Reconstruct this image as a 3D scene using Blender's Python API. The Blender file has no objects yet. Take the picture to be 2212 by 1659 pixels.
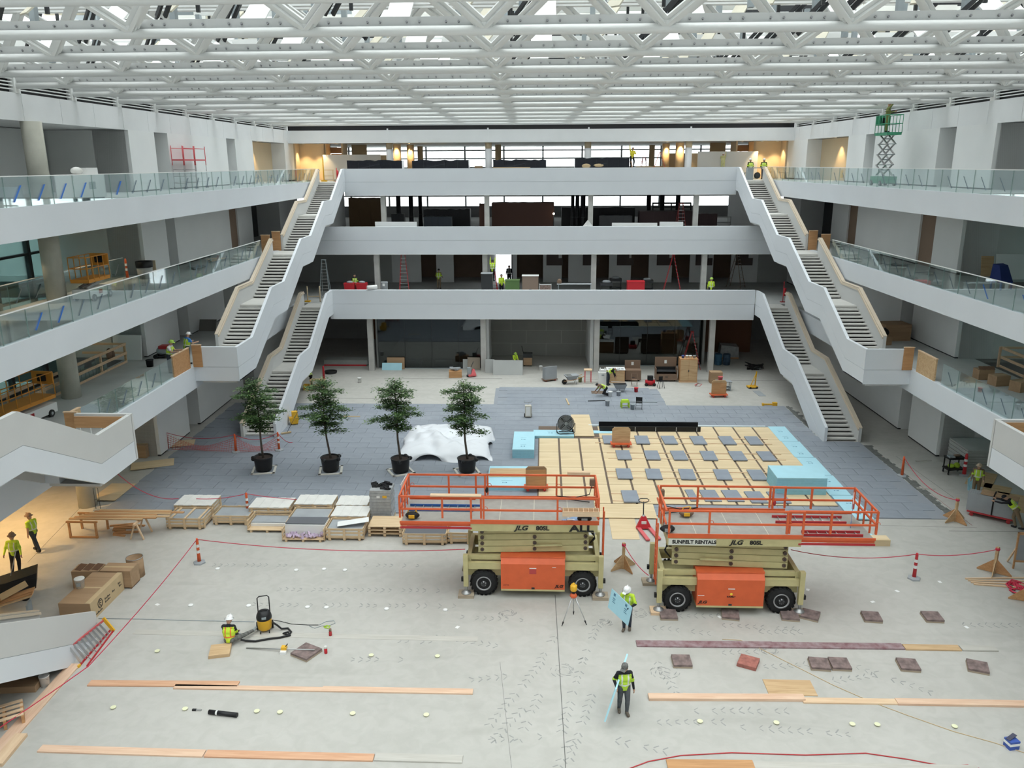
import bpy, bmesh, math, random
from mathutils import Vector, Matrix
random.seed(7)
scn = bpy.context.scene
COL = scn.collection
# ------------------------------------------------------------------ camera
F_PX, PITCH, YAW, ROLL, SK = 1770.8, .262454, .017275, -.0049068, .0213459
CX, CY, EYE = 1106.0, 829.5, 16.0
_cp, _sp, _c1, _s1 = math.cos(PITCH), math.sin(PITCH), math.cos(YAW), math.sin(YAW)
FW = Vector((-_s1*_cp, _c1*_cp, -_sp)); _r = Vector((_c1, _s1, 0)); _u = _r.cross(FW)
RT = math.cos(ROLL)*_r + math.sin(ROLL)*_u
UP = math.cos(ROLL)*_u - math.sin(ROLL)*_r
cam_d = bpy.data.cameras.new('camera'); cam = bpy.data.objects.new('camera', cam_d); COL.objects.link(cam)
cam_d.sensor_width = 36.0; cam_d.lens = F_PX/2212*36; cam_d.clip_end = 500
cam.matrix_world = Matrix(((RT.x, UP.x, -FW.x, 0), (RT.y, UP.y, -FW.y, 0), (RT.z, UP.z, -FW.z, EYE), (0, 0, 0, 1)))
scn.camera = cam
# ------------------------------------------------------------------ light
wd = bpy.data.worlds.new('overcast_sky'); scn.world = wd; wd.use_nodes = True
bg = wd.node_tree.nodes['Background']; bg.inputs[0].default_value = (.97, .985, 1.0, 1); bg.inputs[1].default_value = 2.6
sd = bpy.data.lights.new('overcast_sun', 'SUN'); sd.energy = 3.0; sd.angle = math.radians(80); sd.color = (1.0, .98, .95)
sun = bpy.data.objects.new('overcast_sun', sd); COL.objects.link(sun); sun.rotation_euler = (math.radians(12), math.radians(6), 0); sun.location = (0, 30, 60)
scn.view_settings.view_transform = 'Standard'; scn.view_settings.look = 'None'
scn.view_settings.exposure = 0.5; scn.view_settings.gamma = 1.0; scn.view_settings.use_curve_mapping = False

# ------------------------------------------------------------------ pixel -> place (building coordinates: x, y, z; y skewed a little)
def ray(px, py): return FW + (px-CX)/F_PX*RT - (py-CY)/F_PX*UP
def onz(px, py, z=0.0):
    d = ray(px, py); t = (z-EYE)/d.z; return (d.x*t, d.y*t + SK*d.x*t, z)
def ony(px, py, y):
    d = ray(px, py); t = y/(d.y + SK*d.x); return (d.x*t, y, d.z*t+EYE)
def onx(px, py, x):
    d = ray(px, py); t = x/d.x; return (x, d.y*t+SK*x, d.z*t+EYE)
def W(x, y, z): return Vector((x, y-SK*x, z))

# ------------------------------------------------------------------ materials
MATS = {}
def mat(name, rgb, rough=.6, metal=0.0, noise=0.0, scale=4.0, bump=0.0, alpha=None, emit=0.0, dark=None, detail=5.0, coat=0.0):
    if name in MATS: return MATS[name]
    m = bpy.data.materials.new(name); m.use_nodes = True; nt = m.node_tree; N = nt.nodes; L = nt.links
    b = N['Principled BSDF']; b.inputs['Base Color'].default_value = (*rgb, 1); b.inputs['Roughness'].default_value = rough; b.inputs['Metallic'].default_value = metal
    b.inputs['Specular IOR Level'].default_value = .35
    if coat: b.inputs['Coat Weight'].default_value = coat
    if noise or bump:
        tc = N.new('ShaderNodeTexCoord'); tx = N.new('ShaderNodeTexNoise'); tx.inputs['Scale'].default_value = scale; tx.inputs['Detail'].default_value = detail
        L.new(tc.outputs['Object'], tx.inputs['Vector'])
        if noise:
            rp = N.new('ShaderNodeValToRGB'); e = rp.color_ramp.elements; e[0].position = .3; e[1].position = .7
            d = dark or tuple(c*(1-noise) for c in rgb); e[0].color = (*d, 1); e[1].color = (*rgb, 1)
            L.new(tx.outputs['Fac'], rp.inputs[0]); L.new(rp.outputs[0], b.inputs['Base Color'])
        if bump:
            bp = N.new('ShaderNodeBump'); bp.inputs['Strength'].default_value = bump; bp.inputs['Distance'].default_value = .02
            L.new(tx.outputs['Fac'], bp.inputs['Height']); L.new(bp.outputs[0], b.inputs['Normal'])
    if emit: b.inputs['Emission Color'].default_value = (*rgb, 1); b.inputs['Emission Strength'].default_value = emit
    MATS[name] = m; return m
def glassmat(name, tint=(.86, .93, .92), refl=.08, rough=.02, fres=True):
    if name in MATS: return MATS[name]
    m = bpy.data.materials.new(name); m.use_nodes = True; nt = m.node_tree; N = nt.nodes; L = nt.links; N.clear()
    o = N.new('ShaderNodeOutputMaterial'); t = N.new('ShaderNodeBsdfTransparent'); g = N.new('ShaderNodeBsdfGlossy'); mx = N.new('ShaderNodeMixShader')
    t.inputs[0].default_value = (*tint, 1); g.inputs['Roughness'].default_value = rough; g.inputs[0].default_value = (.9, .95, .95, 1)
    lw = N.new('ShaderNodeLayerWeight'); lw.inputs[0].default_value = .25
    ml = N.new('ShaderNodeMath'); ml.operation = 'MULTIPLY_ADD'; ml.inputs[1].default_value = .5; ml.inputs[2].default_value = refl
    L.new(lw.outputs['Fresnel'], ml.inputs[0]); L.new(ml.outputs[0], mx.inputs[0])
    L.new(t.outputs[0], mx.inputs[1]); L.new(g.outputs[0], mx.inputs[2]); L.new(mx.outputs[0], o.inputs[0])
    MATS[name] = m; return m
def concrete_mat(name, base, dark, sc=.12):
    m = bpy.data.materials.new(name); m.use_nodes = True; nt = m.node_tree; N = nt.nodes; L = nt.links; b = N['Principled BSDF']
    tc = N.new('ShaderNodeTexCoord')
    def ns(scale, det, dist=0.0, stretch=None):
        t = N.new('ShaderNodeTexNoise'); t.inputs['Scale'].default_value = scale; t.inputs['Detail'].default_value = det; t.inputs['Distortion'].default_value = dist
        if stretch:
            mp = N.new('ShaderNodeMapping'); mp.inputs['Scale'].default_value = stretch; L.new(tc.outputs['Object'], mp.inputs[0]); L.new(mp.outputs[0], t.inputs['Vector'])
        else: L.new(tc.outputs['Object'], t.inputs['Vector'])
        return t
    def ramp(src, p0, p1, c0, c1):
        r = N.new('ShaderNodeValToRGB'); e = r.color_ramp.elements; e[0].position = p0; e[1].position = p1; e[0].color = (*c0, 1); e[1].color = (*c1, 1); L.new(src, r.inputs[0]); return r
    a = ramp(ns(sc, 6, .4).outputs['Fac'], .32, .68, dark, base)
    s = ramp(ns(2.2, 9, .8).outputs['Fac'], .36, .62, (.88, .88, .87), (1, 1, 1))
    st = ramp(ns(.35, 7, 1.2, (.35, 1.6, 1)).outputs['Fac'], .56, .72, (1, 1, 1), (.88, .88, .87))
    m1 = N.new('ShaderNodeMixRGB'); m1.blend_type = 'MULTIPLY'; m1.inputs[0].default_value = .6; L.new(a.outputs[0], m1.inputs[1]); L.new(s.outputs[0], m1.inputs[2])
    m2 = N.new('ShaderNodeMixRGB'); m2.blend_type = 'MULTIPLY'; m2.inputs[0].default_value = .7; L.new(m1.outputs[0], m2.inputs[1]); L.new(st.outputs[0], m2.inputs[2])
    L.new(m2.outputs[0], b.inputs['Base Color']); b.inputs['Roughness'].default_value = .62; b.inputs['Specular IOR Level'].default_value = .3
    MATS[name] = m; return m
def woodmat(name, c0, c1, sc=3.0, axis='X', rough=.65):
    if name in MATS: return MATS[name]
    m = bpy.data.materials.new(name); m.use_nodes = True; nt = m.node_tree; N = nt.nodes; L = nt.links; b = N['Principled BSDF']
    tc = N.new('ShaderNodeTexCoord'); mp = N.new('ShaderNodeMapping')
    s = {'X': (.25, 3, 3), 'Y': (3, .25, 3), 'Z': (3, 3, .25)}[axis]; mp.inputs['Scale'].default_value = s
    t = N.new('ShaderNodeTexNoise'); t.inputs['Scale'].default_value = sc; t.inputs['Detail'].default_value = 6; t.inputs['Distortion'].default_value = 1.0
    r = N.new('ShaderNodeValToRGB'); e = r.color_ramp.elements; e[0].position = .3; e[1].position = .7; e[0].color = (*c0, 1); e[1].color = (*c1, 1)
    L.new(tc.outputs['Object'], mp.inputs[0]); L.new(mp.outputs[0], t.inputs['Vector']); L.new(t.outputs['Fac'], r.inputs[0]); L.new(r.outputs[0], b.inputs['Base Color'])
    b.inputs['Roughness'].default_value = rough; b.inputs['Specular IOR Level'].default_value = .25
    MATS[name] = m; return m

white = mat('white_paint', (.70, .73, .77), .55, noise=.03, scale=.6)
beamw = mat('white_plaster', (.74, .75, .76), .7, noise=.05, scale=.8)
rawgrey = mat('primer_grey', (.60, .60, .59), .7, noise=.04, scale=.7)
dry = mat('drywall', (.76, .77, .77), .85, noise=.05, scale=.5); drymid = mat('drywall_side', (.66, .67, .66), .88, noise=.08, scale=.45)  # drymid: darker drywall copy, dimness of side walls and recesses in its colour
drydark = mat('drywall_grey_shade', (.42, .43, .42), .9, noise=.10, scale=.4)  # grey board tone; on far interior walls it carries their shade
drytan = mat('drywall_tan', (.62, .50, .34), .85, noise=.08, scale=.4)
steelw = mat('white_steel', (.80, .81, .80), .4)
steelg = mat('grey_steel', (.30, .34, .36), .5)
steeld = mat('dark_steel', (.035, .037, .04), .5)
black = mat('black_plastic', (.012, .012, .014), .45)
conc = concrete_mat('concrete_floor', (.49, .475, .445), (.43, .42, .39))
slabc = mat('slab_concrete', (.50, .51, .50), .8, noise=.15, scale=.6)
colc = mat('column_concrete', (.52, .51, .49), .8, noise=.18, scale=1.6, bump=.1)
brownp = mat('brown_board', (.26, .18, .13), .8, noise=.1, scale=1)
glass = glassmat('balustrade_glass', (.93, .965, .96), .025)
skyglass = glassmat('skylight_glass', (.93, .96, .96), .03)
teal = glassmat('window_glass', (.66, .84, .83), .08)
darkglass = glassmat('storefront_glass', (.42, .45, .46), .05)
ply = woodmat('plywood', (.46, .30, .16), (.62, .44, .26))
plyo = woodmat('plywood_orange', (.42, .22, .10), (.55, .31, .15))
pine = woodmat('pine', (.62, .42, .27), (.74, .56, .38))

# ------------------------------------------------------------------ mesh builder
class MB:
    def __init__(s, skew=False): s.v = []; s.f = []; s.m = []; s.sk = skew; s.mi = 0; s.smooth = []; s.T = None
    def P(s, p):
        p = Vector(p)
        if s.T is not None: p = s.T @ p
        if s.sk: p = W(*p)
        s.v.append(tuple(p)); return len(s.v)-1
    def F(s, idx, sm=False): s.f.append(tuple(idx)); s.m.append(s.mi); s.smooth.append(sm)
    def hexa(s, c):
        i = [s.P(p) for p in c]
        for q in ((0, 3, 2, 1), (4, 5, 6, 7), (0, 1, 5, 4), (1, 2, 6, 5), (2, 3, 7, 6), (3, 0, 4, 7)): s.F([i[k] for k in q])
        return s
    def box(s, x0, x1, y0, y1, z0, z1):
        return s.hexa([(x0, y0, z0), (x1, y0, z0), (x1, y1, z0), (x0, y1, z0), (x0, y0, z1), (x1, y0, z1), (x1, y1, z1), (x0, y1, z1)])
    def bar(s, a, b, w, h, up=(0, 0, 1)):
        a = Vector(a); b = Vector(b); d = (b-a).normalized(); u = Vector(up)
        if abs(d.dot(u)) > .98: u = Vector((0, 1, 0))
        sx = d.cross(u).normalized()*w/2; sz = sx.cross(d).normalized()*h/2
        return s.hexa([a-sx-sz, a+sx-sz, a+sx+sz, a-sx+sz, b-sx-sz, b+sx-sz, b+sx+sz, b-sx+sz])
    def cyl(s, a, b, r0, r1=None, n=12, cap=True, sm=True):
        a = Vector(a); b = Vector(b); r1 = r0 if r1 is None else r1; d = (b-a)
        if d.length < 1e-6: return s
        d.normalize(); t = Vector((0, 0, 1)) if abs(d.z) < .9 else Vector((1, 0, 0)); x = d.cross(t).normalized(); y = d.cross(x)
        A = []; B = []
        for k in range(n):
            an = 2*math.pi*k/n; o = x*math.cos(an)+y*math.sin(an); A.append(s.P(a+o*r0)); B.append(s.P(b+o*r1))
        for k in range(n): s.F((A[k], B[k], B[(k+1) % n], A[(k+1) % n]), sm)
        if cap:
            if r0 > 1e-5: s.F(A)
            if r1 > 1e-5: s.F(B[::-1])
        return s
    def tube(s, pts, r, n=8, closed=False):
        pts = [Vector(p) for p in pts]; rings = []; m = len(pts); prev = None
        for i in range(m):
            d = (pts[min(i+1, m-1)]-pts[max(i-1, 0)]) if not closed else (pts[(i+1) % m]-pts[i-1])
            d.normalize()
            if prev is None:
                t = Vector((0, 0, 1)) if abs(d.z) < .9 else Vector((1, 0, 0)); x = d.cross(t).normalized()
            else:
                x = (prev - d*prev.dot(d)); x = x.normalized() if x.length > 1e-6 else d.orthogonal().normalized()
            prev = x; y = d.cross(x); rr = r[i] if isinstance(r, (list, tuple)) else r
            rings.append([s.P(pts[i]+(x*math.cos(2*math.pi*k/n)+y*math.sin(2*math.pi*k/n))*rr) for k in range(n)])
        for i in range(m if closed else m-1):
            A = rings[i]; B = rings[(i+1) % m]
            for k in range(n): s.F((A[k], A[(k+1) % n], B[(k+1) % n], B[k]), True)
        if not closed: s.F(rings[0][::-1]); s.F(rings[-1])
        return s
    def lathe(s, prof, n=16, c=(0, 0, 0), sm=True, capb=True, capt=True):
        R = []
        for r, z in prof: R.append([s.P((c[0]+r*math.cos(2*math.pi*k/n), c[1]+r*math.sin(2*math.pi*k/n), c[2]+z)) for k in range(n)])
        for i in range(len(R)-1):
            for k in range(n): s.F((R[i][k], R[i][(k+1) % n], R[i+1][(k+1) % n], R[i+1][k]), sm)
        if capb: s.F(R[0][::-1])
        if capt: s.F(R[-1])
        return s
    def prism(s, poly, axis, a, b):
        """poly: list of 2-D points; axis 'x': (y,z), 'y': (x,z), 'z': (x,y)"""
        def mk(p, t): return {'x': (t, p[0], p[1]), 'y': (p[0], t, p[1]), 'z': (p[0], p[1], t)}[axis]
        A = [s.P(mk(p, a)) for p in poly]; B = [s.P(mk(p, b)) for p in poly]; n = len(poly)
        s.F(A[::-1]); s.F(B)
        for k in range(n): s.F((A[k], A[(k+1) % n], B[(k+1) % n], B[k]))
        return s
    def ball(s, c, r, n=10, m=7, sc=(1, 1, 1)):
        c = Vector(c); rings = []
        top = s.P(c+Vector((0, 0, r*sc[2]))); bot = s.P(c-Vector((0, 0, r*sc[2])))
        for j in range(1, m):
            th = math.pi*j/m
            rings.append([s.P(c+Vector((r*sc[0]*math.sin(th)*math.cos(2*math.pi*k/n), r*sc[1]*math.sin(th)*math.sin(2*math.pi*k/n), r*sc[2]*math.cos(th)))) for k in range(n)])
        for k in range(n): s.F((top, rings[0][k], rings[0][(k+1) % n]), True); s.F((bot, rings[-1][(k+1) % n], rings[-1][k]), True)
        for j in range(m-2):
            for k in range(n): s.F((rings[j][k], rings[j+1][k], rings[j+1][(k+1) % n], rings[j][(k+1) % n]), True)
        return s
    def mesh(s, name, *mats):
        me = bpy.data.meshes.new(name); me.from_pydata(s.v, [], s.f)
        for m in mats: me.materials.append(m)
        if len(mats) > 1: me.polygons.foreach_set('material_index', s.m)
        me.polygons.foreach_set('use_smooth', s.smooth)
        me.update()
        b = bmesh.new(); b.from_mesh(me); bmesh.ops.recalc_face_normals(b, faces=b.faces); b.to_mesh(me); b.free()
        return me
    def build(s, name, mats, parent=None, kind=None, loc=None, rot=None):
        mats = mats if isinstance(mats, (list, tuple)) else (mats,)
        o = bpy.data.objects.new(name, s.mesh(name, *mats)); COL.objects.link(o)
        if parent is not None: o.parent = parent
        if kind: o['kind'] = kind
        if loc is not None: o.location = loc
        if rot is not None: o.rotation_euler = rot
        return o
def inst(name, me, parent=None, loc=(0, 0, 0), rot=(0, 0, 0), sc=None):
    o = bpy.data.objects.new(name, me); COL.objects.link(o); o.location = loc; o.rotation_euler = rot
    if parent is not None: o.parent = parent
    if sc: o.scale = sc
    return o
def tag(o, label, cat, group=None):
    o['label'] = label; o['category'] = cat
    if group: o['group'] = group
    return o
def thing(name, label, cat, pos=(0, 0, 0), rz=0.0, group=None, skew=True):
    o = bpy.data.objects.new(name, None); COL.objects.link(o); o.empty_display_size = .1
    o.location = W(*pos); o.rotation_euler = (0, 0, rz-math.atan(SK) if skew else rz)
    return tag(o, label, cat, group)
def struct(name): 
    o = bpy.data.objects.new(name, None); COL.objects.link(o); o['kind'] = 'structure'; o.empty_display_size = .1; return o
def dup(root, label=None, pos=None, rz=None, group=None):
    def rec(o, par):
        c = o.copy(); COL.objects.link(c); c.parent = par
        for ch in list(o.children): rec(ch, c)
        return c
    r = rec(root, None)
    if pos is not None: r.location = W(*pos)
    if rz is not None: r.rotation_euler = (0, 0, rz-math.atan(SK))
    if label: r['label'] = label
    if group: r['group'] = group
    return r
XM = 1.125
def XS(s, d): return XM + s*d
# ================================================================== BUILDING
# levels: floor heights, balcony fascia bottoms, stepped-back far edges
Z2, Z3, Z4 = 5.48, 9.98, 14.58
EDGE = 19.03; WALL = 22.55
# ---- ground floor slab
fl = MB(True).box(-34, 36, -6, 104, -.3, 0).build('floor', conc, kind='structure')
# ---- far terraces (slab, fascia, parapet)
for nm, yf, zb, zf, zp in (('second', 63.05, 4.3, Z2, 6.56), ('third', 67.4, 8.87, Z3, 11.09), ('fourth', 71.9, 13.42, 14.54, 15.65)):
    o = struct('floor_'+nm+'_far')
    MB(True).box(-34, 36, yf+.26, 104, zf-.32, zf-.0).build('slab', slabc, o)
    dE = {'second': 16.45, 'third': 19.0, 'fourth': 16.7}[nm]
    MB(True).box(XS(-1, dE), XS(1, dE), yf, yf+.26, zb, zf-.008).build('fascia_panel', white, o)
    MB(True).box(XS(-1, dE), XS(1, dE), yf, yf+.26, zf+.008, zp).build('parapet_panel', white, o)
    MB(True).box(XS(-1, dE), XS(1, dE), yf+.03, yf+.26, zf-.008, zf+.008).build('shadow_joint', steelg, o)
    MB(True).box(XS(-1, dE), XS(1, dE), yf-.012, yf+.3, zb-.03, zb).build('drip_edge', steelw, o)
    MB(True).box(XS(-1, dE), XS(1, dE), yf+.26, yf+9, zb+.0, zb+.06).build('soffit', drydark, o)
o = struct('wall_roof_far')
MB(True).box(XS(-1, WALL), XS(1, WALL), 76.2, 76.5, 17.86, 18.96).build('beam', beamw, o)
for x in (-12.35, -3.35, 5.6, 14.6): MB(True).box(x-.07, x+.07, 76.17, 76.2, 17.87, 19.1).build('seam_cover', beamw, o)
MB(True).box(XS(-1, WALL), XS(1, WALL), 76.5, 76.6, 18.96, 19.5).build('dark_backing', black, o)
MB(True).box(XS(-1, WALL), XS(1, WALL), 76.5, 104, 17.95, 18.1).build('ceiling_panel', mat('ceiling_white', (.82, .82, .80), .8), o)
# ---- side galleries, roof beams, louvres
louv = MB(True); 
for s, side in ((-1, 'left'), (1, 'right')):
    a, b = sorted((XS(s, EDGE), XS(s, EDGE+.25)))
    for nm, zb, zf in (('second', 4.3, Z2+.02), ('third', 8.87, Z3+.02), ('fourth', 13.42, Z4+.02)):
        o = struct('floor_%s_%s' % (nm, side))
        yend = {'second': 63.4, 'third': 67.6, 'fourth': 72.1}[nm]
        deep = XS(s, 27.3) if nm == 'fourth' else XS(s, 23.6)
        c, d = sorted((XS(s, EDGE+.25), deep))
        MB(True).box(c, d, -6, yend, zf-.34, zf).build('slab', slabc, o)
        if nm != 'fourth':
            c, d = sorted((XS(s, 23.6), XS(s, 32))); MB(True).box(c, d, 45.5, yend, zf-.34, zf).build('slab', slabc, o)
        MB(True).box(a, b, -6, yend, zb, zf).build('fascia_panel', white, o)
        c, d = sorted((XS(s, EDGE+.25), XS(s, 23.6)))
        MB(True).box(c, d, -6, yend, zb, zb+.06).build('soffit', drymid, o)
    # roof beam with seams
    o = struct('wall_roof_%s' % side)
    a, b = sorted((XS(s, WALL), XS(s, WALL+.4)))
    y = -6.0; k = 0
    while y < 76:
        y2 = min(y+3.0, 76.3)
        MB(True).box(a, b, y+.012, y2-.012, 17.86, 18.98).build('panel', beamw, o); y = y2; k += 1
    MB(True).box(min(a, b)+.03*s, max(a, b)+.03*s, -6, 76.3, 17.88, 18.96).build('panel_backing', steelw, o)
    c, d = sorted((XS(s, WALL+.24), XS(s, WALL+.4)))
    MB(True).box(c, d, -6, 76.3, 18.9, 21.6).build('dark_backing', black, o)
    for kk in range(6):
        z = 19.1+kk*.14
        c, d = sorted((XS(s, WALL+.05), XS(s, WALL+.2)))
        MB(True).box(c, d, -6, 76.3, z, z+.045).build('louvre_slat', steelw, o)
    for i in range(-5, 13):
        y = 22.33+4.49*i
        c, d = sorted((XS(s, WALL-.02), XS(s, WALL+.3)))
        MB(True).box(c, d, y-.2, y+.2, 18.97, 19.75).build('beam_bearing', steelw, o)
    c, d = sorted((XS(s, WALL-.1), XS(s, WALL+.5)))
    MB(True).box(c, d, -6, 76.3, 19.95, 21.8).build('upper_panel', steelw, o)
# ---- columns of the far terraces
for (y, z0, z1, lvl) in ((63.4, 0, 4.32, 'ground'), (67.7, Z2, 8.9, 'second'), (72.2, Z3, 13.45, 'third')):
    for x in (-12.35, -3.35, 5.6, 14.6):
        t = thing('column', 'square pale concrete column carrying the %s balcony edge' % {'ground': 'lowest', 'second': 'middle', 'third': 'uppermost'}[lvl], 'column', (x, y+.22, z0), 0, 'columns of the %s storey' % lvl)
        MB().box(-.21, .21, -.21, .21, 0, z1-z0).build('shaft', colc, t)
        MB().box(-.23, .23, -.23, .23, 0, .05).build('base_plate', colc, t)
for x in (-12.35, -3.35, 5.6, 14.6):
    t = thing('column', 'round column wrapped in white sheet with a bare tan top', 'column', (x, 76.9, Z4), 0, 'wrapped columns of the top storey')
    MB().cyl((0, 0, 0), (0, 0, 2.75), .31, n=20).build('wrap', mat('white_wrap', (.8, .8, .82), .6), t)
    MB().cyl((0, 0, 2.75), (0, 0, 3.35), .30, n=20).build('bare_top', drytan, t)
# round columns beside the galleries
for s, z0, z1, w in ((-1, 0, 4.3, 'lobby floor'), (-1, Z2+.02, 8.9, 'second gallery'), (-1, Z3+.02, 13.4, 'third gallery'), (-1, Z4+.02, 17.86, 'top gallery'), (1, 0, 4.3, None), (1, Z2+.02, 8.9, None), (1, Z3+.02, 13.4, None)):
    if s == 1: continue
    t = thing('round_column', 'thick round plastered column standing on the %s' % w, 'column', (-21.35, 36.3, z0))
    MB().cyl((0, 0, 0), (0, 0, z1-z0), .42, n=24).build('shaft', mat('column_plaster', (.55, .54, .47), .8, noise=.22, scale=1.1), t)
# ---- side walls by storey: (kind, y0, y1) segments at wall depth
def wall_run(name, s, depth, z0, z1, segs, ret):
    o = struct(name)
    for kind, y0, y1 in segs:
        if kind == 'v': continue
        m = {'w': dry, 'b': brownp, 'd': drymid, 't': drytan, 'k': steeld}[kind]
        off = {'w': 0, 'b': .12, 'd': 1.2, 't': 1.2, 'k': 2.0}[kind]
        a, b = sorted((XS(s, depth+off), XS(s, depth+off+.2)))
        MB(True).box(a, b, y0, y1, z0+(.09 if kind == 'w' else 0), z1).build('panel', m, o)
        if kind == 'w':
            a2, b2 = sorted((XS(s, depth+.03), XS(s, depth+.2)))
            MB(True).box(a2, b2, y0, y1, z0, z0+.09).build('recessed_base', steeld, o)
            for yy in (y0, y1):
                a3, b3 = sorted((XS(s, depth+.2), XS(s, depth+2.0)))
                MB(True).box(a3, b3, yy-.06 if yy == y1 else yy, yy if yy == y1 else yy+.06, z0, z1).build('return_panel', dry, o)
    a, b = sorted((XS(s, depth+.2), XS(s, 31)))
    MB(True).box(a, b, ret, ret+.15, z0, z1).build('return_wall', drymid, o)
    return o
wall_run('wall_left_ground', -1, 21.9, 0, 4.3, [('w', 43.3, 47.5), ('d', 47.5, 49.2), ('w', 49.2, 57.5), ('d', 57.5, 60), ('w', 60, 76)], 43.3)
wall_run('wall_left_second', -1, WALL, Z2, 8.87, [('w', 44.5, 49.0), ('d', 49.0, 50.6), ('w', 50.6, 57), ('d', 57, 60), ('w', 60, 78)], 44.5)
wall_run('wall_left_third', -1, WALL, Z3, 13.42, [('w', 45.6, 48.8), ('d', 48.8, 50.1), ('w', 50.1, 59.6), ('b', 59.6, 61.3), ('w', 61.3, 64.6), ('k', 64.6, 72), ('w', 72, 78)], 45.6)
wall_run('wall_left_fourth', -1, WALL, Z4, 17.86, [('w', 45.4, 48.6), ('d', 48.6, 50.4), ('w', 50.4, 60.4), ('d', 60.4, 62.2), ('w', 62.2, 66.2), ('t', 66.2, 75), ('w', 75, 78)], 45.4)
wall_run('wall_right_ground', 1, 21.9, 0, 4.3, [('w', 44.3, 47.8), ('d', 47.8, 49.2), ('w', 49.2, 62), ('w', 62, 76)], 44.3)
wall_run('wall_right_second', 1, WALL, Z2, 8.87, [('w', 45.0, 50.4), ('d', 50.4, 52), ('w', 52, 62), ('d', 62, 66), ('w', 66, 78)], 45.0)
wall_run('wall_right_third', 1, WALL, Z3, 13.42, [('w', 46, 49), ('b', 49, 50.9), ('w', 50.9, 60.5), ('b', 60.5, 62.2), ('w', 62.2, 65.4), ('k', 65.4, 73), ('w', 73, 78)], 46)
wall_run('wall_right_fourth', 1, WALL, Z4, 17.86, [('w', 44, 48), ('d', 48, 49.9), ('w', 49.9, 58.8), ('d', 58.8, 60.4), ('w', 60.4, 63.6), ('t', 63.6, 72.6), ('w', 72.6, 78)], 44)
# near part: outer walls
o = struct('wall_left_lobby')
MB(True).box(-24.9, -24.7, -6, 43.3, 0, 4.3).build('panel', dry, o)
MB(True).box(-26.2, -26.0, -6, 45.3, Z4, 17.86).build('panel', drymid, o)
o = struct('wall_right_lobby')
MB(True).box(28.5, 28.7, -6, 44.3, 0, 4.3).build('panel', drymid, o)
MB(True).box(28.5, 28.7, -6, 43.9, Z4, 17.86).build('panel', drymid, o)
o = struct('wall_near')
MB(True).box(-34, 36, -6.4, -6, 0, 24).build('panel', dry, o)
# curtain walls at the outer sides, storeys two and three
for s, side, xw in ((-1, 'left', -26.4), (1, 'right', 28.65)):
    o = struct('window_'+('1' if s < 0 else '2'))
    a, b = sorted((xw, xw+.05*s))
    for k in range(17):
        MB(True).box(a, b, -6+k*3.05, -6+k*3.05+3.0, Z2-1, 13.4).build('pane', teal, o)
        MB(True).box(min(a, b)-.1, max(a, b)+.1, -6+k*3.05-.12, -6+k*3.05+.12, Z2-1, 13.4).build('mullion', steeld, o)
    for z in (4.6, 6.2, 7.6, 9.2, 10.0, 11.5, 12.6): MB(True).box(min(a, b)-.08, max(a, b)+.08, -6, 45.5, z-.06, z+.06).build('transom', steeld, o)
    MB(True).box(min(a, b)-.1, max(a, b)+.1, -6, 45.5, 0, Z2-1).build('spandrel', drydark, o)
    MB(True).box(*sorted((xw, xw-4*s)), -6, 45.5, 13.3, 13.42).build('soffit', drydark, o)
# ---- interiors behind the far terraces
o = struct('wall_far_ground')
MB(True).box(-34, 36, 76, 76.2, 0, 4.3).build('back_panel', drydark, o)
MB(True).box(-3.2, -2.95, 64.2, 69, 0, 4.3).build('side_panel', dry, o); MB(True).box(5.15, 5.4, 64.2, 69, 0, 4.3).build('side_panel', dry, o)
bd = mat('board_grey', (.33, .33, .31), .85, noise=.08, scale=.7)
rnd = random.Random(3)
for r in range(4):
    x = -2.95 - (0 if r % 2 else 1.3)
    while x < 5.15:
        x0 = max(x, -2.95); x1 = min(x+3.0, 5.15)
        if x1-x0 > .1: MB(True).box(x0+.012, x1-.012, 68.98, 69.0, r*1.1+.012, (r+1)*1.1-.012).build('board', bd, o)
        x += 3.0
MB(True).box(-2.95, 5.15, 69.0, 69.2, 0, 4.4).build('joint_compound', mat('joint_white', (.62, .62, .60), .9), o)
MB(True).box(-14.6, -13.0, 75.7, 75.9, 0, 4.3).build('door_leaf', mat('rust_door', (.30, .12, .05), .7), o)
MB(True).box(15.4, 19.6, 70.7, 70.9, 0, 4.3).build('brown_panel', mat('rust_panel', (.16, .07, .04), .7), o)
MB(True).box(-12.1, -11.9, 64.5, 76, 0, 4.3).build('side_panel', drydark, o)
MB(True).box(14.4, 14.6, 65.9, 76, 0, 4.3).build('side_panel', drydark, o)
o = struct('window_3')
for k in range(4):
    MB(True).box(-11.9+k*2.18, -11.9+(k+1)*2.18-.02, 64.25, 64.29, .05, 4.2).build('pane', darkglass, o)
MB(True).box(-11.9, -3.2, 64.2, 64.34, 0, .05).build('sill', steelg, o)
for k in range(4):
    MB(True).box(-11.9+k*2.18-.02, -11.9+k*2.18+.005, 64.23, 64.31, .05, 4.2).build('pane_joint', steeld, o)
o = struct('window_4')
for k in range(4):
    MB(True).box(5.45+k*2.2, 5.45+(k+1)*2.2-.02, 65.5, 65.54, .05, 4.2).build('pane', darkglass, o)
    MB(True).box(5.45+k*2.2-.02, 5.45+k*2.2+.005, 65.48, 65.56, .05, 4.2).build('pane_joint', steeld, o)
MB(True).box(5.45, 14.3, 65.45, 65.6, 0, .05).build('sill', steelg, o)
o = struct('wall_far_second')
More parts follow.
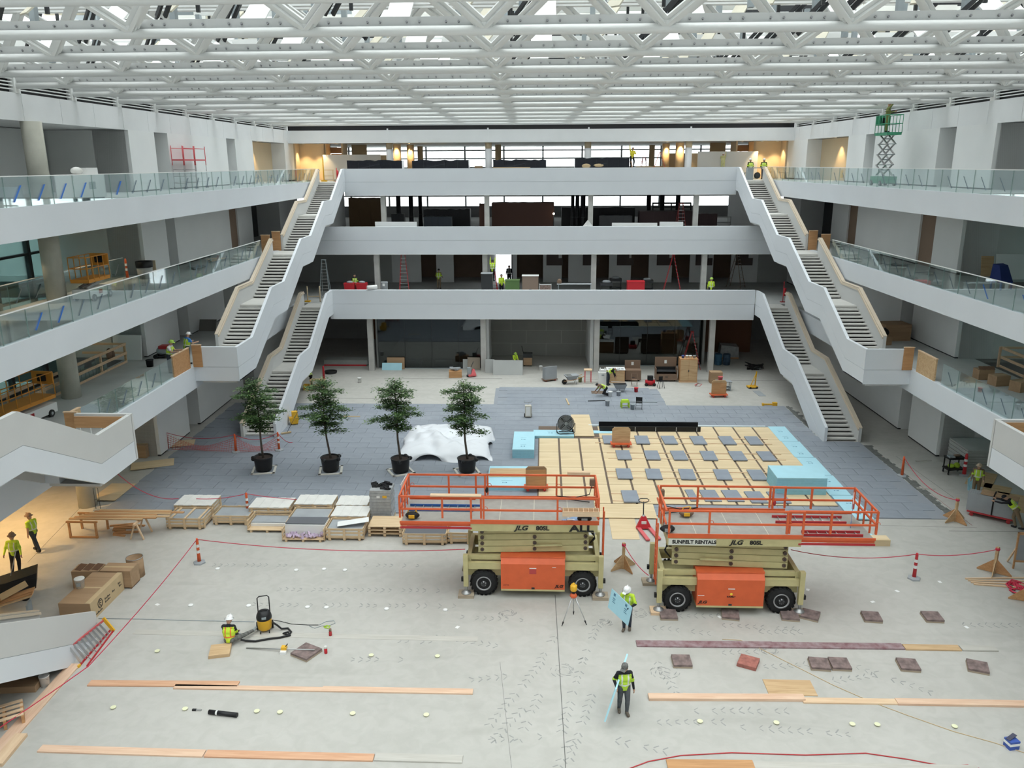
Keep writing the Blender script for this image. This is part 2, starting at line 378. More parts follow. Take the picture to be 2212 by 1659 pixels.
for x0, x1, m in ((-34, -15, drydark), (-15, -12.3, drydark), (-12.3, -9.6, dry), (-9.6, -8.2, None), (-8.2, -6.6, dry), (-6.6, -3.9, None), (-3.9, -.8, dry), (1.6, 3.3, dry), (3.9, 6.0, dry), (7.6, 9.6, dry), (11.2, 13.3, dry), (14.9, 17.0, dry), (18.6, 21, dry), (21, 36, drydark)):
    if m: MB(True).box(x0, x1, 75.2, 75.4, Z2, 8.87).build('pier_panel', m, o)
MB(True).box(-34, 1.7, 78.7, 78.9, Z2, 8.87).build('back_panel', brownp, o); MB(True).box(1.7, 36, 78.5, 78.7, Z2, 8.87).build('back_panel', brownp, o)
nb = mat('niche_brown', (.10, .075, .07), .8)
for x in (1.9, 5.2, 8.3, 11.9, 15.4, 19.0):
    MB(True).prism([(x, Z2+1.55), (x+1.5, Z2+1.55), (x+1.5, Z2+2.2), (x+1.1, Z2+2.2), (x+1.1, Z2+2.6), (x, Z2+2.6)], 'y', 75.12, 75.2).build('niche_screen', nb, o)
o = struct('window_6'); MB(True).box(-2.7, -1.3, 75.1, 75.15, Z2, 8.87).build('lit_pane', mat('daylit_pane', (.92, .95, 1.0), .5, emit=1.3), o); MB(True).box(-1.3, -1.22, 75.05, 75.2, Z2, 8.87).build('mullion', steeld, o)
o = struct('wall_far_third')
MB(True).box(-34, 36, 98.0, 98.2, Z3, Z3+1.25).build('sill_wall', mat('sill_grey', (.30, .30, .31), .8), o)
MB(True).box(-17.7, -17.4, 72.5, 80, Z3, 13.4).build('side_panel', dry, o)
MB(True).box(20.6, 20.8, 75, 86, Z3, 13.4).build('side_panel', dry, o)
o = struct('window_5')
for zlo, zhi, tr in ((Z3+1.25, 13.5, (Z3+2.4,)), (Z4, 18.0, (15.6, 16.6, 17.5))):
    k = 0; x = -34
    while x < 36:
        MB(True).box(x-.09, x+.09, 97.95, 98.15, zlo, zhi).build('mullion', mat('mullion_grey', (.32, .34, .35), .5), o)
        MB(True).box(x+.05, x+4.45, 98.05, 98.08, zlo, zhi).build('pane', skyglass, o); x += 4.5
    for z in tr: MB(True).box(-34, 36, 97.9, 98.16, z-.07, z+.07).build('transom', mat('transom_grey', (.30, .32, .33), .5), o)
# ---- roof: upper skin with glass strips
o = struct('ceiling')
roofp = mat('roof_panel', (.70, .70, .66), .7, noise=.06, scale=.8); beige = mat('roof_beige', (.42, .39, .31), .7); rb = random.Random(21)
for i in range(-6, 13):
    y = 22.33+4.49*i
    MB(True).box(XS(-1, WALL+.5), XS(1, WALL+.5), y+1.8, y+2.7, 23.4, 23.5).build('roof_panel', roofp, o)
    MB(True).box(XS(-1, WALL+.5), XS(1, WALL+.5), y-.01, y+4.48, 23.36, 23.38).build('glazing', skyglass, o)
    for k in range(-10, 11):
        x = XM+k*2.28
        MB(True).box(x-.05, x+.05, y, y+4.48, 23.2, 23.36).build('glazing_bar', steeld if k % 2 else steelw, o)
    if i < -1: continue
    for q in range(3):
        for k in range(-10, 10):
            x = XM+k*2.28; yy = y+.3+q*1.5; dp = rb.uniform(.55, .95); m = rb.choice((steelw, roofp, roofp, beige, steelg, steeld, steelw))
            MB(True).box(x+.02, x+2.26, yy, yy+.08, 23.3-dp, 23.3).build('added_sky_baffle', m, o)  # added baffles that hide the bright sky, coloured at random like roof clutter
MB(True).box(-26.6, XS(-1, WALL+.5), -6, 104, 21.7, 21.9).build('side_roof', roofp, o); MB(True).box(-34, -26.6, 45.6, 104, 21.7, 21.9).build('side_roof', roofp, o)
MB(True).box(XS(1, WALL+.5), 28.8, -6, 104, 21.7, 21.9).build('side_roof', roofp, o); MB(True).box(28.8, 36, 45.6, 104, 21.7, 21.9).build('side_roof', roofp, o)
MB(True).box(-26.6, XS(-1, WALL+.4), -6, 98, 17.9, 18.0).build('gallery_ceiling', dry, o); MB(True).box(XS(1, WALL+.4), 28.8, -6, 98, 17.9, 18.0).build('gallery_ceiling', dry, o)
MB(True).box(-34.3, -34, -6, 104, 0, 22).build('neighbour_wall', mat('neighbour_grey', (.42, .48, .47), .8, noise=.15, scale=.3), o); MB(True).box(36, 36.3, -6, 104, 0, 22).build('neighbour_wall', MATS['neighbour_grey'], o)
MB(True).box(-26.6, -26.3, -6, 45.5, 13.4, 22).build('upper_wall', dry, o); MB(True).box(28.6, 28.8, -6, 45.5, 13.4, 22).build('upper_wall', dry, o)
MB(True).box(-34, 36, 76.6, 104, 21.7, 21.9).build('far_roof', roofp, o)
MB(True).box(XS(-1, WALL+.6), XS(1, WALL+.6), 76.5, 76.6, 19.5, 23.4).build('far_upstand', steelw, o)
# ---- roof trusses: bottom tube, flange strip, pyramid braces, top chord, posts
NODES = [-1.04+4.56*k for k in range(-4, 6)]
tube_me = MB().cyl((XS(-1, WALL), 0, 0), (XS(1, WALL), 0, 0), .125, n=16).mesh('tube', steelw)
strip_mb = MB(); strip_mb.hexa([(XS(-1, WALL), .06, .10), (XS(1, WALL), .06, .10), (XS(1, WALL), .10, .10), (XS(-1, WALL), .10, .10), (XS(-1, WALL), -.06, .33), (XS(1, WALL), -.06, .33), (XS(1, WALL), -.02, .33), (XS(-1, WALL), -.02, .33)])
strip_me = strip_mb.mesh('flange', mat('flange_white', (.66, .67, .67), .5))
BR = (2.28, 1.95, 1.75)
def brace_mesh(sx, sy):
    m = MB(); a = Vector((0, 0, .1)); b = Vector((sx*BR[0], sy*BR[1], BR[2]+.1))
    m.bar(a, b, .33, .06, (0, sy*.7, -.7)); n_ = Vector((0, sy*.6, -.6)); m.bar(a+n_*.1, b+n_*.1, .10, .10, (0, sy*.7, -.7)); return m.mesh('brace', steelw)
brs = [brace_mesh(sx, -1) for sx in (-1, 1)]
brs_far = [MB().bar((0, 0, .1), (sx*.5, -.43, .48), .33, .06, (0, -.7, -.7)).mesh('brace', steelw) for sx in (-1, 1)]
node_me = MB().prism([(-.2, .06), (.2, .06), (.34, .32), (-.34, .32)], 'y', -.13, .1).mesh('node_plate', steelw)
boltm = mat('bolt_grey', (.25, .25, .26), .5, .6)
def bolts_mesh():
    m = MB()
    for x in NODES:
        for k in range(8):
            xx = x+.5+k*.5+(-.09 if k % 2 else .09)
            if xx < XS(1, WALL): m.cyl((xx, .0, .2), (xx, -.05, .215), .028, n=6)
        for sx in (-1, 1):
            for q in (.22, .5, .75):
                p = Vector((sx*BR[0]*q, -BR[1]*q, BR[2]*q+.1)); n = Vector((0, -.6, -.6)); m.cyl(p+Vector((x, 0, 0)), p+Vector((x, 0, 0))+n*.09, .03, n=6)
    return m.mesh('bolts', boltm)
bolt_me = bolts_mesh()
chord_me = MB().box(XS(-1, WALL), XS(1, WALL), -.13, .13, -.13, .13).mesh('top_chord', steelw)
post_me = MB().box(-.09, .09, -.12, .12, 0, 1.5).mesh('post', steelg)
hang_me = MB().box(-.05, .05, -.05, .05, 0, 2.6).mesh('hanger', steeld)
pan_me = MB().bar((0, 0, 0), (0, 2.0, 1.25), .75, .06).mesh('baffle', steelw)
pan2_me = MB().bar((0, 0, 0), (.9, 1.2, 1.35), .5, .05).mesh('bracket', mat('tan_steel', (.45, .42, .34), .6))
rail_me = MB().bar((0, 0, 0), (1.3, -1.0, 1.5), .07, .12).mesh('conduit', steeld)
rr = random.Random(11); ORD = ['first', 'second', 'third', 'fourth', 'fifth', 'sixth', 'seventh', 'eighth', 'ninth', 'tenth', 'eleventh', 'twelfth', 'thirteenth', 'fourteenth', 'fifteenth']
for i in range(-3, 12):
    y = 22.33+4.49*i
    t = thing('roof_truss', 'white roof truss of round tube and V braces, %s from the far end beam' % ORD[11-i], 'truss', (0, y, 19.27), 0, 'roof trusses spanning the hall')
    inst('tube', tube_me, t); inst('flange', strip_me, t); inst('top_chord', chord_me, t, (0, 1.95, 1.85)); inst('top_chord', chord_me, t, (0, -1.95, 1.85))
    if i <= 5:
        b = inst('bolts', bolt_me, t); b['kind'] = 'stuff'
    for x in NODES:
        inst('node_plate', node_me, t, (x, 0, 0))
        for m in (brs if i <= 4 else brs_far): inst('brace', m, t, (x, 0, 0))
        if i <= 6:
            for dx in (-1.1, .9): inst('post', post_me, t, (x+dx, 1.1, 1.0+.5*rr.random()))
            inst('hanger', hang_me, t, (x+.5, -.9, 1.1)); inst('baffle', pan_me, t, (x+1.6, .3, .9)); inst('bracket', pan2_me, t, (x-.9, .2, 1.3)); inst('conduit', rail_me, t, (x+.2, 1.2, .6)); inst('conduit', rail_me, t, (x+.42, 1.2, .6))
# ---- staircases
cream = mat('cream_cap', (.66, .56, .44), .6)
treadm = mat('tread_concrete', (.62, .61, .58), .7, noise=.08, scale=2)
UPT = [(42.45, 6.57), (45.08, 6.57), (49.35, 8.78), (52.0, 8.78), (56.75, 11.06), (59.4, 11.06), (63.95, 13.28), (66.45, 13.28), (71.1, 15.62), (71.9, 15.65)]
UPB = [(42.45, 4.69), (45.1, 4.69), (49.45, 6.88), (52.2, 6.88), (56.7, 9.18), (59.5, 9.18), (63.95, 11.44), (66.55, 11.44), (71.1, 13.72), (71.9, 13.74)]
LOT = [(46.6, .92), (52.9, 3.66), (55.55, 3.66), (61.4, 6.56), (63.05, 6.56)]
LOB = [(46.6, 0), (49.15, 0), (53.1, 1.9), (55.7, 1.9), (61.5, 4.68), (63.05, 4.68)]
def zat(prof, y):
    for (a, za), (b, zb) in zip(prof, prof[1:]):
        if a <= y <= b: return za+(zb-za)*(y-a)/(b-a)
    return prof[0][1] if y < prof[0][0] else prof[-1][1]
def clip(prof, y0, y1):
    return [(y0, zat(prof, y0))]+[p for p in prof if y0 < p[0] < y1]+[(y1, zat(prof, y1))]
def panel(mb, top, bot, d0, d1, s, ym, y0, y1):
    ys = sorted(set([y0, y1]+[p[0] for p in top if y0 < p[0] < y1]+[p[0] for p in bot if y0 < p[0] < y1]))
    a, c = sorted((XS(s, d0), XS(s, d1))); rows = []
    for y in ys:
        zt = zat(top, y); zb = min(zat(bot, y), zt-.004); Y = ym(y)
        rows.append([mb.P((a, Y, zb)), mb.P((c, Y, zb)), mb.P((c, Y, zt)), mb.P((a, Y, zt))])
    for r, q in zip(rows, rows[1:]):
        for k in range(4): mb.F((r[k], r[(k+1) % 4], q[(k+1) % 4], q[k]))
    mb.F(rows[0]); mb.F(rows[-1][::-1])
def tris_fix(o): return o
def stair(label, s, din, dout, top, bot, ym, flights, landings, y0, y1, outer_ranges, name='staircase', capm=None):
    root = thing(name, label, 'staircase', (0, 0, 0), 0, None); root.rotation_euler = (0, 0, 0)
    dens = sorted(set([p[0] for p in top]+[p[0] for p in bot]+[top[0][0]+.2*k for k in range(int((top[-1][0]-top[0][0])/.2))]))
    mid = [(y, max(zat(top, y)-1.085, zat(bot, y)+.01)) for y in dens]; mid2 = [(y, max(zat(top, y)-1.10, zat(bot, y)+.004)) for y in dens]
    m = MB(True); panel(m, top, mid, din, din+.17, s, ym, y0, y1); tris_fix(m.build('guard_panel', white if capm is None else capm, root))
    m = MB(True); panel(m, mid2, bot, din, din+.17, s, ym, y0, y1); tris_fix(m.build('side_panel', white, root))
    m = MB(True); panel(m, mid, mid2, din+.02, din+.15, s, ym, y0, y1); tris_fix(m.build('shadow_joint', steelg, root))
    for a, b in outer_ranges:
        m = MB(True); panel(m, [(y, z-.03) for y, z in top], bot, dout-.17, dout, s, ym, a, b); tris_fix(m.build('outer_panel', rawgrey, root))
        tp = clip(top, a, b)
        m = MB(True); up = [(y, z+.02) for y, z in tp]; lo = [(y, z-.03) for y, z in tp]
        panel(m, up, lo, dout-.19, dout+.02, s, ym, a, b); tris_fix(m.build('rail_cap', cream, root))
        m = MB(True); up = [(y, z-.06) for y, z in tp]; lo = [(y, z-.16) for y, z in tp]
        panel(m, up, lo, dout-.24, dout-.17, s, ym, a, b); tris_fix(m.build('inner_handrail', cream, root))
    A, B = sorted((XS(s, din+.17), XS(s, dout-.17)))
    run0 = None
    for (ya, za), (yb, zb), n in flights:
        fm = MB(True); c8 = [(A, ym(ya), za-.22), (B, ym(ya), za-.22), (B, ym(yb), zb-.22), (A, ym(yb), zb-.22)]; fm.hexa(c8+[(x_, y_, z_+.05) for x_, y_, z_ in c8]); fm.build('gap_shade_sheet', mat('gap_shade_dark', (.10, .10, .10), .9), root)  # dark sheet added below the treads, shade of the open gaps in its colour
        dz = (zb-za)/n; dy = (yb-ya)/(n-1) if n > 1 else 0
        me = MB(True)
        for k in range(n-1):
            yy = ya+dy*k; z = za+dz*(k+1); q0, q1 = sorted((ym(yy-.03), ym(yy+dy*.86)))
            t = MB(True).box(A, B, q0, q1, z-.055, z)
            qq0, qq1 = sorted((ym(yy-.03), ym(yy))); t.box(A, B, qq0, qq1, z-.085, z-.055)
            t.build('tread', treadm, root)
    for ya, yb, z in landings:
        q0, q1 = sorted((ym(ya), ym(yb))); MB(True).box(A, B, q0, q1, z-.14, z).build('landing', treadm, root)
        q0, q1 = sorted((ym(ya), ym(yb))); MB(True).box(A, B, q0, q1, z-.9, z-.8).build('landing_soffit', rawgrey, root)
    return root
ident = lambda y: y
UF = [((45.08, Z2), (49.35, 7.70), 14), ((52.0, 7.70), (56.75, 9.98), 14), ((59.4, 9.98), (63.95, 12.2), 14), ((66.45, 12.2), (71.1, 14.54), 15)]
UL = [(42.5, 45.08, Z2), (49.35, 52.0, 7.70), (56.75, 59.4, 9.98), (63.95, 66.45, 12.2), (71.1, 72.1, 14.54)]
UO = [(45.3, 56.9), (59.5, 71.5)]
stairs = []
for s, wh in ((-1, 'beside the potted trees'), (1, 'beside the plywood deck')):
    st = stair('long white upper staircase climbing to the top balcony above the flight %s' % wh, s, 16.62, 18.88, UPT, UPB, ident, UF, UL, 42.55, 71.9, UO)
    a, b = sorted((XS(s, 16.62), XS(s, 18.9)))
    MB(True).box(a, b, 42.38, 42.55, Z2+.0, 6.58).build('front_panel', white, st)
    MB(True).box(a, b, 42.38, 42.55, 4.69, Z2-.02).build('front_panel', white, st)
    MB(True).box(a, b, 42.4, 42.55, Z2-.02, Z2).build('shadow_joint', steelg, st)
    MB(True).box(a, b, 42.4, 45.1, 4.69, 4.75).build('soffit', white, st)
    a, b = sorted((XS(s, 18.3), XS(s, 19.05))); MB(True).box(a, b, 42.4, 45.1, 4.69, Z2-.01).build('bridge_slab', white, st)
    a, b = sorted((XS(s, 18.7), XS(s, 19.3))); MB(True).box(a, b, 56.8, 59.4, Z3-.3, Z3).build('bridge_slab', rawgrey, st)
    # near upper staircase, mirrored towards the viewer
    nm = lambda y: 72.7-y
    st = stair('white upper staircase with grey primed guard rising over the %s' % ('orange-lit lobby' if s < 0 else 'stacked slab cart'), s, 16.62, 18.88, UPT, UPB, nm, UF, UL, 42.5, 71.9, UO, capm=rawgrey)
    a, b = sorted((XS(s, 16.62), XS(s, 18.9)))
    MB(True).box(a, b, 30.18, 30.33, 4.69, 6.58).build('end_panel', rawgrey, st)
    a2, b2 = sorted((XS(s, 16.8), XS(s, 18.9))); MB(True).box(a2, b2, 30.12, 30.18, Z2+.55, 6.48).build('end_lining', plyo, st)
    for k in range(5):
        xx = a2+.2+k*.42; MB(True).box(xx, xx+.03, 30.10, 30.14, Z2, Z2+.55).build('baluster', steelw, st)
    a, b = sorted((XS(s, 18.3), XS(s, 19.05))); MB(True).box(a, b, 27.6, 30.3, 4.69, Z2-.01).build('bridge_slab', white, st)
LF = [((46.9, 0), (52.9, 2.58), 17), ((55.55, 2.58), (61.4, Z2), 18)]
LL = [(52.9, 55.55, 2.58), (61.4, 63.3, Z2)]
stair('white lower staircase rising from the paving behind a potted tree', -1, 16.2, 18.4, LOT, LOB, ident, LF, LL, 46.6, 63.05, [(46.6, 62.2)])
stair('white lower staircase rising from the paving next to blue foam strips', 1, 16.5, 18.65, LOT, LOB, ident, LF, LL, 46.6, 63.05, [(46.6, 62.2)])
LOT2 = [(46.6, .92), (52.05, 3.66), (54.7, 3.66), (60.5, 6.56), (63.05, 6.56)]; LOB2 = [(46.6, 0), (48.55, 0), (52.25, 1.9), (54.9, 1.9), (60.6, 4.68), (63.05, 4.68)]
stair('white lower staircase with a red step ladder lying beside it', -1, 16.2, 18.4, LOT2, LOB2, lambda y: 71.72-y, [((46.9, 0), (52.05, 2.58), 17), ((54.7, 2.58), (60.5, Z2), 18)], [(52.05, 54.7, 2.58), (60.5, 63.3, Z2)], 46.6, 63.05, [(46.6, 62.2)], capm=rawgrey)
# ---- glass balustrades
bluetape = mat('blue_tape', (.05, .16, .50), .6); greytape = mat('grey_tape', (.13, .17, .21), .6)
gp_me = MB().box(-.009, .009, .01, 1.49, -.15, 1.02).mesh('glass_panel', glass)
edge_me = MB().box(-.010, .010, -.006, .006, -.15, 1.02).mesh('panel_edge', mat('glass_edge', (.25, .36, .34), .3))
def tape_mesh(m, w): return MB().bar((.014, .45, .15), (.014, .98, .72), .006, w, (1, 0, 0)).mesh('tape', m)
tape_b = tape_mesh(bluetape, .055); tape_g = tape_mesh(greytape, .035)
def balustrade(label, x, y0, y1, z, rail=True, blue=(0, 0), cap=steelw, tp=True):
    t = thing('glass_balustrade', label, 'railing', (x, y0, z)); t.rotation_euler = (0, 0, 0)
    n = int(round((y1-y0)/1.5))
    for k in range(n):
        g = inst('glass_panel', gp_me, t, (0, k*1.5, 0)); inst('panel_edge', edge_me, t, (0, k*1.5, 0))
        yy = y0+k*1.5
        if tp and (k % 5): inst('tape', tape_b if blue[0] <= yy <= blue[1] else tape_g, t, (0, k*1.5, 0))
    if rail: MB().box(-.03, .03, 0, n*1.5, 1.02, 1.055).build('handrail', cap, t)
    return t
for s, wd_ in ((-1, 'the gallery with the red scaffold'), (1, 'the gallery with the green lift')):
    x = XS(s, EDGE+.1)
    balustrade('long clear glass balustrade with tape strips along %s' % wd_, x, 11.9, 71.9, Z4+.04, True, (20, 36) if s < 0 else (0, 0))
    balustrade('clear glass balustrade with white handrail along the third gallery %s' % ('past the orange lift' if s < 0 else 'past the blue covered chair'), x, 12.0, 55.5, Z3+.04, True, (0, 30) if s < 0 else (0, 36))
    balustrade('low clear glass balustrade without handrail between plywood hoardings %s' % ('by two workers' if s < 0 else 'by the timber railing'), x, 31.0 if s < 0 else 28.9, 40.0 if s < 0 else 39.4, Z2+.04, False, (0, 0))
balustrade('inner clear glass balustrade around the void behind the orange lift', XS(-1, 23.55), 9.0, 45.0, Z3+.04, True, (0, 0))
# plywood hoardings at the platforms
def hoard(label, x0, x1, y0, y1, z0, z1, m=plyo):
    t = thing('plywood_hoarding', label, 'hoarding', ((x0+x1)/2, (y0+y1)/2, z0))
    dx, dy = (x1-x0)/2, (y1-y0)/2
    MB().box(-dx, dx, -dy, dy, 0, z1-z0).build('sheet', m, t)
    MB().box(-dx-.02, dx+.02, -dy-.02, dy+.02, z1-z0, z1-z0+.04).build('top_batten', pine, t)
for s in (-1, 1):
    g = 'two workers' if s < 0 else 'the glass railing end'
    x = XS(s, EDGE+.1)
    hoard('plywood hoarding on the gallery edge beside %s' % g, x-.04, x+.04, 40.0, 42.0, Z2+.02, Z2+1.12, ply if s > 0 else plyo)
    a, b = sorted((XS(s, 18.55), XS(s, 19.05))); hoard('narrow plywood end board closing the platform beside %s' % g, a, b, 42.3, 42.38, Z2+.0, Z2+1.2)
    a, b = sorted((XS(s, 18.9), XS(s, 19.5)))
    hoard('plywood end board at the third gallery landing on the %s flight' % ('upper tree-side' if s < 0 else 'upper deck-side'), a, b, 59.4, 59.48, Z3, Z3+1.35, plyo)
    hoard('plywood end board before the third gallery landing on the %s flight' % ('tree-side' if s < 0 else 'deck-side'), a, b, 56.9, 56.98, Z3, Z3+1.3, plyo)
hoard('plywood hoarding on the gallery edge behind the primed grey platform', XS(-1, EDGE+.1)-.04, XS(-1, EDGE+.1)+.04, 30.45, 31.0, Z2+.02, Z2+1.1, ply)
hoard('short plywood board at the end of the primed grey platform', XS(-1, 18.9)-.45, XS(-1, 18.9)+.05, 30.25, 30.33, Z2+.0, Z2+1.12, plyo)
# ================================================================== FLOOR COVERINGS
pav = concrete_mat('paver_stone', (.295, .32, .36), (.245, .27, .31), .3)
t = struct('floor_paving'); pm = MB().box(.008, 1.212, .008, .90, 0, .05).mesh('paver', pav)
pj = MB(True).box(-20.2, 19.7, 35.75, 46.6, .0, .035).box(-20.2, 17.55, 46.6, 54, .0, .035).box(-2.2, 9.6, 54, 58.2, 0, .035).build('bedding', mat('joint_grey', (.27, .29, .32), .9), t)
def in_pav(x, y):
    if 35.7 <= y < 45.9: return -20.3 <= x <= 18.6
    if 45.9 <= y < 53.4: return -20.3 <= x <= 16.5
    if 53.4 <= y < 57.6: return -2.3 <= x <= 8.5
    return False
cells = []; ry = 0; y = 35.75
while y < 58.2:
    x = -20.25+(.6 if ry % 2 else 0)
    while x < 19.6:
        if in_pav(x, y): cells.append((x, y))
        x += 1.22
    y += .908; ry += 1
hide = lambda x, y: .4 < x < 15.2 and 36.5 < y < 48.2
vis = [c for c in cells if not hide(*c)]
pr = random.Random(5)
for c in vis[:300]:
    o = inst('paver', pm, t, W(c[0], c[1], .0), (0, 0, -math.atan(SK))); o.location.z = pr.uniform(0, .006)
m = MB(True)
for c in vis[300:]+[c for c in cells if hide(*c)]: 
    h = .05+pr.uniform(0, .005); m.box(c[0]+.008, c[0]+1.212, c[1]+.008, c[1]+.9, 0, h)
m.build('far_pavers', pav, t, 'stuff')
# plywood deck
deck = thing('plywood_deck', 'deck of plywood sheets with dark gaps laid over the grey paving', 'deck', (.55, 37, .05))
sheet_me = MB().box(.07, 1.165, .02, 2.41, .02, .045).mesh('sheet', woodmat('deck_ply', (.60, .46, .28), (.72, .58, .38), 1.2))
MB().box(-.0, 14.45, 0, 12.1, 0, .02).build('underlay', mat('underlay_brown', (.15, .11, .085), .9), deck)
MB().box(-2.0, 5.6, -1.6, 0, 0, .02).build('underlay', woodmat('deck_ply', (.6, .46, .28), (.72, .58, .38)), deck)
for c in range(12):
    for r in range(5):
        if r == 4 and c < 3: continue
        inst('sheet', sheet_me, deck, (c*1.205, r*2.425, 0))
# battens and loose slabs on the deck
slab_me = MB().box(-.39, .39, -.72, .72, 0, .06).mesh('stone_slab', mat('blue_stone', (.26, .29, .34), .6, noise=.14, scale=1.5))
def stone(x, y, lab, grp): 
    o = inst('stone_slab', slab_me, None, W(x, y, .125), (0, 0, pr.uniform(-.04, .04)-SK)); return tag(o, lab, 'paving slab', grp)
rows = ((46.35, 'row by the black trough', [(4.98), (6.9), (8.5), (10.2), (11.9), (13.45)]), (43.7, 'row by the foam strip bend', [5.5, 7.1, 8.6, 10.25, 11.85, 13.45]), (40.8, 'row by the blue foam block', [5.2, 6.75, 8.5, 10.35, 12.15, 13.9]), (37.75, 'row by the pallet jack', [5.15]))
for y, nm, xs in rows:
    for x in xs: stone(x, y, 'blue-grey stone slab resting on battens in the %s' % nm, 'stone slabs in the '+nm)
    for dy in (-.45, .45):
        b = MB().box(-.0, xs[-1]-xs[0]+1.85, -.03, .03, 0, .03).build('batten', pine, None, loc=W(xs[0]-.9, y+dy, .095), rot=(0, 0, -SK)); tag(b, 'thin pine batten under the slabs of the %s' % nm, 'batten', 'battens in the '+nm)
for k in range(9):
    o = inst('stone_strip', MB().box(-.2, .2, -.7, .7, 0, .06).mesh('stone_strip', MATS['blue_stone']), None, W(8.2+k*.55+(.15 if k % 2 else 0), 38.0-(.0 if k < 5 else .15), .1), (0, 0, -SK+.05)); tag(o, 'narrow blue-grey stone strip lying on plywood behind the red-ladder lift', 'paving slab', 'narrow stone strips')
# foam
foam = mat('blue_foam', (.40, .66, .76), .7, noise=.05, scale=2); foamd = mat('blue_foam_side', (.30, .58, .70), .7, noise=.08, scale=6)
prn = mat('foam_print', (.10, .22, .33), .8)
def foam_sheet(name, x, y, z, w, l, n, label, group=None, marks=True, rz=0.0):
    t = thing(name, label, 'foam board', (x, y, z), rz, group)
    for k in range(n):
        MB().box(.004*(k % 3), w-.004*(k % 2), .004*(k % 2), l, k*.052, k*.052+.049).build('board', foam if k == n-1 else foamd, t)
    if marks:
        m = MB(); h = n*.052-.002
        q = .5
        while q < l-.3:
            for dx, ww in ((0, .05), (.10, .02), (.16, .07)): m.box(w*.38+dx, w*.38+dx+ww, q, q+.11, h, h+.002)
            m.box(w*.35, w*.62, q+.32, q+.335, h, h+.002); q += 1.22
        m.build('print', prn, t)
    return t
foam_sheet('foam_board', 15.03, 46.45, .06, 1.05, 2.8, 1, 'blue foam board with printed marks at the corner nearest the staircase')
foam_sheet('foam_board', 15.03, 43.7, .06, 1.05, 2.7, 1, 'blue foam board second from the staircase in the edge strip', 'foam strip beside the deck')
foam_sheet('foam_board', 15.03, 41.0, .06, 1.05, 2.65, 1, 'blue foam board third from the staircase in the edge strip', 'foam strip beside the deck')
foam_sheet('foam_board', 15.03, 38.3, .06, 1.05, 2.65, 1, 'blue foam board fourth from the staircase in the edge strip', 'foam strip beside the deck')
foam_sheet('foam_board', 15.03, 35.5, .06, 1.05, 2.75, 1, 'blue foam board at the strip end behind the big orange lift', 'foam strip beside the deck')
foam_sheet('foam_stack', -.75, 43.3, .055, 1.22, 3.2, 10, 'tall stack of blue foam boards beside the plywood deck')
foam_sheet('foam_stack', .45, 46.75, .072, 2.45, 1.15, 3, 'low stack of blue foam boards under the big round fan')
foam_sheet('foam_stack', -2.0, 38.6, .055, 2.1, 2.9, 4, 'low stack of blue foam boards carrying a plywood sheet')
foam_sheet('foam_stack', 12.4, 38.3, .1, 2.45, 1.75, 17, 'big block of stacked blue foam boards on the deck end', marks=False)
foam_sheet('foam_board', 4.1, 47.7, .06, 1.2, .5, 1, 'blue foam offcut under the black trough', marks=False)
o = MB().box(-1.0, 1.0, -.6, .6, 0, .02).build('plywood_sheet', ply, None, loc=W(-.9, 40.5, .27), rot=(0, 0, 0)); tag(o, 'plywood sheet with red marks lying on a foam stack', 'plywood sheet')
o = MB().box(-.6, .6, -2.2, 2.2, 0, .03).build('plywood_sheet', MATS['deck_ply'], None, loc=W(3.55, 49.25, .098), rot=(0, 0, 0)); tag(o, 'loose plywood sheet beside the big round fan', 'plywood sheet')
t = thing('metal_trough', 'long black metal trough lying at the far edge of the deck', 'trough', (4.55, 48.1, .1))
MB().box(0, 6.15, 0, .06, 0, .3).build('front_plate', black, t); MB().box(0, 6.15, .06, .95, 0, .04).build('base_plate', black, t); MB().box(0, 6.15, .9, .95, .04, .32).build('back_plate', black, t)
for k in range(5): MB().box(.9+k*1.25, .93+k*1.25, -.01, 0, .02, .28).build('tape_mark', steelw, t)
t = thing('foam_edge', 'thin white edging strip along the deck beyond the black trough', 'edging', (3.95, 49.2, .05)); MB().box(0, 11, 0, .12, 0, .08).build('strip', mat('pale_foam', (.7, .78, .8), .7), t)
# ================================================================== HELPERS FOR THINGS
def B(t, name, m, x0, x1, y0, y1, z0, z1): return MB().box(x0, x1, y0, y1, z0, z1).build(name, m, t)
def CYL(t, name, m, a, b, r0, r1=None, n=14): return MB().cyl(a, b, r0, r1, n).build(name, m, t)
def TU(t, name, m, pts, r, n=7, closed=False): return MB().tube(pts, r, n, closed).build(name, m, t)
def text(t, name, s, size, m, loc, rot=(math.pi/2, 0, 0), depth=.004, bold=True, sx=1.0, shear=0.0):
    cu = bpy.data.curves.new(name, 'FONT'); cu.body = s; cu.size = size; cu.extrude = depth; cu.align_x = 'CENTER'; cu.align_y = 'CENTER'; cu.shear = shear
    if bold: cu.offset = size*.035
    o = bpy.data.objects.new(name, cu); COL.objects.link(o)
    me = bpy.data.meshes.new_from_object(o); COL.objects.unlink(o); bpy.data.objects.remove(o)
    me.materials.clear(); me.materials.append(m); k = inst(name, me, t, loc, rot); k.scale = (sx, 1, 1); return k
def G(px, py, z=0.0): return onz(px, py, z)
def sag(a, b, drop, n=14):
    a = Vector(a); b = Vector(b); return [a.lerp(b, k/n)-Vector((0, 0, drop*4*(k/n)*(1-k/n))) for k in range(n+1)]
orange = mat('lift_orange', (.70, .13, .045), .45, noise=.12, scale=2.5); cream_y = mat('lift_cream', (.54, .48, .25), .5, noise=.14, scale=3)
rubber = mat('tyre_rubber', (.02, .02, .021), .85, noise=.4, scale=9); steelm = mat('steel', (.42, .42, .42), .4, .7); rimm = mat('rim_grey', (.40, .40, .41), .45, .5)
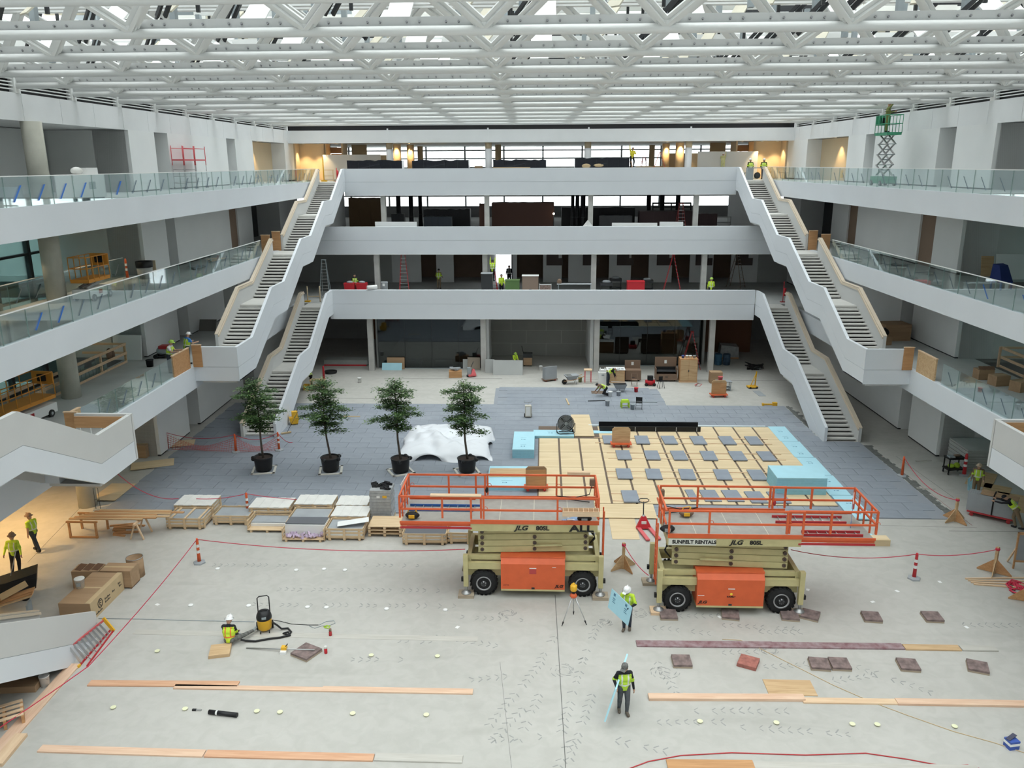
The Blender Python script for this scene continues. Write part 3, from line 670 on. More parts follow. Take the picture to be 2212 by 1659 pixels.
red = mat('red_paint', (.50, .02, .03), .5); redd = mat('red_fibreglass', (.42, .035, .04), .5); pink = mat('faded_red', (.62, .12, .13), .55)
yel = mat('tool_yellow', (.75, .42, .03), .45); hiv = mat('hi_vis', (.55, .75, .05), .7); hivg = mat('hi_vis_green', (.42, .62, .05), .7)
silver = mat('reflective', (.62, .64, .60), .4); deckm = mat('lift_deck', (.36, .34, .31), .8, noise=.15, scale=3)
cardb = woodmat('cardboard', (.34, .22, .13), (.42, .28, .17), 1.5); kraft = mat('kraft', (.56, .42, .25), .8, noise=.08, scale=3); cardd = mat('cardboard_dark', (.16, .085, .05), .85)
whitep = mat('white_plastic', (.78, .78, .77), .45); blackr = mat('black_rubber', (.015, .015, .016), .6); alum = mat('aluminium', (.55, .56, .57), .35, .8)
brownb = mat('jobbox_brown', (.20, .13, .09), .6); navy = mat('navy_cloth', (.02, .025, .05), .9); skin = mat('skin', (.48, .29, .2), .6); skind = mat('skin_dark', (.16, .085, .055), .6)
stone_g = mat('stone_grey', (.34, .36, .38), .7, noise=.1, scale=2)
# ---- big scissor lifts
def rails(t, name, x0, x1, y, posts, zs, r=.032, m=orange):
    g = MB()
    for z in zs: g.bar((x0, y, z), (x1, y, z), .06, .065)
    o = g.build(name, m, t)
    for x in posts: MB().bar((x, y, zs[0]-.35), (x, y, zs[-1]), .07, .07).build('post', m, o)
    return o
def big_lift(label, X, Y, mir, left_txt, right_txt, tag2):
    t = thing('scissor_lift', label, 'lift', (X, Y, 0)); f = -1 if mir else 1
    def bx(n, m, x0, x1, y0, y1, z0, z1, p=t):
        a, b = sorted((f*x0, f*x1)); return B(p, n, m, a, b, y0, y1, z0, z1)
    # chassis
    ch = bx('chassis', cream_y, -2.5, 2.5, .25, 2.05, .75, 1.05)
    bx('front_beam', cream_y, -2.5, 2.5, .02, .18, 1.12, 1.38, ch); bx('rear_beam', cream_y, -2.5, 2.5, 2.1, 2.26, 1.12, 1.38, ch)
    bx('upper_beam', cream_y, -2.5, 2.5, .22, .36, 1.42, 1.6, ch); bx('upper_beam', cream_y, -2.5, 2.5, 1.95, 2.1, 1.42, 1.6, ch); bx('end_beam', cream_y, -2.52, -2.36, .2, 2.1, 1.1, 1.62, ch); bx('end_beam', cream_y, 2.36, 2.52, .2, 2.1, 1.1, 1.62, ch)
    # wheels
    for wx in (-1.885, 1.885):
        for wy, side in ((0.02, -1), (1.93, 1)):
            m = MB(); R = .515
            prof = [(R*.55, 0), (R*.86, 0), (R*.97, .06), (R, .12), (R, .24), (R*.97, .30), (R*.86, .36), (R*.55, .36)]
            m.T = Matrix.Translation((wx, wy+.36, R)) @ Matrix.Rotation(math.pi/2, 4, 'X'); m.lathe(prof, 28)
            for k in range(20):
                a = 2*math.pi*k/20; m.T = Matrix.Translation((wx, wy+.36, R)) @ Matrix.Rotation(math.pi/2, 4, 'X') @ Matrix.Rotation(a, 4, 'Z')
                m.hexa([(R-.02, -.05, .0), (R+.012, -.03, .02), (R+.012, .05, .02), (R-.02, .05, .0), (R-.02, -.02, .17), (R+.012, .0, .17), (R+.012, .08, .17), (R-.02, .08, .17)])
                m.hexa([(R-.02, .05, .19), (R+.012, .07, .19), (R+.012, .15, .19), (R-.02, .15, .19), (R-.02, .02, .36), (R+.012, .04, .34), (R+.012, .12, .34), (R-.02, .12, .36)])
            w = m.build('wheel', rubber, t)
            m = MB(); m.T = Matrix.Translation((wx, wy+(-.012 if side < 0 else .372), R)) @ Matrix.Rotation(math.pi/2, 4, 'X')
            m.lathe([(.29, -.02), (.29, .02), (.25, .0), (.22, -.04), (.10, -.03), (.10, .03), (.06, .05)], 24); m.build('rim', rimm, w)
            m = MB(); m.T = Matrix.Translation((wx, wy+(-.03 if side < 0 else .39), R)) @ Matrix.Rotation(math.pi/2, 4, 'X')
            for k in range(6): a = k*math.pi/3; m.cyl((.095*math.cos(a), .095*math.sin(a), -.02), (.095*math.cos(a), .095*math.sin(a), .035), .03, n=6)
            m.cyl((0, 0, -.02), (0, 0, .04), .07, n=10); m.build('hub', steeld, w)
            q = MB(); q.tube([(wx+.66*math.cos(a), wy+.2, R+.66*math.sin(a)) for a in [math.pi*(.22+.56*k/8) for k in range(9)]], .025, 5)
    # engine box
    m = MB(); m.prism([(-.13, .38), (.8, .38), (.8, 1.6), (.05, 1.6), (-.13, 1.42)], 'x', -1.22, 1.2); e = m.build('engine_cover', orange, t)
    B(e, 'lid_lip', orange, -1.24, 1.22, .03, .8, 1.6, 1.66); B(e, 'bottom_sill', cream_y, -1.22, 1.2, -.14, .8, .31, .38)
    B(e, 'latch', steeld, -.06, .06, -.15, -.13, .40, .46)
    text(e, 'lettering', 'JLG', .15, black, (.98 if not mir else -1.0, -.136, .52), sx=1.3, shear=.3)
    if not mir: B(e, 'warning_decal', mat('decal_red', (.45, .06, .06), .6), -.14, .12, -.135, -.13, 1.02, 1.22); B(e, 'decal_strip', whitep, -.14, .12, -.135, -.13, 1.24, 1.27); B(e, 'decal_strip', whitep, .72, .86, -.135, -.13, 1.29, 1.31); text(e, 'lettering', '20746', .09, mat('decal_dark', (.25, .05, .03), .6), (-1.02, -.135, .55), bold=False)
    else:
        m = MB(); m.T = Matrix.Translation((.02, -.132, .86)) @ Matrix.Rotation(math.pi/2, 4, 'X'); m.cyl((0, 0, 0), (0, 0, .004), .05, n=12); m.build('decal_sun', mat('decal_yellow', (.85, .6, .05), .5), e)
        text(e, 'lettering', 'SUNBELT', .075, black, (.02, -.135, .75), bold=True); B(e, 'decal_strip', whitep, -.1, .14, -.135, -.13, 1.05, 1.08); B(e, 'decal_strip', whitep, -1.18, -.95, -.135, -.13, .78, .8)
    # outriggers
    for ox in (-2.56, 2.56):
        for oy in (.02, 2.2):
            l = B(t, 'outrigger', cream_y, ox-.09, ox+.09, oy-.09, oy+.09, .42, 1.72)
            CYL(l, 'ram', steelm, (ox, oy, .2), (ox, oy, .45), .055); MB().lathe([(.19, 0), (.19, .03), (.08, .09), (.06, .12)], 18, (ox, oy, .11)).build('foot', steelm, l); B(l, 'bumper', black, ox+(.09 if ox > 0 else -.18), ox+(.18 if ox > 0 else -.09), oy-.06, oy+.06, .62, .78)
    # scissor stack
    for yy in (.38, 1.78):
        for k in range(4):
            z0 = 1.70+k*.245; tilt = .055*(1 if k % 2 else -1)*f
            MB().prism([(-2.1, z0-.055-tilt*.0), (2.1, z0+.055), (2.1, z0+.285), (-2.1, z0+.175)] if not mir else [(-2.1, z0+.055), (2.1, z0-.055), (2.1, z0+.175), (-2.1, z0+.285)], 'y', yy+.02*k, yy+.09+.02*k).build('scissor_arm', cream_y, t)
            for px in (-1.95, .05, 1.98):
                if px == .05 and k == 3: continue
                zz = z0+.12+(.055*px/2.1*f if True else 0); p = CYL(t, 'pivot_pin', mat('pin_brown', (.10, .065, .05), .5), (px, yy-.03, zz), (px, yy+.02, zz), .075, n=12); CYL(p, 'pin_cap', steeld, (px, yy-.035, zz), (px, yy-.03, zz), .03, n=8)
    CYL(t, 'lift_cylinder', cream_y, (.05, .30, 1.98), (1.1*f, .30, 2.02), .05)
    for k in range(3): TU(t, 'hydraulic_hose', blackr, [(2.1*f, .5+k*.1, 2.5), (2.3*f, .5+k*.1, 2.45-k*.1), (2.34*f, .5+k*.1, 2.2), (2.15*f, .5, 2.0)], .02)
    # platform
    pf = B(t, 'platform_frame', cream_y, -2.35, 2.4, .0, 2.32, 2.70, 2.99); B(pf, 'deck', deckm, -2.33, 2.38, .02, 2.30, 2.99, 3.02)
    for sx in (-1.3, .0, 1.3): B(pf, 'deck_seam', mat('seam_tan', (.5, .47, .4), .8), sx, sx+.03, .05, 2.28, 3.02, 3.024)
    a, b = sorted((-2.3*f, -5.0*f)); ex = B(t, 'extension_deck', orange, a, b, .06, 2.26, 2.86, 2.97); B(ex, 'deck', deckm, a+.02, b-.02, .1, 2.22, 2.97, 3.0); B(ex, 'slide_rail', redd, a, b, -.02, .06, 2.78, 2.84); B(ex, 'slide_rail', redd, a, b, 2.26, 2.34, 2.78, 2.84)
    Zs = (3.55, 4.05)
    for yy in (0.0, 2.32):
        g = rails(t, 'guard_rail', -2.35, 2.45, yy, (-2.32, -1.85*f if True else 0, .9*f, 2.42), Zs); B(g, 'toe_board', orange, -2.35, 2.45, yy-.02, yy+.02, 3.0, 3.16)
        g = rails(t, 'guard_rail', *sorted((-1.9*f, -5.02*f)), yy+(.05 if yy == 0 else -.05), (-3.4*f, -5.0*f, -1.95*f), Zs); B(g, 'toe_board', orange, *sorted((-2.3*f, -5.02*f)), yy+.03, yy+.07, 2.95, 3.05)
    for xx in (2.43*f, -5.0*f):
        m = MB()
        for z in Zs: m.bar((xx, 0, z), (xx, 2.32, z), .06, .065)
        g = m.build('end_rail', orange, t)
        for yy in (.6, 1.2, 1.75): MB().bar((xx, yy, 3.0), (xx, yy, 4.05), .055, .055).build('post', orange, g)
    for xx in (-1.85*f, .9*f, -4.95*f):
        for yy in (.0, 2.3): TU(t, 'tether_ring', orange, [(xx+.08+.07*math.cos(a), yy, 3.6+.09*math.sin(a)) for a in [math.pi*k/6 for k in range(7)]], .011, 5)
    # lettering on the frame
    for s, x, sz, kw in left_txt+right_txt: text(pf, 'lettering', s, sz, black, (x, -.018, 2.845), **kw)
    if tag2: B(pf, 'name_plate', mat('plate_white', (.66, .66, .60), .5), -2.32, -.62, -.012, 0, 2.72, 2.97)
    # ladder at the end
    lx = 2.66*f
    for yy in (.35, .75): MB().bar((lx, yy, .95), (lx, yy, 3.4), .05, .06).build('ladder_rail', orange, t)
    for k in range(8): CYL(t, 'ladder_rung', orange, (lx, .35, 1.05+k*.3), (lx, .75, 1.05+k*.3), .018, n=8)
    # control box
    B(t, 'control_box', brownb, 2.30*f-.1, 2.30*f+.1, 2.1, 2.28, 3.7, 3.95); TU(t, 'control_cable', blackr, [(2.3*f, 2.2, 3.7), (2.2*f, 2.2, 3.3), (1.6*f, 2.1, 3.2), (.9*f, 2.15, 3.25), (1.4*f, 2.1, 3.12), (2.2*f, 2.0, 3.06)], .018)
    m = MB(); m.ball((-1.95*f+.06, 2.28, 3.42), .1, 10, 7, (.75, .75, 1.3)); m.build('warning_bell', black if not mir else redd, t)
    return t
L1 = big_lift('orange and cream scissor lift marked ALL with blue ladder on its platform', .28, 28.2, False, [('JLG', -.45, .25, dict(sx=1.25, shear=.3)), ('80SL', .35, .23, dict(sx=1.1))], [('ALL', 1.8, .36, dict(sx=1.5))], False)
L2 = big_lift('orange and cream scissor lift marked SUNBELT RENTALS with red ladders on its platform', 7.45, 27.2, True, [('SUNBELT RENTALS', -1.4, .19, dict(sx=.98))], [('JLG', .1, .23, dict(sx=1.25, shear=.3)), ('80SL', .8, .21, dict(sx=1.1))], True)
# loads on the platforms
def flat_ladder(label, pos, rz, L, w, m, n, name='extension_ladder'):
    t = thing(name, label, 'ladder', pos, rz)
    for yy in (0, w): B(t, 'side_rail', m, 0, L, yy-.02, yy+.02, 0, .09)
    for k in range(n): CYL(t, 'rung', alum, (.2+k*(L-.4)/(n-1), 0, .05), (.2+k*(L-.4)/(n-1), w, .05), .018, n=8)
    return t
flat_ladder('blue fibreglass ladder lying on the ALL lift platform', (-4.55, 29.3, 3.01), 0, 2.75, .45, mat('blue_fibreglass', (.03, .10, .30), .5), 8)
flat_ladder('red ladder with aluminium rungs lying across the SUNBELT lift platform', (9.3, 28.5, 3.03), .0, 2.6, .5, redd, 8)
flat_ladder('short red ladder lying along the outer rail of the SUNBELT lift platform', (10.0, 27.45, 3.01), 0, 2.1, .3, redd, 6)
def plain(name, label, cat, pos, m, dims, rz=0, group=None, rx=None):
    o = MB().box(-dims[0]/2, dims[0]/2, -dims[1]/2, dims[1]/2, 0, dims[2]).build(name, m, None, loc=W(*pos), rot=(rx or 0, 0, rz-SK)); return tag(o, label, cat, group)
def panel_sheet(label, x, y, z, rz):
    t = thing('plastic_sheet', label, 'panel', (x, y, z), rz)
    MB().prism([(-.05, 0), (.6, .05), (.62, 1.15), (-.05, .95)], 'y', 0, .012).build('sheet', whitep, t); B(t, 'blue_edge', bluetape, -.06, -.05, 0, .014, 0, .95); B(t, 'blue_edge', bluetape, .02, .6, 0, .014, -.01, .01)
panel_sheet('white sheet with blue tape standing at the ALL lift platform end', -4.85, 29.6, 3.02, 1.35)
panel_sheet('white sheet with blue taped edges standing at the SUNBELT lift platform end', 11.95, 28.2, 3.02, 1.2)
t = thing('parts_tray', 'wooden tray of small compartments on the ALL lift rail', 'tray', (1.35, 27.95, 3.5)); B(t, 'tray_base', pine, 0, 1.35, -.12, .2, 0, .03); B(t, 'front_board', pine, 0, 1.35, -.14, -.12, 0, .2); B(t, 'back_board', pine, 0, 1.35, .2, .22, 0, .2)
for k in range(8): B(t, 'divider', pine, .02+k*.185, .04+k*.185, -.12, .2, .03, .19)
plain('lumber_plank', 'pine plank with white caulk tubes on the ALL lift rear rail', 'plank', (2.1, 30.55, 4.09), pine, (.9, .2, .12))
plain('lumber_plank', 'pine plank lying across the ALL lift front extension rail', 'plank', (-2.6, 28.25, 4.09), pine, (1.9, .2, .05))
def tool_bag(label, x, y, z, m1, m2):
    t = thing('tool_bag', label, 'tool bag', (x, y, z))
    m = MB(); m.ball((0, 0, .14), .2, 10, 7, (1.4, .8, .7)); m.build('bag', m1, t)
    TU(t, 'strap', m2, [(-.2, 0, .2), (-.12, -.02, .38), (.1, .02, .4), (.2, 0, .2)], .02); CYL(t, 'tool_handle', m2, (.05, .0, .2), (.18, .1, .36), .02); B(t, 'pocket', m2, -.12, .1, -.18, -.14, .08, .2)
tool_bag('black and yellow tool bag at the ALL lift extension', -4.3, 28.6, 3.0, blackr, yel)
tool_bag('dark tool bag beside scattered tools on the ALL lift deck', 2.2, 28.4, 3.03, blackr, steelg)
tool_bag('yellow and black drill bag on the SUNBELT lift deck', 6.1, 29.0, 3.03, brownb, yel)
tool_bag('small black tool pouch on the SUNBELT lift deck edge', 5.15, 27.6, 3.03, blackr, steelg)
t = thing('blue_cloth', 'crumpled blue and white cloth on the ALL lift deck', 'cloth', (1.75, 28.5, 3.03)); m = MB()
for k in range(9): m.ball((pr.uniform(-.3, .3), pr.uniform(-.15, .15), .03), pr.uniform(.07, .14), 8, 5, (1.3, 1, .5))
m.build('folds', mat('cloth_blue', (.25, .36, .55), .8), t); B(t, 'pale_strip', whitep, -.2, .2, -.1, -.05, .05, .09)
# pads under lift feet and slab pads in rows
padr = mat('pad_worn', (.26, .19, .18), .8, noise=.45, scale=6, dark=(.12, .09, .085)); padw = woodmat('pad_wood', (.30, .24, .18), (.42, .35, .26))
PADM = MB(); PADM.box(-.31, .31, -.31, .31, 0, .10); PADM.mi = 1; PADM.box(-.315, .315, -.315, .315, .10, .135); pad_me = PADM.mesh('ply_pad', padw, padr)
def pad(px, py, rz, label, group=None, sc=1.0, m=None):
    p = G(px, py); t = thing('plywood_pad', label, 'pad', p, rz, group)
    o = B(t, 'lower_ply', padw if m is None else m, -.31*sc, .31*sc, -.31*sc, .31*sc, 0, .06); B(t, 'upper_ply', padr if m is None else m, -.30*sc, .31*sc, -.31*sc, .30*sc, .06, .125)
    return t
for k, (px, py, rz) in enumerate(((1443, 1331, .0), (1577, 1331, -.15), (1705, 1333, -.12), (1750, 1332, -.45), (1882, 1336, -.1), (2013, 1336, -.05))):
    pad(px, py, rz, 'worn brown plywood pad in the row beside the SUNBELT lift wheels', 'pads beside the lift wheels')
for k, (px, py, rz) in enumerate(((1472, 1432, .0), (1616, 1434, -.45), (1769, 1438, -.1), (1813, 1438, -.05), (1961, 1440, -.1), (2111, 1444, -.35))):
    pad(px, py, rz, 'bright red-stained plywood pad on the floor' if k == 1 else 'worn brown plywood pad in the row between the two plank lines', None if k == 1 else 'pads between the plank lines', m=mat('pad_red', (.42, .16, .13), .8, noise=.4, scale=7) if k == 1 else None)
pad(662, 1412, -.5, 'tilted brown plywood pad under the metal rod end', sc=1.2); pad(476, 1409, .25, 'clean orange plywood pad beside the kneeling vacuum worker', m=ply, sc=1.1)
FT = [(lx+ox, ly+oy) for lx, ly in ((.28, 28.2), (7.45, 27.2)) for ox in (-2.56, 2.56) for oy in (.02, 2.2)]
for k, (x, y) in enumerate(FT):
    o = plain('timber_block', 'grey timber block under an outrigger foot of the %s lift' % ('ALL' if k < 4 else 'SUNBELT'), 'block', (x, y, 0), pine if k == 4 else padw, (.6, .5, .11), 0, 'outrigger blocks of the %s lift' % ('ALL' if k < 4 else 'SUNBELT'))
# ---- floor planks: (x px start, x px end, y px, material, label)
fir = woodmat('fir_plank', (.55, .30, .18), (.66, .40, .26)); firp = woodmat('fir_pale', (.62, .40, .28), (.72, .52, .38)); plum = mat('plum_plank', (.20, .10, .11), .8, noise=.5, scale=5, dark=(.33, .25, .26)); plain_w = woodmat('ash_plank', (.44, .42, .38), (.52, .5, .46))
def plank(p0, p1, label, m, w=.28, th=.045, group=None, z=0.0):
    a = Vector(W(*G(*p0))); b = Vector(W(*G(*p1))); L = (b-a).length
    o = MB().box(0, L, 0, w, 0, th).build('plank', m, None, loc=(a.x, a.y, z), rot=(0, 0, math.atan2(b.y-a.y, b.x-a.x))); return tag(o, label, 'plank', group)
plank((80, 1626), (437, 1637), 'pale fir plank starting the bottom plank line', firp); plank((440, 1637), (805, 1646), 'fir plank in the middle of the bottom plank line', fir); plank((808, 1645), (998, 1650), 'grey weathered plank ending the bottom plank line', plain_w, w=.3)
plank((188, 1483), (512, 1485), 'knotty orange fir plank starting the line above the yellow plugs', fir); plank((374, 1489), (694, 1495), 'thin fir plank overlapping the knotty orange plank', firp, w=.2); plank((694, 1495), (1021, 1501), 'pale fir plank finishing the line above the yellow plugs', firp, w=.25)
plank((1376, 1398), (1673, 1401), 'plum-stained plank beside the row of worn pads', plum, w=.36); plank((1673, 1401), (1955, 1404), 'dark plum-stained plank butted against the first plum plank', plum, w=.34); plank((1957, 1405), (2078, 1407), 'short golden plank continuing the plum plank line', ply, w=.32); plank((2080, 1407), (2157, 1408), 'short ash-grey plank ending the plum plank line', plain_w, w=.3)
plank((1402, 1514), (1740, 1516), 'thick pink fir plank in front of the plywood square', firp, w=.27, th=.09); plank((1736, 1520), (1940, 1523), 'thin pale fir plank joining two thick pink planks', pine, w=.25); plank((1940, 1524), (2330, 1531), 'thick pink fir plank running out beside the blue carton', firp, w=.27, th=.07)
plank((1443, 1662), (1632, 1664), 'brown stained plank cut by the near frame edge', plyo, w=.35); plank((1632, 1664), (2120, 1672), 'thin grey-pink plank beside the brown stained plank', plain_w, w=.3)
plank((0, 1635), (175, 1436), 'long fir plank lying along the red rope', firp, w=.42, th=.05); plank((6, 1656), (60, 1590), 'second fir plank half under the red rope', pine, w=.35, th=.1)
plank((286, 1370), (1031, 1386), 'very long thin grey floor cover strip', plain_w, w=.3, th=.008)
o = plain('plywood_square', 'square plywood offcut with footprints behind the pink plank', 'plywood sheet', (*G(1706, 1486)[:2], 0), ply, (1.5, .8, .02)); 
plank((1476, 1500), (1500, 1502), 'tiny pale wood offcut near the pink plank end', pine, w=.04, th=.03)
# floor plugs
plug_me = MB().lathe([(.055, 0), (.055, .02), (.085, .03), (.085, .05)], 14).mesh('floor_plug', mat('plug_cream', (.70, .70, .48), .7))
plugw_me = MB().lathe([(.09, 0), (.09, .035), (.06, .045)], 14).mesh('floor_plug', whitep)
for row, lab in ((((245, 1530), (400, 1533), (555, 1538), (605, 1540), (762, 1543), (921, 1546)), 'cream round floor plug in the row by the black pipe'), (((1512, 1560), (1677, 1563), (1841, 1566), (1895, 1567), (2062, 1571)), 'cream round floor plug in the row near the blue carton'), (((340, 1408), (802, 1417), (945, 1419)), 'cream round floor plug around the kneeling worker')):
    for p in row: tag(inst('floor_plug', plug_me, None, W(*G(*p))), lab, 'floor plug', lab.split('plug ')[1])
for row, lab in ((((412, 1308), (537, 1309), (664, 1312), (705, 1313), (835, 1316), (962, 1318)), 'white round floor cap in the row above the orange vacuum'), (((470, 1229), (640, 1232), (700, 1230), (745, 1232)), 'white round floor cap beside the taped walkway')):
    for p in row: tag(inst('floor_plug', plugw_me, None, W(*G(*p))), lab, 'floor cap', lab.split('cap ')[1])
for p in ((2088, 1355), (1745, 1274), (1885, 1300), (1938, 1277), (2030, 1257), (1555, 1333), (988, 1355), (340, 1306)):
    o = plain('paper_scrap', 'small white scrap of paper on the concrete floor', 'paper', (*G(*p)[:2], 0), whitep, (.16, .12, .006), pr.uniform(0, 3), 'paper scraps')
# floor joint lines
t = struct('trim_1'); jm = mat('joint_dark', (.10, .10, .095), .9)
def joint(p0, p1, w=.02, m=None):
    a = W(*G(*p0)); b = W(*G(*p1)); MB().bar((a.x, a.y, .001), (b.x, b.y, .001), w, .004).build('joint_line', m or jm, t)
joint((1199, 1285), (1222, 1659)); joint((1080, 1430), (1105, 1659), .008); joint((860, 886), (1073, 888), .08); joint((640, 886), (690, 888), .08); joint((1262, 865), (1330, 868), .05); joint((1295, 868), (1410, 871), .06)
joint((2050, 1147), (2212, 1148), .02); joint((1900, 1135), (2110, 1140), .012); joint((1265, 820), (1700, 822), .04); joint((830, 818), (1085, 818), .06); joint((660, 860), (870, 862), .03); joint((1340, 888), (1560, 890), .03)
joint((1905, 985), (2100, 1135), .02, mat('chalk_red', (.30, .10, .10), .9)); joint((1935, 985), (2060, 1075), .015); joint((205, 1063), (60, 1215), .015)
# rough strip of mortar beside the paving
m = MB(True); yy = 35.6
while yy < 46: m.box(19.72+pr.uniform(0, .06), 20.0+pr.uniform(0, .25), yy, yy+.25, 0, pr.uniform(.005, .02)); yy += .25
m.build('mortar_strip', mat('mortar', (.17, .175, .165), .95, noise=.3, scale=6), struct('floor_margin'))
m = MB(True); yy = 46.8
while yy < 54: m.box(17.6+pr.uniform(0, .06), 17.85+pr.uniform(0, .3), yy, yy+.25, 0, pr.uniform(.005, .02)); yy += .25
m.build('mortar_strip', MATS['mortar'], struct('floor_margin_far'))
# tyre marks: rubber laid on the concrete
m = MB(); tr = random.Random(9)
def chev(px, py, n, dx, dy, sc=1.0, gap=.27):
    p = Vector(W(*G(px, py))); d = Vector((dx, dy, 0)).normalized(); q = Vector((-d.y, d.x, 0))
    for k in range(n):
        c = p+d*(k*gap); 
        if tr.random() < .2: continue
        for s in (-1, 1):
            a = c+q*s*.03*sc; b = c+q*s*(.10+.09*tr.random())*sc+d*(.10+.04*tr.random())*sc; a.z = b.z = .0015; m.bar(a, b, .02+.022*tr.random(), .002)
for a in ((905, 1222, 9, -1, .02), (1000, 1310, 30, -1, .01), (980, 1276, 26, -1, .01), (1290, 1350, 9, -.3, -1), (1262, 1420, 16, -.25, -1), (1200, 1375, 6, -.4, -1), (1170, 1430, 14, -.5, -1), (1130, 1340, 9, -1, .1), (1280, 1500, 12, -.3, -1), (1165, 1500, 9, -.3, -1), (1190, 1590, 7, -1, -.1), (1095, 1460, 6, -1, -.2), (1410, 1355, 8, 1, -.2), (1420, 1330, 12, 1, 0), (1560, 1350, 10, 1, -.1), (1640, 1365, 7, 1, 0), (1420, 1430, 7, .2, -1), (1560, 1410, 6, 1, .05), (1650, 1440, 6, 1, .1), (1850, 1440, 9, .8, -.6), (1500, 1535, 11, 1, 0), (1600, 1570, 12, 1, -.1), (1400, 1560, 9, 1, .02), (1800, 1470, 6, 1, .2), (1130, 1530, 8, -.6, -1), (1235, 1600, 8, -.4, -1), (950, 1385, 6, -1, 0), (870, 1425, 8, -1, 0), (1075, 1395, 9, -.8, .2), (2080, 1350, 8, 1, 0), (620, 1221, 12, -1, 0), (1330, 1600, 6, 1, -.3)): chev(*a)
for (px, py, r) in ((1382, 1325, .42), (1307, 1345, .3), (1220, 1448, .5), (1436, 1452, .5), (1660, 1405, .35), (1095, 1325, .35)):
    c = Vector(W(*G(px, py)))
    for k in range(26):
        a = tr.uniform(0, 6.28); rr_ = r*tr.uniform(.3, 1); p = c+Vector((rr_*math.cos(a), rr_*math.sin(a)*.8, 0)); e = p+Vector((-math.sin(a), math.cos(a), 0))*.14; p.z = e.z = .0015; m.bar(p, e, .02, .002)
o = m.build('tyre_marks', mat('tyre_mark', (.30, .30, .29), .9), None, 'stuff'); tag(o, 'dark chevron tyre marks printed across the concrete floor', 'tyre marks')
# ================================================================== TREES
leafm = mat('leaf_green', (.065, .13, .04), .6, noise=.5, scale=2.2, dark=(.03, .07, .022)); leafl = mat('leaf_light', (.15, .24, .08), .6); barkm = mat('bark', (.11, .09, .075), .9, noise=.3, scale=8); soil = mat('soil', (.05, .035, .03), .95)
def tree(label, px, py, seed, hgt, lean, skewx=0.0):
    r = random.Random(seed); x, y, _ = G(px, py); t = thing('potted_tree', label, 'tree', (x, y, .05), r.uniform(-.2, .2), 'potted trees on the paving')
    d = struct  # tray
    for a in range(4):
        m = MB(); m.T = Matrix.Rotation(a*math.pi/2+.3, 4, 'Z'); m.box(-.62, .62, .5, .62, 0, .06); m.build('tray_board', mat('tray_white', (.62, .6, .55), .7), t)
    prof = [(.40, .05), (.43, .1), (.50, .72), (.53, .80), (.49, .82), (.47, .72), (.1, .70)]
    p = MB().lathe(prof, 22, capt=True).build('pot', black, t)
    for k in range(3):
        a = r.uniform(0, 6.28); MB().ball((.52*math.cos(a), .52*math.sin(a), .74), .13, 8, 6, (1, .8, .9)).build('folded_rim', black, p)
    MB().cyl((0, 0, .70), (0, 0, .73), .46, n=18).build('soil', soil, p)
    pts = []; n = 9
    for k in range(n): f = k/(n-1); pts.append((lean*math.sin(f*2.2)+.03*math.sin(f*9+seed), .04*math.sin(f*5), .72+f*(hgt-.9)))
    MB().tube(pts, [.065-.05*k/(n-1) for k in range(n)], 8).build('trunk', barkm, t)
    bm = MB(); lm = MB(); nb = 40
    for b in range(nb):
        f = (b+r.random())/nb; z = 2.15+f*(hgt-2.35)
        tier = .62+.38*math.sin(f*16+seed)
        L = (1.3*math.sin(math.pi*min(1, (f*.80+.20)))**.7+.15)*max(.45, tier)*r.uniform(.75, 1.1)
        a = b*2.4+r.uniform(-.4, .4); i = min(n-2, int((z-.72)/(hgt-.9)*(n-1))); q = Vector(pts[max(0, i)])
        base = Vector((q.x, q.y, z)); dirv = Vector((math.cos(a)+skewx, math.sin(a), r.uniform(.0, .35))).normalized()
        tip = base+dirv*L; mid = base.lerp(tip, .5)+Vector((0, 0, .07)); tip.z -= .06*L
        bm.tube([base, mid, tip], [.018, .011, .004], 5)
        nl = int(230*L)
        for k in range(nl):
            u = r.uniform(.28, 1.06)**.9; c = base.lerp(mid, u*2) if u < .5 else mid.lerp(tip, u*2-1)
            spread = .24*(1.15-.5*u); c = c+Vector((r.gauss(0, spread), r.gauss(0, spread), r.gauss(.01, .05)))
            an = r.uniform(0, 6.28); s = r.uniform(.045, .085); e = Vector((math.cos(an), math.sin(an), r.uniform(-.5, .25))).normalized()*s*1.25; w = Vector((-math.sin(an), math.cos(an), r.uniform(-.4, .4))).normalized()*s*.5
            lm.mi = 1 if r.random() < .22 else 0
            ii = [lm.P(c-e), lm.P(c+w), lm.P(c+e), lm.P(c-w)]; lm.F(ii)
    bm.build('branches', barkm, t); fo = lm.build('foliage', [leafm, leafl], t); fo['kind'] = 'stuff'
    return t
tree('potted tree with its crown overlapping the lower staircase', 571, 1018, 3, 5.25, -.08, -.12); tree('potted tree with tapering crown between two other trees near the mop bucket', 715, 1019, 8, 5.3, -.22)
tree('potted tree with dense forked crown beside the white tarpaulin', 866, 1021, 15, 5.3, -.12); tree('potted tree with wide open crown standing in front of the white tarpaulin', 1009, 1021, 27, 5.2, -.1)
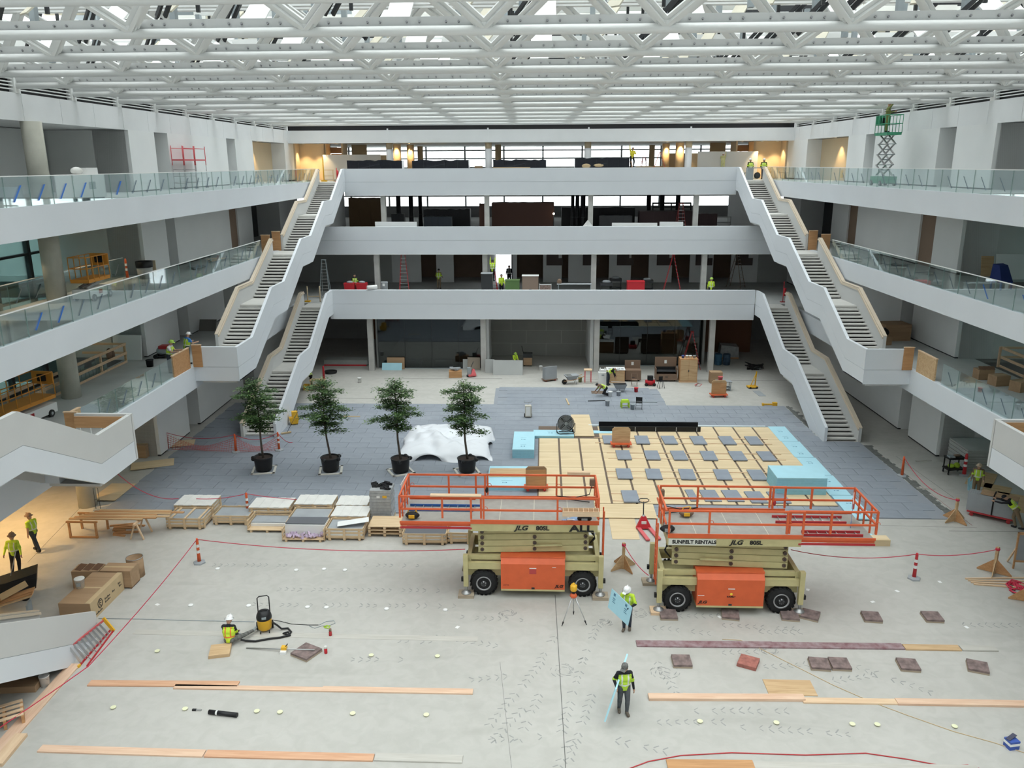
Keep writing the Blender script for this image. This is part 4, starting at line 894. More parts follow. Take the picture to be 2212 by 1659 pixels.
# ================================================================== PEOPLE (built as one surface; remeshed together at the end)
PEOPLE = []
def person(label, pos, rz, pose, shirt, pants, vest=None, hat=None, skinm=None, h=1.76, near=True, boots=None, hatstyle='hard', grp=None, dz=None):
    s = h/1.76; caps = []
    def V(*a): return Vector(a)
    def nd(k, d): return Vector(pose.get(k, d)).normalized()
    td = nd('torso', (0, 0, 1)); side = Vector(pose.get('side', (1, 0, 0))).normalized(); fwd = Vector((0, -1, 0)); fw = (fwd-td*fwd.dot(td)); fw = fw.normalized() if fw.length > .2 else Vector((0, 0, -1))
    pel = V(0, 0, .93)*s
    BK = dict(shirt=1.17, pants=1.15, sleeve=1.2, boot=1.2, skin=1.05, hand=1.0)
    def cap(a, b, r0, r1, lab): caps.append((a.copy(), b.copy(), r0*s*BK[lab], r1*s*BK[lab], lab))
    hipL, hipR = pel+side*.09*s, pel-side*.09*s
    chest = pel+td*.30*s; nk = pel+td*.50*s
    cap(pel-side*.07*s, pel+side*.07*s, .115, .115, 'pants'); cap(pel, pel+td*.14*s, .125, .125, 'shirt'); cap(pel+td*.14*s-side*.06*s, chest-side*.09*s, .105, .11, 'shirt'); cap(pel+td*.14*s+side*.06*s, chest+side*.09*s, .105, .11, 'shirt'); cap(chest-side*.09*s, chest+side*.09*s, .115, .115, 'shirt')
    shL, shR = pel+td*.455*s+side*.175*s, pel+td*.455*s-side*.175*s
    cap(shR, shL, .07, .07, 'shirt'); cap(chest, nk, .12, .07, 'shirt')
    hd = nd('head', tuple(td*.85+fw*.18)); look = Vector(pose.get('look', tuple(fw))).normalized()
    hc = nk+hd*.17*s; cap(nk, hc, .055, .055, 'skin'); cap(hc-hd*.02*s, hc+hd*.055*s, .088, .095, 'skin'); cap(hc-hd*.06*s+look*.025*s, hc+look*.02*s, .062, .07, 'skin')
    cap(hc+look*.10*s-hd*.01*s, hc+look*.085*s+hd*.025*s, .017, .012, 'skin')
    ls = look.cross(hd).normalized(); cap(hc+ls*.09*s, hc+ls*.092*s+hd*.03*s, .018, .018, 'skin'); cap(hc-ls*.09*s, hc-ls*.092*s+hd*.03*s, .018, .018, 'skin')
    out = {}
    slv = pose.get('sleeve', 'long')
    for nm, sh, sg in (('l', shL, 1), ('r', shR, -1)):
        ua = nd('ua_'+nm, (.12*sg, 0, -1)); la = nd('la_'+nm, (.05*sg, -.18, -1)); el = sh+ua*.29*s; wr = el+la*.25*s; 
        cap(sh, sh.lerp(el, .55), .062, .055, 'shirt'); cap(sh.lerp(el, .5), el, .05, .044, 'shirt' if slv == 'long' else 'skin'); cap(el, wr, .043, .031, 'sleeve' if slv == 'long' else 'skin')
        hdn = nd('h_'+nm, tuple(la)); ax = hdn.cross(side if abs(hdn.dot(side)) < .9 else Vector((0, 1, 0))).normalized(); lat = hdn.cross(ax).normalized()
        cap(wr, wr+hdn*.06*s, .03, .036, 'hand')
        for q in (-1.5, -.5, .5, 1.5):
            b0 = wr+hdn*.075*s+ax*q*.02*s; L = (.045, .055, .052, .04)[int(q+1.5)]*s; b1 = b0+hdn*L; b2 = b1+(hdn*.6+lat*.7).normalized()*.04*s
            fr = .0105 if near else .014; cap(b0, b1, fr, fr*.95, 'hand'); cap(b1, b2, fr*.95, fr*.85, 'hand')
        th = wr+hdn*.03*s-ax*.03*s; cap(th, th+(hdn*.6-ax*.7).normalized()*.05*s, .013, .011, 'hand'); out['hand_'+nm] = wr+hdn*.08*s
    lo = 9
    for nm, hp, sg in (('l', hipL, 1), ('r', hipR, -1)):
        ul = nd('ul_'+nm, (.03*sg, 0, -1)); ll = nd('ll_'+nm, (0, .03, -1)); kn = hp+ul*.43*s; an = kn+ll*.42*s
        cap(hp, kn, .095, .068, 'pants'); cap(kn, kn.lerp(an, .35), .066, .064, 'pants'); cap(kn.lerp(an, .35), an, .062, .045, 'pants')
        fd = nd('f_'+nm, (.12*sg, -1, 0)); heel = an-Vector((0, 0, .045))*s if abs(ll.z) > .5 else an+ll*.03*s
        cap(heel, heel+fd*.15*s, .045, .042, 'boot'); cap(an, heel, .048, .045, 'boot'); lo = min(lo, heel.z-.045*s, kn.z-.07*s, (heel+fd*.15*s).z-.042*s)
    lo = min(lo, pel.z-.12*s)
    off = Vector((0, 0, -lo if dz is None else dz))
    caps = [(a+off, b+off, r0, r1, l) for a, b, r0, r1, l in caps]
    t = thing('person', label, 'person', pos, rz, grp)
    m = MB()
    for a, b, r0, r1, l in caps:
        m.ball(a, r0, 10, 7)
        m.ball(b, r1, 10, 7)
        if (b-a).length > 1e-4: m.cyl(a, b, r0, r1, 10)
    o = m.build('body', skin, t); md = o.modifiers.new('r', 'REMESH'); md.mode = 'VOXEL'; md.voxel_size = .0125 if near else .02; md.use_smooth_shade = True
    sm = o.modifiers.new('s', 'SMOOTH'); sm.iterations = 3; sm.factor = .4
    PEOPLE.append((o, caps, dict(shirt=shirt, sleeve=pose.get('sleeve_m', shirt), pants=pants, boot=boots or blackr, skin=skinm or skin, hand=pose.get('glove', skinm or skin)), vest, t, pel+off, td, s))
    hc = hc+off
    M = Matrix.Translation(hc) @ Matrix((( ls.x, -look.x, hd.x, 0), (ls.y, -look.y, hd.y, 0), (ls.z, -look.z, hd.z, 0), (0, 0, 0, 1)))
    if hat is not None:
        q = MB(); q.T = M @ Matrix.Scale(s, 4)
        if hatstyle == 'hard':
            q.lathe([(.165, .055), (.118, .065), (.118, .09), (.108, .135), (.075, .172), (.03, .186), (.0, .188)], 18, capb=True, capt=False); q.box(-.07, .07, -.20, -.1, .05, .062); hh = q.build('hard_hat', hat, t)
            q = MB(); q.T = M @ Matrix.Scale(s, 4); q.box(-.012, .012, -.11, .11, .165, .192); q.build('ridge', hat, hh)
        else:
            q.lathe([(.102, .03), (.104, .07), (.092, .12), (.055, .155), (.0, .165)], 16, capb=True, capt=False); q.box(-.075, .075, -.20, -.08, .045, .055); q.build('cap', hat, t)
    else:
        q = MB(); q.T = M @ Matrix.Scale(s, 4); q.lathe([(.09, .0), (.103, .05), (.095, .11), (.055, .15), (0, .158)], 14, c=(0, .018, 0), capt=False); q.build('hair', blackr, t)
    if near:
        for sg in (-1, 1):
            q = MB(); q.T = M @ Matrix.Scale(s, 4); q.ball((sg*.033, -.092, .02), .012, 8, 6); q.build('eye', black, t)
        q = MB(); q.T = M @ Matrix.Scale(s, 4); q.box(-.025, .025, -.097, -.085, -.052, -.043); q.build('mouth', mat('lip', (.3, .13, .1), .6), t)
    out = {k: v+off for k, v in out.items()}; out['root'] = t; return out
dj = mat('denim', (.045, .055, .075), .9, noise=.3, scale=6); djl = mat('denim_grey', (.10, .105, .115), .9, noise=.3, scale=7); khaki = mat('khaki', (.22, .16, .10), .9); blk = mat('black_cloth', (.018, .018, .022), .9); camo = mat('camo_cloth', (.20, .20, .19), .9, noise=.6, scale=14); hatw = mat('hat_white', (.82, .82, .82), .35); hatb = mat('hat_brown', (.25, .16, .11), .5); hatt = mat('hat_tan', (.55, .45, .33), .5); hatg = mat('hat_green', (.38, .6, .1), .5); hato = mat('vest_orange', (.75, .20, .06), .7)
bootb = mat('boot_brown', (.14, .115, .09), .8)
p = G(1346, 1540); px_, py_ = p[0], p[1]
person('person in black shirt, green vest and patterned cap carrying a thin blue board', (px_, py_, 0), .12, dict(ul_r=(-.02, .12, -1), ll_r=(0, .22, -1), ul_l=(.02, -.22, -1), ll_l=(0, .1, -1), ua_r=(-.35, .25, -.8), la_r=(.1, -.8, -.35), ua_l=(.3, .05, -1), la_l=(.15, -.15, -1), look=(-.55, -.75, -.35), torso=(-.02, -.03, 1)), blk, djl, hivg, camo, boots=bootb, hatstyle='cap')
def quad_board(label, P1, P2, P3, th, m):
    t = thing('foam_board', label, 'foam board', (0, 0, 0)); t.rotation_euler = (0, 0, 0)
    a, b, c = Vector(W(*P1)), Vector(W(*P2)), Vector(W(*P3)); n = (b-a).cross(c-a).normalized()*th; t.location = c; O = c.copy()
    MB().hexa([v-O for v in (c, c+(b-a), b, a, c+n, c+(b-a)+n, b+n, a+n)]).build('board', m, t); return t, a, b, c, n
quad_board('thin blue foam board carried upright under the arm of the capped person', G(1332, 1490, 1.2), G(1357, 1413, 1.35), G(1308, 1560, .2), .05, foam)
p = G(1353, 1362)
person('person in white hard hat holding a printed blue board in front', (p[0], p[1], 0), -.25, dict(ul_r=(0, -.1, -1), ll_r=(0, .15, -1), ul_l=(.02, .12, -1), ll_l=(0, .2, -1), ua_r=(-.25, -.35, -.8), la_r=(-.1, -.5, -.75), ua_l=(.35, -.3, -.7), la_l=(-.5, -.75, -.1), look=(-.4, -.7, -.5), head=(-.1, -.35, .9), sleeve='long', sleeve_m=blk, glove=mat('glove_blue', (.03, .05, .09), .8)), hiv, dj, hivg, hatw, skinm=skind, boots=bootb)
yb = p[1]-.42
bt, a, b, c, n = quad_board('blue foam board with dark print held by the white hard hat person', ony(1322, 1272, yb), ony(1366, 1313, yb), ony(1313, 1312, yb), .04, foam)
mm = MB(); e1 = (b-a); e2 = (c-a); fr = -.006*n.normalized() if n.y > 0 else n*1.03
for q in (.12, .68):
    for k, (u0, u1, v0, v1) in enumerate(((.0, .09, .08, .22), (.0, .12, .32, .37), (.0, .1, .42, .46), (.0, .14, .51, .55))):
        pp = [a-c+e1*(q+u)+e2*v+fr for u, v in ((u0, v0), (u1, v0), (u1, v1), (u0, v1))]; ii = [mm.P(z) for z in pp]; mm.F(ii)
mm.build('print', prn, bt)
p = G(497, 1392)
person('person in orange and yellow vest sitting on the floor beside the vacuum', (p[0], p[1], 0), math.pi, dict(torso=(.05, -.18, 1), ul_r=(-.7, -.65, .0), ll_r=(-.45, -.85, -.1), ul_l=(.1, -.8, .4), ll_l=(-.6, -.1, -.6), ua_r=(-.1, -.4, -.9), la_r=(.1, -.8, -.4), ua_l=(.1, -.4, -.9), la_l=(-.2, -.8, -.4), head=(0, -.5, .85)), blk, camo, hiv, hatw, boots=steelg)
p = G(78, 1190)
person('person in hi-vis shirt and brown hard hat striding beside the lit lobby', (p[0], p[1], 0), -1.9, dict(ul_r=(0, -.35, -1), ll_r=(0, .15, -1), ul_l=(0, .45, -1), ll_l=(0, .45, -1), ua_r=(-.2, -.15, -1), la_r=(-.15, -.6, -.8), ua_l=(.2, .15, -1), la_l=(.05, -.1, -1), sleeve='short', torso=(0, -.06, 1)), hiv, dj, hivg, hatb, boots=blackr)
p = G(38, 1238)
person('person in long hi-vis shirt and brown hard hat pulling the black dump cart', (p[0], p[1], 0), 3.3, dict(ul_r=(0, -.2, -1), ll_r=(0, .2, -1), ul_l=(0, .2, -1), ll_l=(0, .3, -1), ua_r=(-.3, .1, -1), la_r=(-.1, .15, -1), ua_l=(.4, .05, -.9), la_l=(.3, .1, -1), look=(.3, -.9, .1)), hiv, blk, hivg, hatb)
# black dump cart
def dump_cart(px, py):
    t = thing('dump_cart', 'black plastic tilt cart with a shovel handle beside the lobby', 'cart', G(px, py), .5)
    m = MB(); m.prism([(-1.0, .75), (.85, 1.05), (.75, .45), (.1, .18), (-.55, .18)], 'y', -.42, .42); b = m.build('tub', black, t)
    MB().box(-.9, .8, -.44, -.40, .80, .88).build('rim', blackr, b)
    m = MB(); m.prism([(-.85, .78), (.7, .99), (.6, .8), (-.6, .62)], 'y', -.36, .36)
    for sx in (-.45, .35):
        for sy in (-.38, .38): MB().cyl((sx, sy-.04, .16), (sx, sy+.04, .16), .16, n=16).build('wheel', blackr, t)
    TU(t, 'frame', steeld, [(-.6, -.3, .2), (-.6, .3, .2), (.5, .3, .2), (.5, -.3, .2)], .025, closed=True); TU(t, 'shovel_handle', steelm, [(-.2, .0, .5), (.1, .3, 1.4), (.2, .42, 1.75)], .02)
dump_cart(35, 1292)
# ---- cardboard cluster
def carton(label, p, rz, w, d, h, m=cardb, flaps=False, cat='box', front=None):
    t = thing('cardboard_carton', label, cat, p, rz)
    B(t, 'body', m, -w/2, w/2, -d/2, d/2, 0, h)
    B(t, 'tape_seam', kraft, -w/2-.002, w/2+.002, -.04, .04, h, h+.003)
    if flaps:
        for k in range(3): MB().bar((-w/2+.2+k*w/3.2, -d/2+.1, h+.005), (-w/2+.3+k*w/3.2, d/2-.15, h+.09), .28, .012).build('flap', cardd, t)
    if front: front(t, w, d, h)
    return t
def long_front(t, w, d, h):
    k = B(t, 'kraft_face', kraft, w/2, w/2+.012, -d/2, d/2, 0, h); B(t, 'kraft_lip', kraft, w/2-.18, w/2+.01, -d/2, d/2, h, h+.01)
    m = MB(); m.tube([(w/2+.016, -d/2+.62+.15*math.cos(a), h*.55+.17*math.sin(a)) for a in [2*math.pi*q/20 for q in range(20)]], .014, 5, closed=True); m.build('oval_logo', black, k)
    mm = MB()
    for q in (-.09, .0, .09): mm.tube([(w/2+.016, -d/2+.62-.07, h*.55+q-.03), (w/2+.016, -d/2+.62, h*.55+q+.04), (w/2+.016, -d/2+.62+.07, h*.55+q-.03)], .012, 5)
    mm.build('logo_mark', black, k)
    mm = MB()
    for row, (y0, z, n) in enumerate(((.22, .10, 8), (.95, .34, 6), (.95, .22, 6), (1.5, .34, 3), (1.95, .42, 3), (2.0, .3, 3))):
        for c in range(n): mm.box(w/2+.012, w/2+.018, -d/2+y0+c*.065, -d/2+y0+c*.065+.04, z, z+.05+.03*(c % 3 == 0))
    mm.build('print_line', black, k)
carton('long kraft-faced cardboard crate with an oval logo', (-16.31, 27.12, 0), 0, 1.17, 2.35, .72, cardb, front=long_front)
carton('torn brown carton lying behind the long crate', (-17.2, 28.62, 0), .06, 1.05, .62, .74, cardb, flaps=True)
carton('brown carton with a white label in front of the fibre drum', (-16.0, 28.68, .06), 0, 1.2, .68, .70, cardb)
t = thing('timber_skid', 'small timber skid under the labelled brown carton', 'pallet', (-16.0, 28.68, 0), 0); B(t, 'top_board', cardd, -.6, .6, -.33, .33, .04, .06)
for q in (-.58, -.03, .52): B(t, 'runner', cardd, q, q+.06, -.33, .33, 0, .04)
t = thing('fibre_drum', 'open cardboard fibre drum with a metal rim', 'drum', (-15.72, 29.4, 0)); MB().lathe([(.32, 0), (.32, .82), (.308, .82), (.308, .05), (.0, .05)], 24, capt=False).build('wall', cardb, t); TU(t, 'rim', steelm, [(.32*math.cos(2*math.pi*k/20), .32*math.sin(2*math.pi*k/20), .82) for k in range(20)], .016, 6, True); B(t, 'label', whitep, -.12, .06, -.335, -.315, .5, .66)
def bucket(label, p, m, r=.15, h=.37, lid=False, handle=True, grp=None):
    t = thing('bucket', label, 'bucket', p, pr.uniform(0, 6), grp); MB().lathe([(r*.85, 0), (r, h), (r*1.06, h), (r*1.06, h-.03), (r*.94, h-.03)] if not lid else [(r*.85, 0), (r, h-.03), (r*1.08, h-.03), (r*1.08, h+.01), (r*.9, h+.015)], 18).build('pail', m, t)
    if handle: TU(t, 'handle', steelm, [(r*1.05*math.cos(a), -.02-.1*math.sin(a), h-.05-.13*math.sin(a)) for a in [math.pi*k/8 for k in range(9)]], .006, 5)
    if lid: B(t, 'label', steelg, -.07, .07, -r*1.02, -r*.9, .1, .24)
    return t
q = G(167, 1268, .73); bucket('white lidded pail with dark label standing on the long crate', (q[0]+.12, q[1], .73), whitep, .17, .36, True)
bucket('white plaster-splashed bucket under the leaning staircase panel', G(98, 1481), whitep)
plain('brown_block', 'brown cardboard strip pack beneath the staircase near the bucket', 'box', (*G(40, 1487)[:2], 0), cardb, (1.3, .5, .22), .1)
t = thing('timber_pallet', 'splintered timber pallet on the floor beside the bucket', 'pallet', G(12, 1560), .6)
for k in range(4): B(t, 'board', pine, -.5, .5, -.4+k*.25, -.28+k*.25, .3, .33)
for k in range(3): B(t, 'runner', plyo, -.5+k*.46, -.42+k*.46, -.42, .42, 0, .3)
t = thing('loose_boards', 'bundle of brown veneer boards leaning by the staircase handrail', 'boards', (*G(40, 1345)[:2], 0), .3)
for k in range(3): MB().bar((-1.1, .1*k, .65+.05*k), (.6, .12*k, 1.05+.04*k), .35, .03).build('board', plyo if k else ply, t)
for q in (-.9, .35): B(t, 'trestle', steelg, q, q+.07, -.1, .35, 0, .68)
MB().bar((-.5, .15, 1.0), (.3, .55, 1.25), .5, .02).build('crumpled_sheet', kraft, t)
# step ladder leaning on its side against the staircase
t = thing('step_ladder', 'red and aluminium step ladder lying on edge against the staircase', 'ladder', (0, 0, 0)); t.rotation_euler = (0, 0, 0)
A = Vector(W(*G(172, 1440))); Bq = Vector(W(*G(244, 1364))); dv = (Bq-A); L = dv.length; dv.normalize(); nv = Vector((-dv.y, dv.x, 0))
t.location = A
def LP(u, v, z): return dv*u+nv*v+Vector((0, 0, z))
MB().bar(LP(0, 0, .03), LP(L, .1, .03), .03, .08, (0, 0, 1)).build('lower_rail', red, t); MB().bar(LP(0, .35, .62), LP(L, .3, .42), .03, .08).build('upper_rail', pink, t); MB().bar(LP(0, -.25, .03), LP(L, -.02, .03), .03, .06).build('rear_rail', red, t)
for k in range(9):
    u = .15+k*(L-.4)/8; MB().bar(LP(u, .02, .04), LP(u, .34-.005*k, .6-.02*k), .09, .02, dv).build('step', alum, t)
    if k % 2: CYL(t, 'rear_brace', alum, LP(u, -.2+.02*k, .04), LP(u, .3, .55-.02*k), .012, n=6)
MB().bar(LP(L, -.04, .02), LP(L+.05, .32, .5), .12, .05, dv).build('top_cap', yel, t)
for zz, vv in ((.62, .35), (.03, 0)): MB().bar(LP(-.08, vv, zz), LP(.04, vv, zz), .06, .1).build('foot', yel, t)
# ---- orange vacuum
def vacuum(px, py):
    x, y, _ = G(px, py); t = thing('shop_vacuum', 'orange and black wheeled shop vacuum with a long black hose', 'vacuum', (x, y, 0), .3)
    MB().lathe([(.2, .09), (.235, .14), (.255, .46), (.26, .5)], 22).build('tank', yel, t)
    h = MB().lathe([(.265, .5), (.27, .56), (.25, .66), (.20, .76), (.1, .80), (.0, .81)], 22, capt=False).build('motor_head', black, t); MB().bar((-.1, -.02, .80), (.12, -.02, .80), .05, .05).build('carry_handle', blackr, h); B(h, 'switch_panel', steelg, -.07, .08, -.265, -.24, .58, .66)
    for sx in (-.26, .26): MB().cyl((sx-.03, .16, .14), (sx+.03, .16, .14), .14, n=18).build('rear_wheel', blackr, t)
    for sx in (-.15, .15): MB().cyl((sx-.015, -.2, .05), (sx+.015, -.2, .05), .05, n=12).build('caster', blackr, t)
    TU(t, 'push_handle', blackr, [(-.2, .22, .25), (-.2, .28, .75), (-.2, .33, 1.12), (-.14, .34, 1.18), (.14, .34, 1.18), (.2, .33, 1.12), (.2, .28, .75), (.2, .22, .25)], .02)
    def loc(px, py, z): return t.matrix_basis.inverted() @ Vector(W(*G(px, py, z)))
    TU(t, 'hose', blackr, [loc(588, 1344, .35), loc(598, 1350, .2), (loc(608, 1358, .06)), loc(622, 1357, .05), loc(629, 1365, .05), loc(625, 1372, .05), loc(612, 1368, .05), loc(622, 1365, .08), loc(627, 1372, .05), loc(605, 1377, .04), loc(580, 1380, .04), loc(552, 1385, .04), loc(530, 1384, .06), loc(521, 1382, .2)], .035, 8)
    TU(t, 'power_cord', blackr, [loc(592, 1340, .4), loc(606, 1342, .02), loc(630, 1348, .012), loc(665, 1350, .012), loc(688, 1350, .012)], .012, 5)
    return t
vacuum(573, 1362)
def cable(label, pts, r, m, name='cable'):
    o = MB().tube([W(*G(*p[:2], (p[2] if len(p) > 2 else r))) for p in pts], r, 6).build(name, m); return tag(o, label, 'cable')
cable('grey cable loop with a plug beside the vacuum', [(690, 1350), (705, 1342), (722, 1341), (724, 1346), (712, 1351), (695, 1352), (680, 1357), (668, 1352)], .012, steelg)
cable('small coil of yellow-green cord beside the vacuum cable', [(699, 1354), (706, 1351), (713, 1353), (709, 1357), (701, 1356), (706, 1353)], .018, hivg)
cable('grey cable running from the cardboard crate past the sitting person', [(213, 1336), (300, 1337), (400, 1340), (497, 1342), (550, 1343)], .012, steelg)
cable('thin tan extension cord crossing the pink plank', [(1560, 1381), (1600, 1383), (1640, 1400), (1720, 1440), (1800, 1480), (1880, 1515), (1960, 1545), (2060, 1580), (2150, 1605), (2230, 1632)], .012, kraft)
cable('dull red hose curving along the near floor edge', [(1355, 1662), (1400, 1645), (1470, 1632), (1580, 1626), (1740, 1631), (1870, 1627), (1960, 1640), (2040, 1655), (2090, 1652), (2140, 1668)], .016, redd)
# rod with clamp, bottles, pipe, bits
t = thing('metal_rod', 'long grey metal rod with a yellow clamp propped on a pad', 'rod', (0, 0, 0)); t.rotation_euler = (0, 0, 0)
a = Vector(W(*G(532, 1401))); b = Vector(W(*G(680, 1413))); t.location = a
CYL(t, 'rod', steelm, (0, 0, .02), (b-a)+Vector((0, 0, .16)), .022); c = (b-a)*.56; B(t, 'clamp', yel, c.x-.09, c.x+.09, c.y-.08, c.y+.08, .06, .2); B(t, 'clamp_block', whitep, c.x-.1, c.x+.1, c.y-.2, c.y-.06, 0, .1); CYL(t, 'clamp_lever', steeld, (c.x+.05, c.y, .2), (c.x+.13, c.y, .3), .015)
def bottle(px, py, m, cap_m, label):
    t = thing('bottle', label, 'bottle', G(px, py)); MB().lathe([(.05, 0), (.055, .02), (.055, .15), (.03, .19)], 14).build('body', m, t); MB().lathe([(.045, .19), (.05, .2), (.045, .27)], 12).build('cap', cap_m, t)
bottle(704, 1411, red, silver, 'small red and silver bottle near the brown pad'); bottle(714, 1373, redd, brownb, 'small dark red bottle beside the grey floor strip')
t = thing('pipe_length', 'short black plastic pipe lying on the concrete', 'pipe', (0, 0, 0)); t.rotation_euler = (0, 0, 0); a = Vector(W(*G(452, 1542))); b = Vector(W(*G(513, 1549))); t.location = a; CYL(t, 'pipe', black, (0, 0, .07), b-a+Vector((0, 0, .07)), .07, n=16); c = (b-a)*.25; CYL(t, 'label_band', whitep, c+Vector((0, 0, .07)), c*1.25+Vector((0, 0, .07)), .0715, n=16)
t = thing('hand_tool', 'small grey and black hand tool near a cream floor plug', 'tool', G(424, 1535)); B(t, 'handle', black, -.12, .0, -.03, .03, 0, .05); B(t, 'blade', steelm, 0, .16, -.025, .035, .01, .03)
t = thing('blue_carton', 'small blue and white drinks carton near the cord', 'carton', G(2184, 1614), .2); B(t, 'body', mat('carton_blue', (.05, .10, .38), .5), -.15, .15, -.13, .13, 0, .26); B(t, 'white_band', whitep, -.152, .152, -.132, .132, .12, .2); MB().bar((-.15, 0, .27), (.15, .1, .33), .12, .02).build('flap', mat('carton_dark', (.06, .06, .1), .6), t)
# laser tripod
t = thing('laser_tripod', 'yellow rotary laser on a red-headed aluminium tripod', 'tripod', G(1238, 1343), .1)
hz = 1.05
for a, sp in ((-2.6, .52), (-.5, .52), (1.4, .5)):
    lg = MB().cyl((.05*math.cos(a), .05*math.sin(a), hz-.02), (sp*math.cos(a), sp*math.sin(a), .02), .022, .014, 8).build('leg', alum, t); MB().cyl((sp*.86*math.cos(a), sp*.86*math.sin(a), .16), (sp*math.cos(a), sp*math.sin(a), .0), .03, .012, 8).build('foot', blackr, lg)
MB().lathe([(.1, 0), (.14, .06), (.09, .14), (.05, .16)], 14, (0, 0, hz-.06)).build('head', orange, t); CYL(t, 'centre_post', alum, (0, 0, .55), (0, 0, hz), .02); CYL(t, 'neck', blackr, (0, 0, hz+.1), (0, 0, hz+.2), .07)
MB().lathe([(.1, 0), (.125, .03), (.125, .19), (.1, .22), (.05, .23), (.05, .28), (.03, .3)], 16, (0, 0, hz+.2)).build('laser_body', yel, t)
for a in (0, 2.1, 4.2): MB().bar((.11*math.cos(a), .11*math.sin(a), hz+.22), (.11*math.cos(a), .11*math.sin(a), hz+.42), .03, .03).build('guard_bar', yel, t)
# ---- delineators, tape
orr = mat('cone_orange', (.75, .13, .04), .5); orp = mat('cone_red', (.60, .04, .05), .5)
def delineator(px, py, label, h=1.1, m=None, z=0.0, wide=False, bands=True):
    m = m or orr; t = thing('traffic_post', label, 'traffic post', G(px, py, z)); r = .075 if not wide else .1
    MB().lathe([(.26, 0), (.25, .06), (.12, .09)], 6, sm=False).build('base', stone_g, t); MB().lathe([(r, .06), (r*.72, h-.12), (r*.8, h-.08), (r*.5, h-.05), (r*.6, h), (r*.3, h+.02)], 14).build('post', m, t)
    if bands:
        for zz in (.42*h, .66*h): MB().lathe([(r*.9, zz), (r*.86, zz+.13)], 14, capb=False, capt=False).build('band', whitep, t)
    return (G(px, py, z)[0], G(px, py, z)[1], z+h-.03)
D1 = delineator(431, 1216, 'orange and white traffic post holding red tape beside the taped walkway'); D2 = delineator(536, 1112, 'orange and white traffic post behind the stone crates', z=.05); D3 = delineator(1974, 1250, 'red traffic post with grey base on the open concrete', m=orp); D4 = delineator(510, 977, 'plain orange traffic post in front of the lower staircase', m=orr, z=.05, bands=False); D5 = delineator(603, 973, 'orange and white traffic post beside the potted tree', z=.05); D6 = delineator(1948, 1029, 'orange traffic post with yellow top beside the mortar strip', bands=False)
D7 = delineator(2082, 1027, 'orange and white traffic cone beside the loaded utility cart', h=1.2, wide=True, m=orp); D8 = delineator(700, 822, 'plain red traffic cone near the dark hose coil', h=1.15, m=red, wide=True, bands=False); D9 = delineator(363, 972, 'red post tangled in safety netting by the grey wall', m=redd, z=.0, bands=False)
D10 = delineator(276, 603, 'red and white traffic post on the third gallery beside a drum', z=Z3+.02)
tapem = mat('red_tape', (.55, .03, .07), .5)
def rope(label, pts, r=.016):
    o = MB().tube([W(*p) for p in pts], r, 5).build('barrier_tape', tapem); return tag(o, label, 'tape')
def seg(a, b, drop): return [tuple(v) for v in sag(a, b, drop)]
q0 = G(190, 1440, .5); q1 = (*G(0, 1612, .25)[:2], .25)
rope('red tape running from the striped post down past the step ladder', seg(D1, q0, .12)+seg(q0, (q1[0]-1.5, q1[1]-1.6, .2), .05)[1:])
rope('red tape strung from the striped post to the ALL lift', seg(D1, (-2.3, 28.3, 1.9), .25))
rope('red tape hanging over the crates on one side of the rear post', seg(D2, (-15.6, 35.5, .75), .1)); rope('red tape sloping from the rear post behind the crates', seg(D2, (-9.4, 36.1, .5), .1)); rope('dark red tape hanging from the round lobby column to the crates', seg((-20.9, 36.2, 3.4), (-16.4, 35.4, .8), .9))
rope('red tape between the timber stand and the SUNBELT lift', seg((3.95, 30.3, 1.2), (4.7, 28.6, .75), .15)); WS = G(1346, 1231)
# timber stands
def stand(label, px, py, rz, h=1.15):
    t = thing('timber_stand', label, 'stand', G(px, py), rz); B(t, 'post', ply, -.05, .05, -.05, .05, 0, h)
    for k in range(4):
        m = MB(); m.T = Matrix.Rotation(k*math.pi/2+.35, 4, 'Z'); m.prism([(.04, .02), (.62, .02), (.62, .07), (.04, .62)], 'y', -.012, .012); m.build('fin', plyo if k % 2 else ply, t)
    MB().lathe([(.08, 0), (.09, .05), (.075, .1)], 10, (0, 0, h-.14)).build('tape_wrap', tapem, t)
    x, y, _ = G(px, py); return (x, y, h-.1)
S1 = stand('plywood finned stand between the two scissor lifts', 1346, 1228, .2); S2 = stand('plywood finned stand with tape wrap at the paving corner', 2062, 1126, .1); S3 = stand('plywood finned stand beside the loose lath bundle', 2147, 1238, .6); S4 = stand('plywood finned stand cut off beside the heap of red tape', 2218, 1300, .9)
rope('red tape strung from the SUNBELT lift to the red traffic post', seg((10.0, 28.6, 1.9), D3, .25)); rope('red tape strung from the red traffic post to the finned stand by the laths', seg(D3, S3, .15)); rope('red tape strung from the corner stand to the yellow-topped post', seg(S2, D6, .5))
rope('red tape strung between the orange post and striped post by the staircase', seg(D4, D5, .35)); rope('red tape running from the netting to the plain orange post', seg(D9, D4, .3)); rope('short red tape tail by the striped post', seg(D5, (*G(632, 957, .1)[:2], .15), .2))
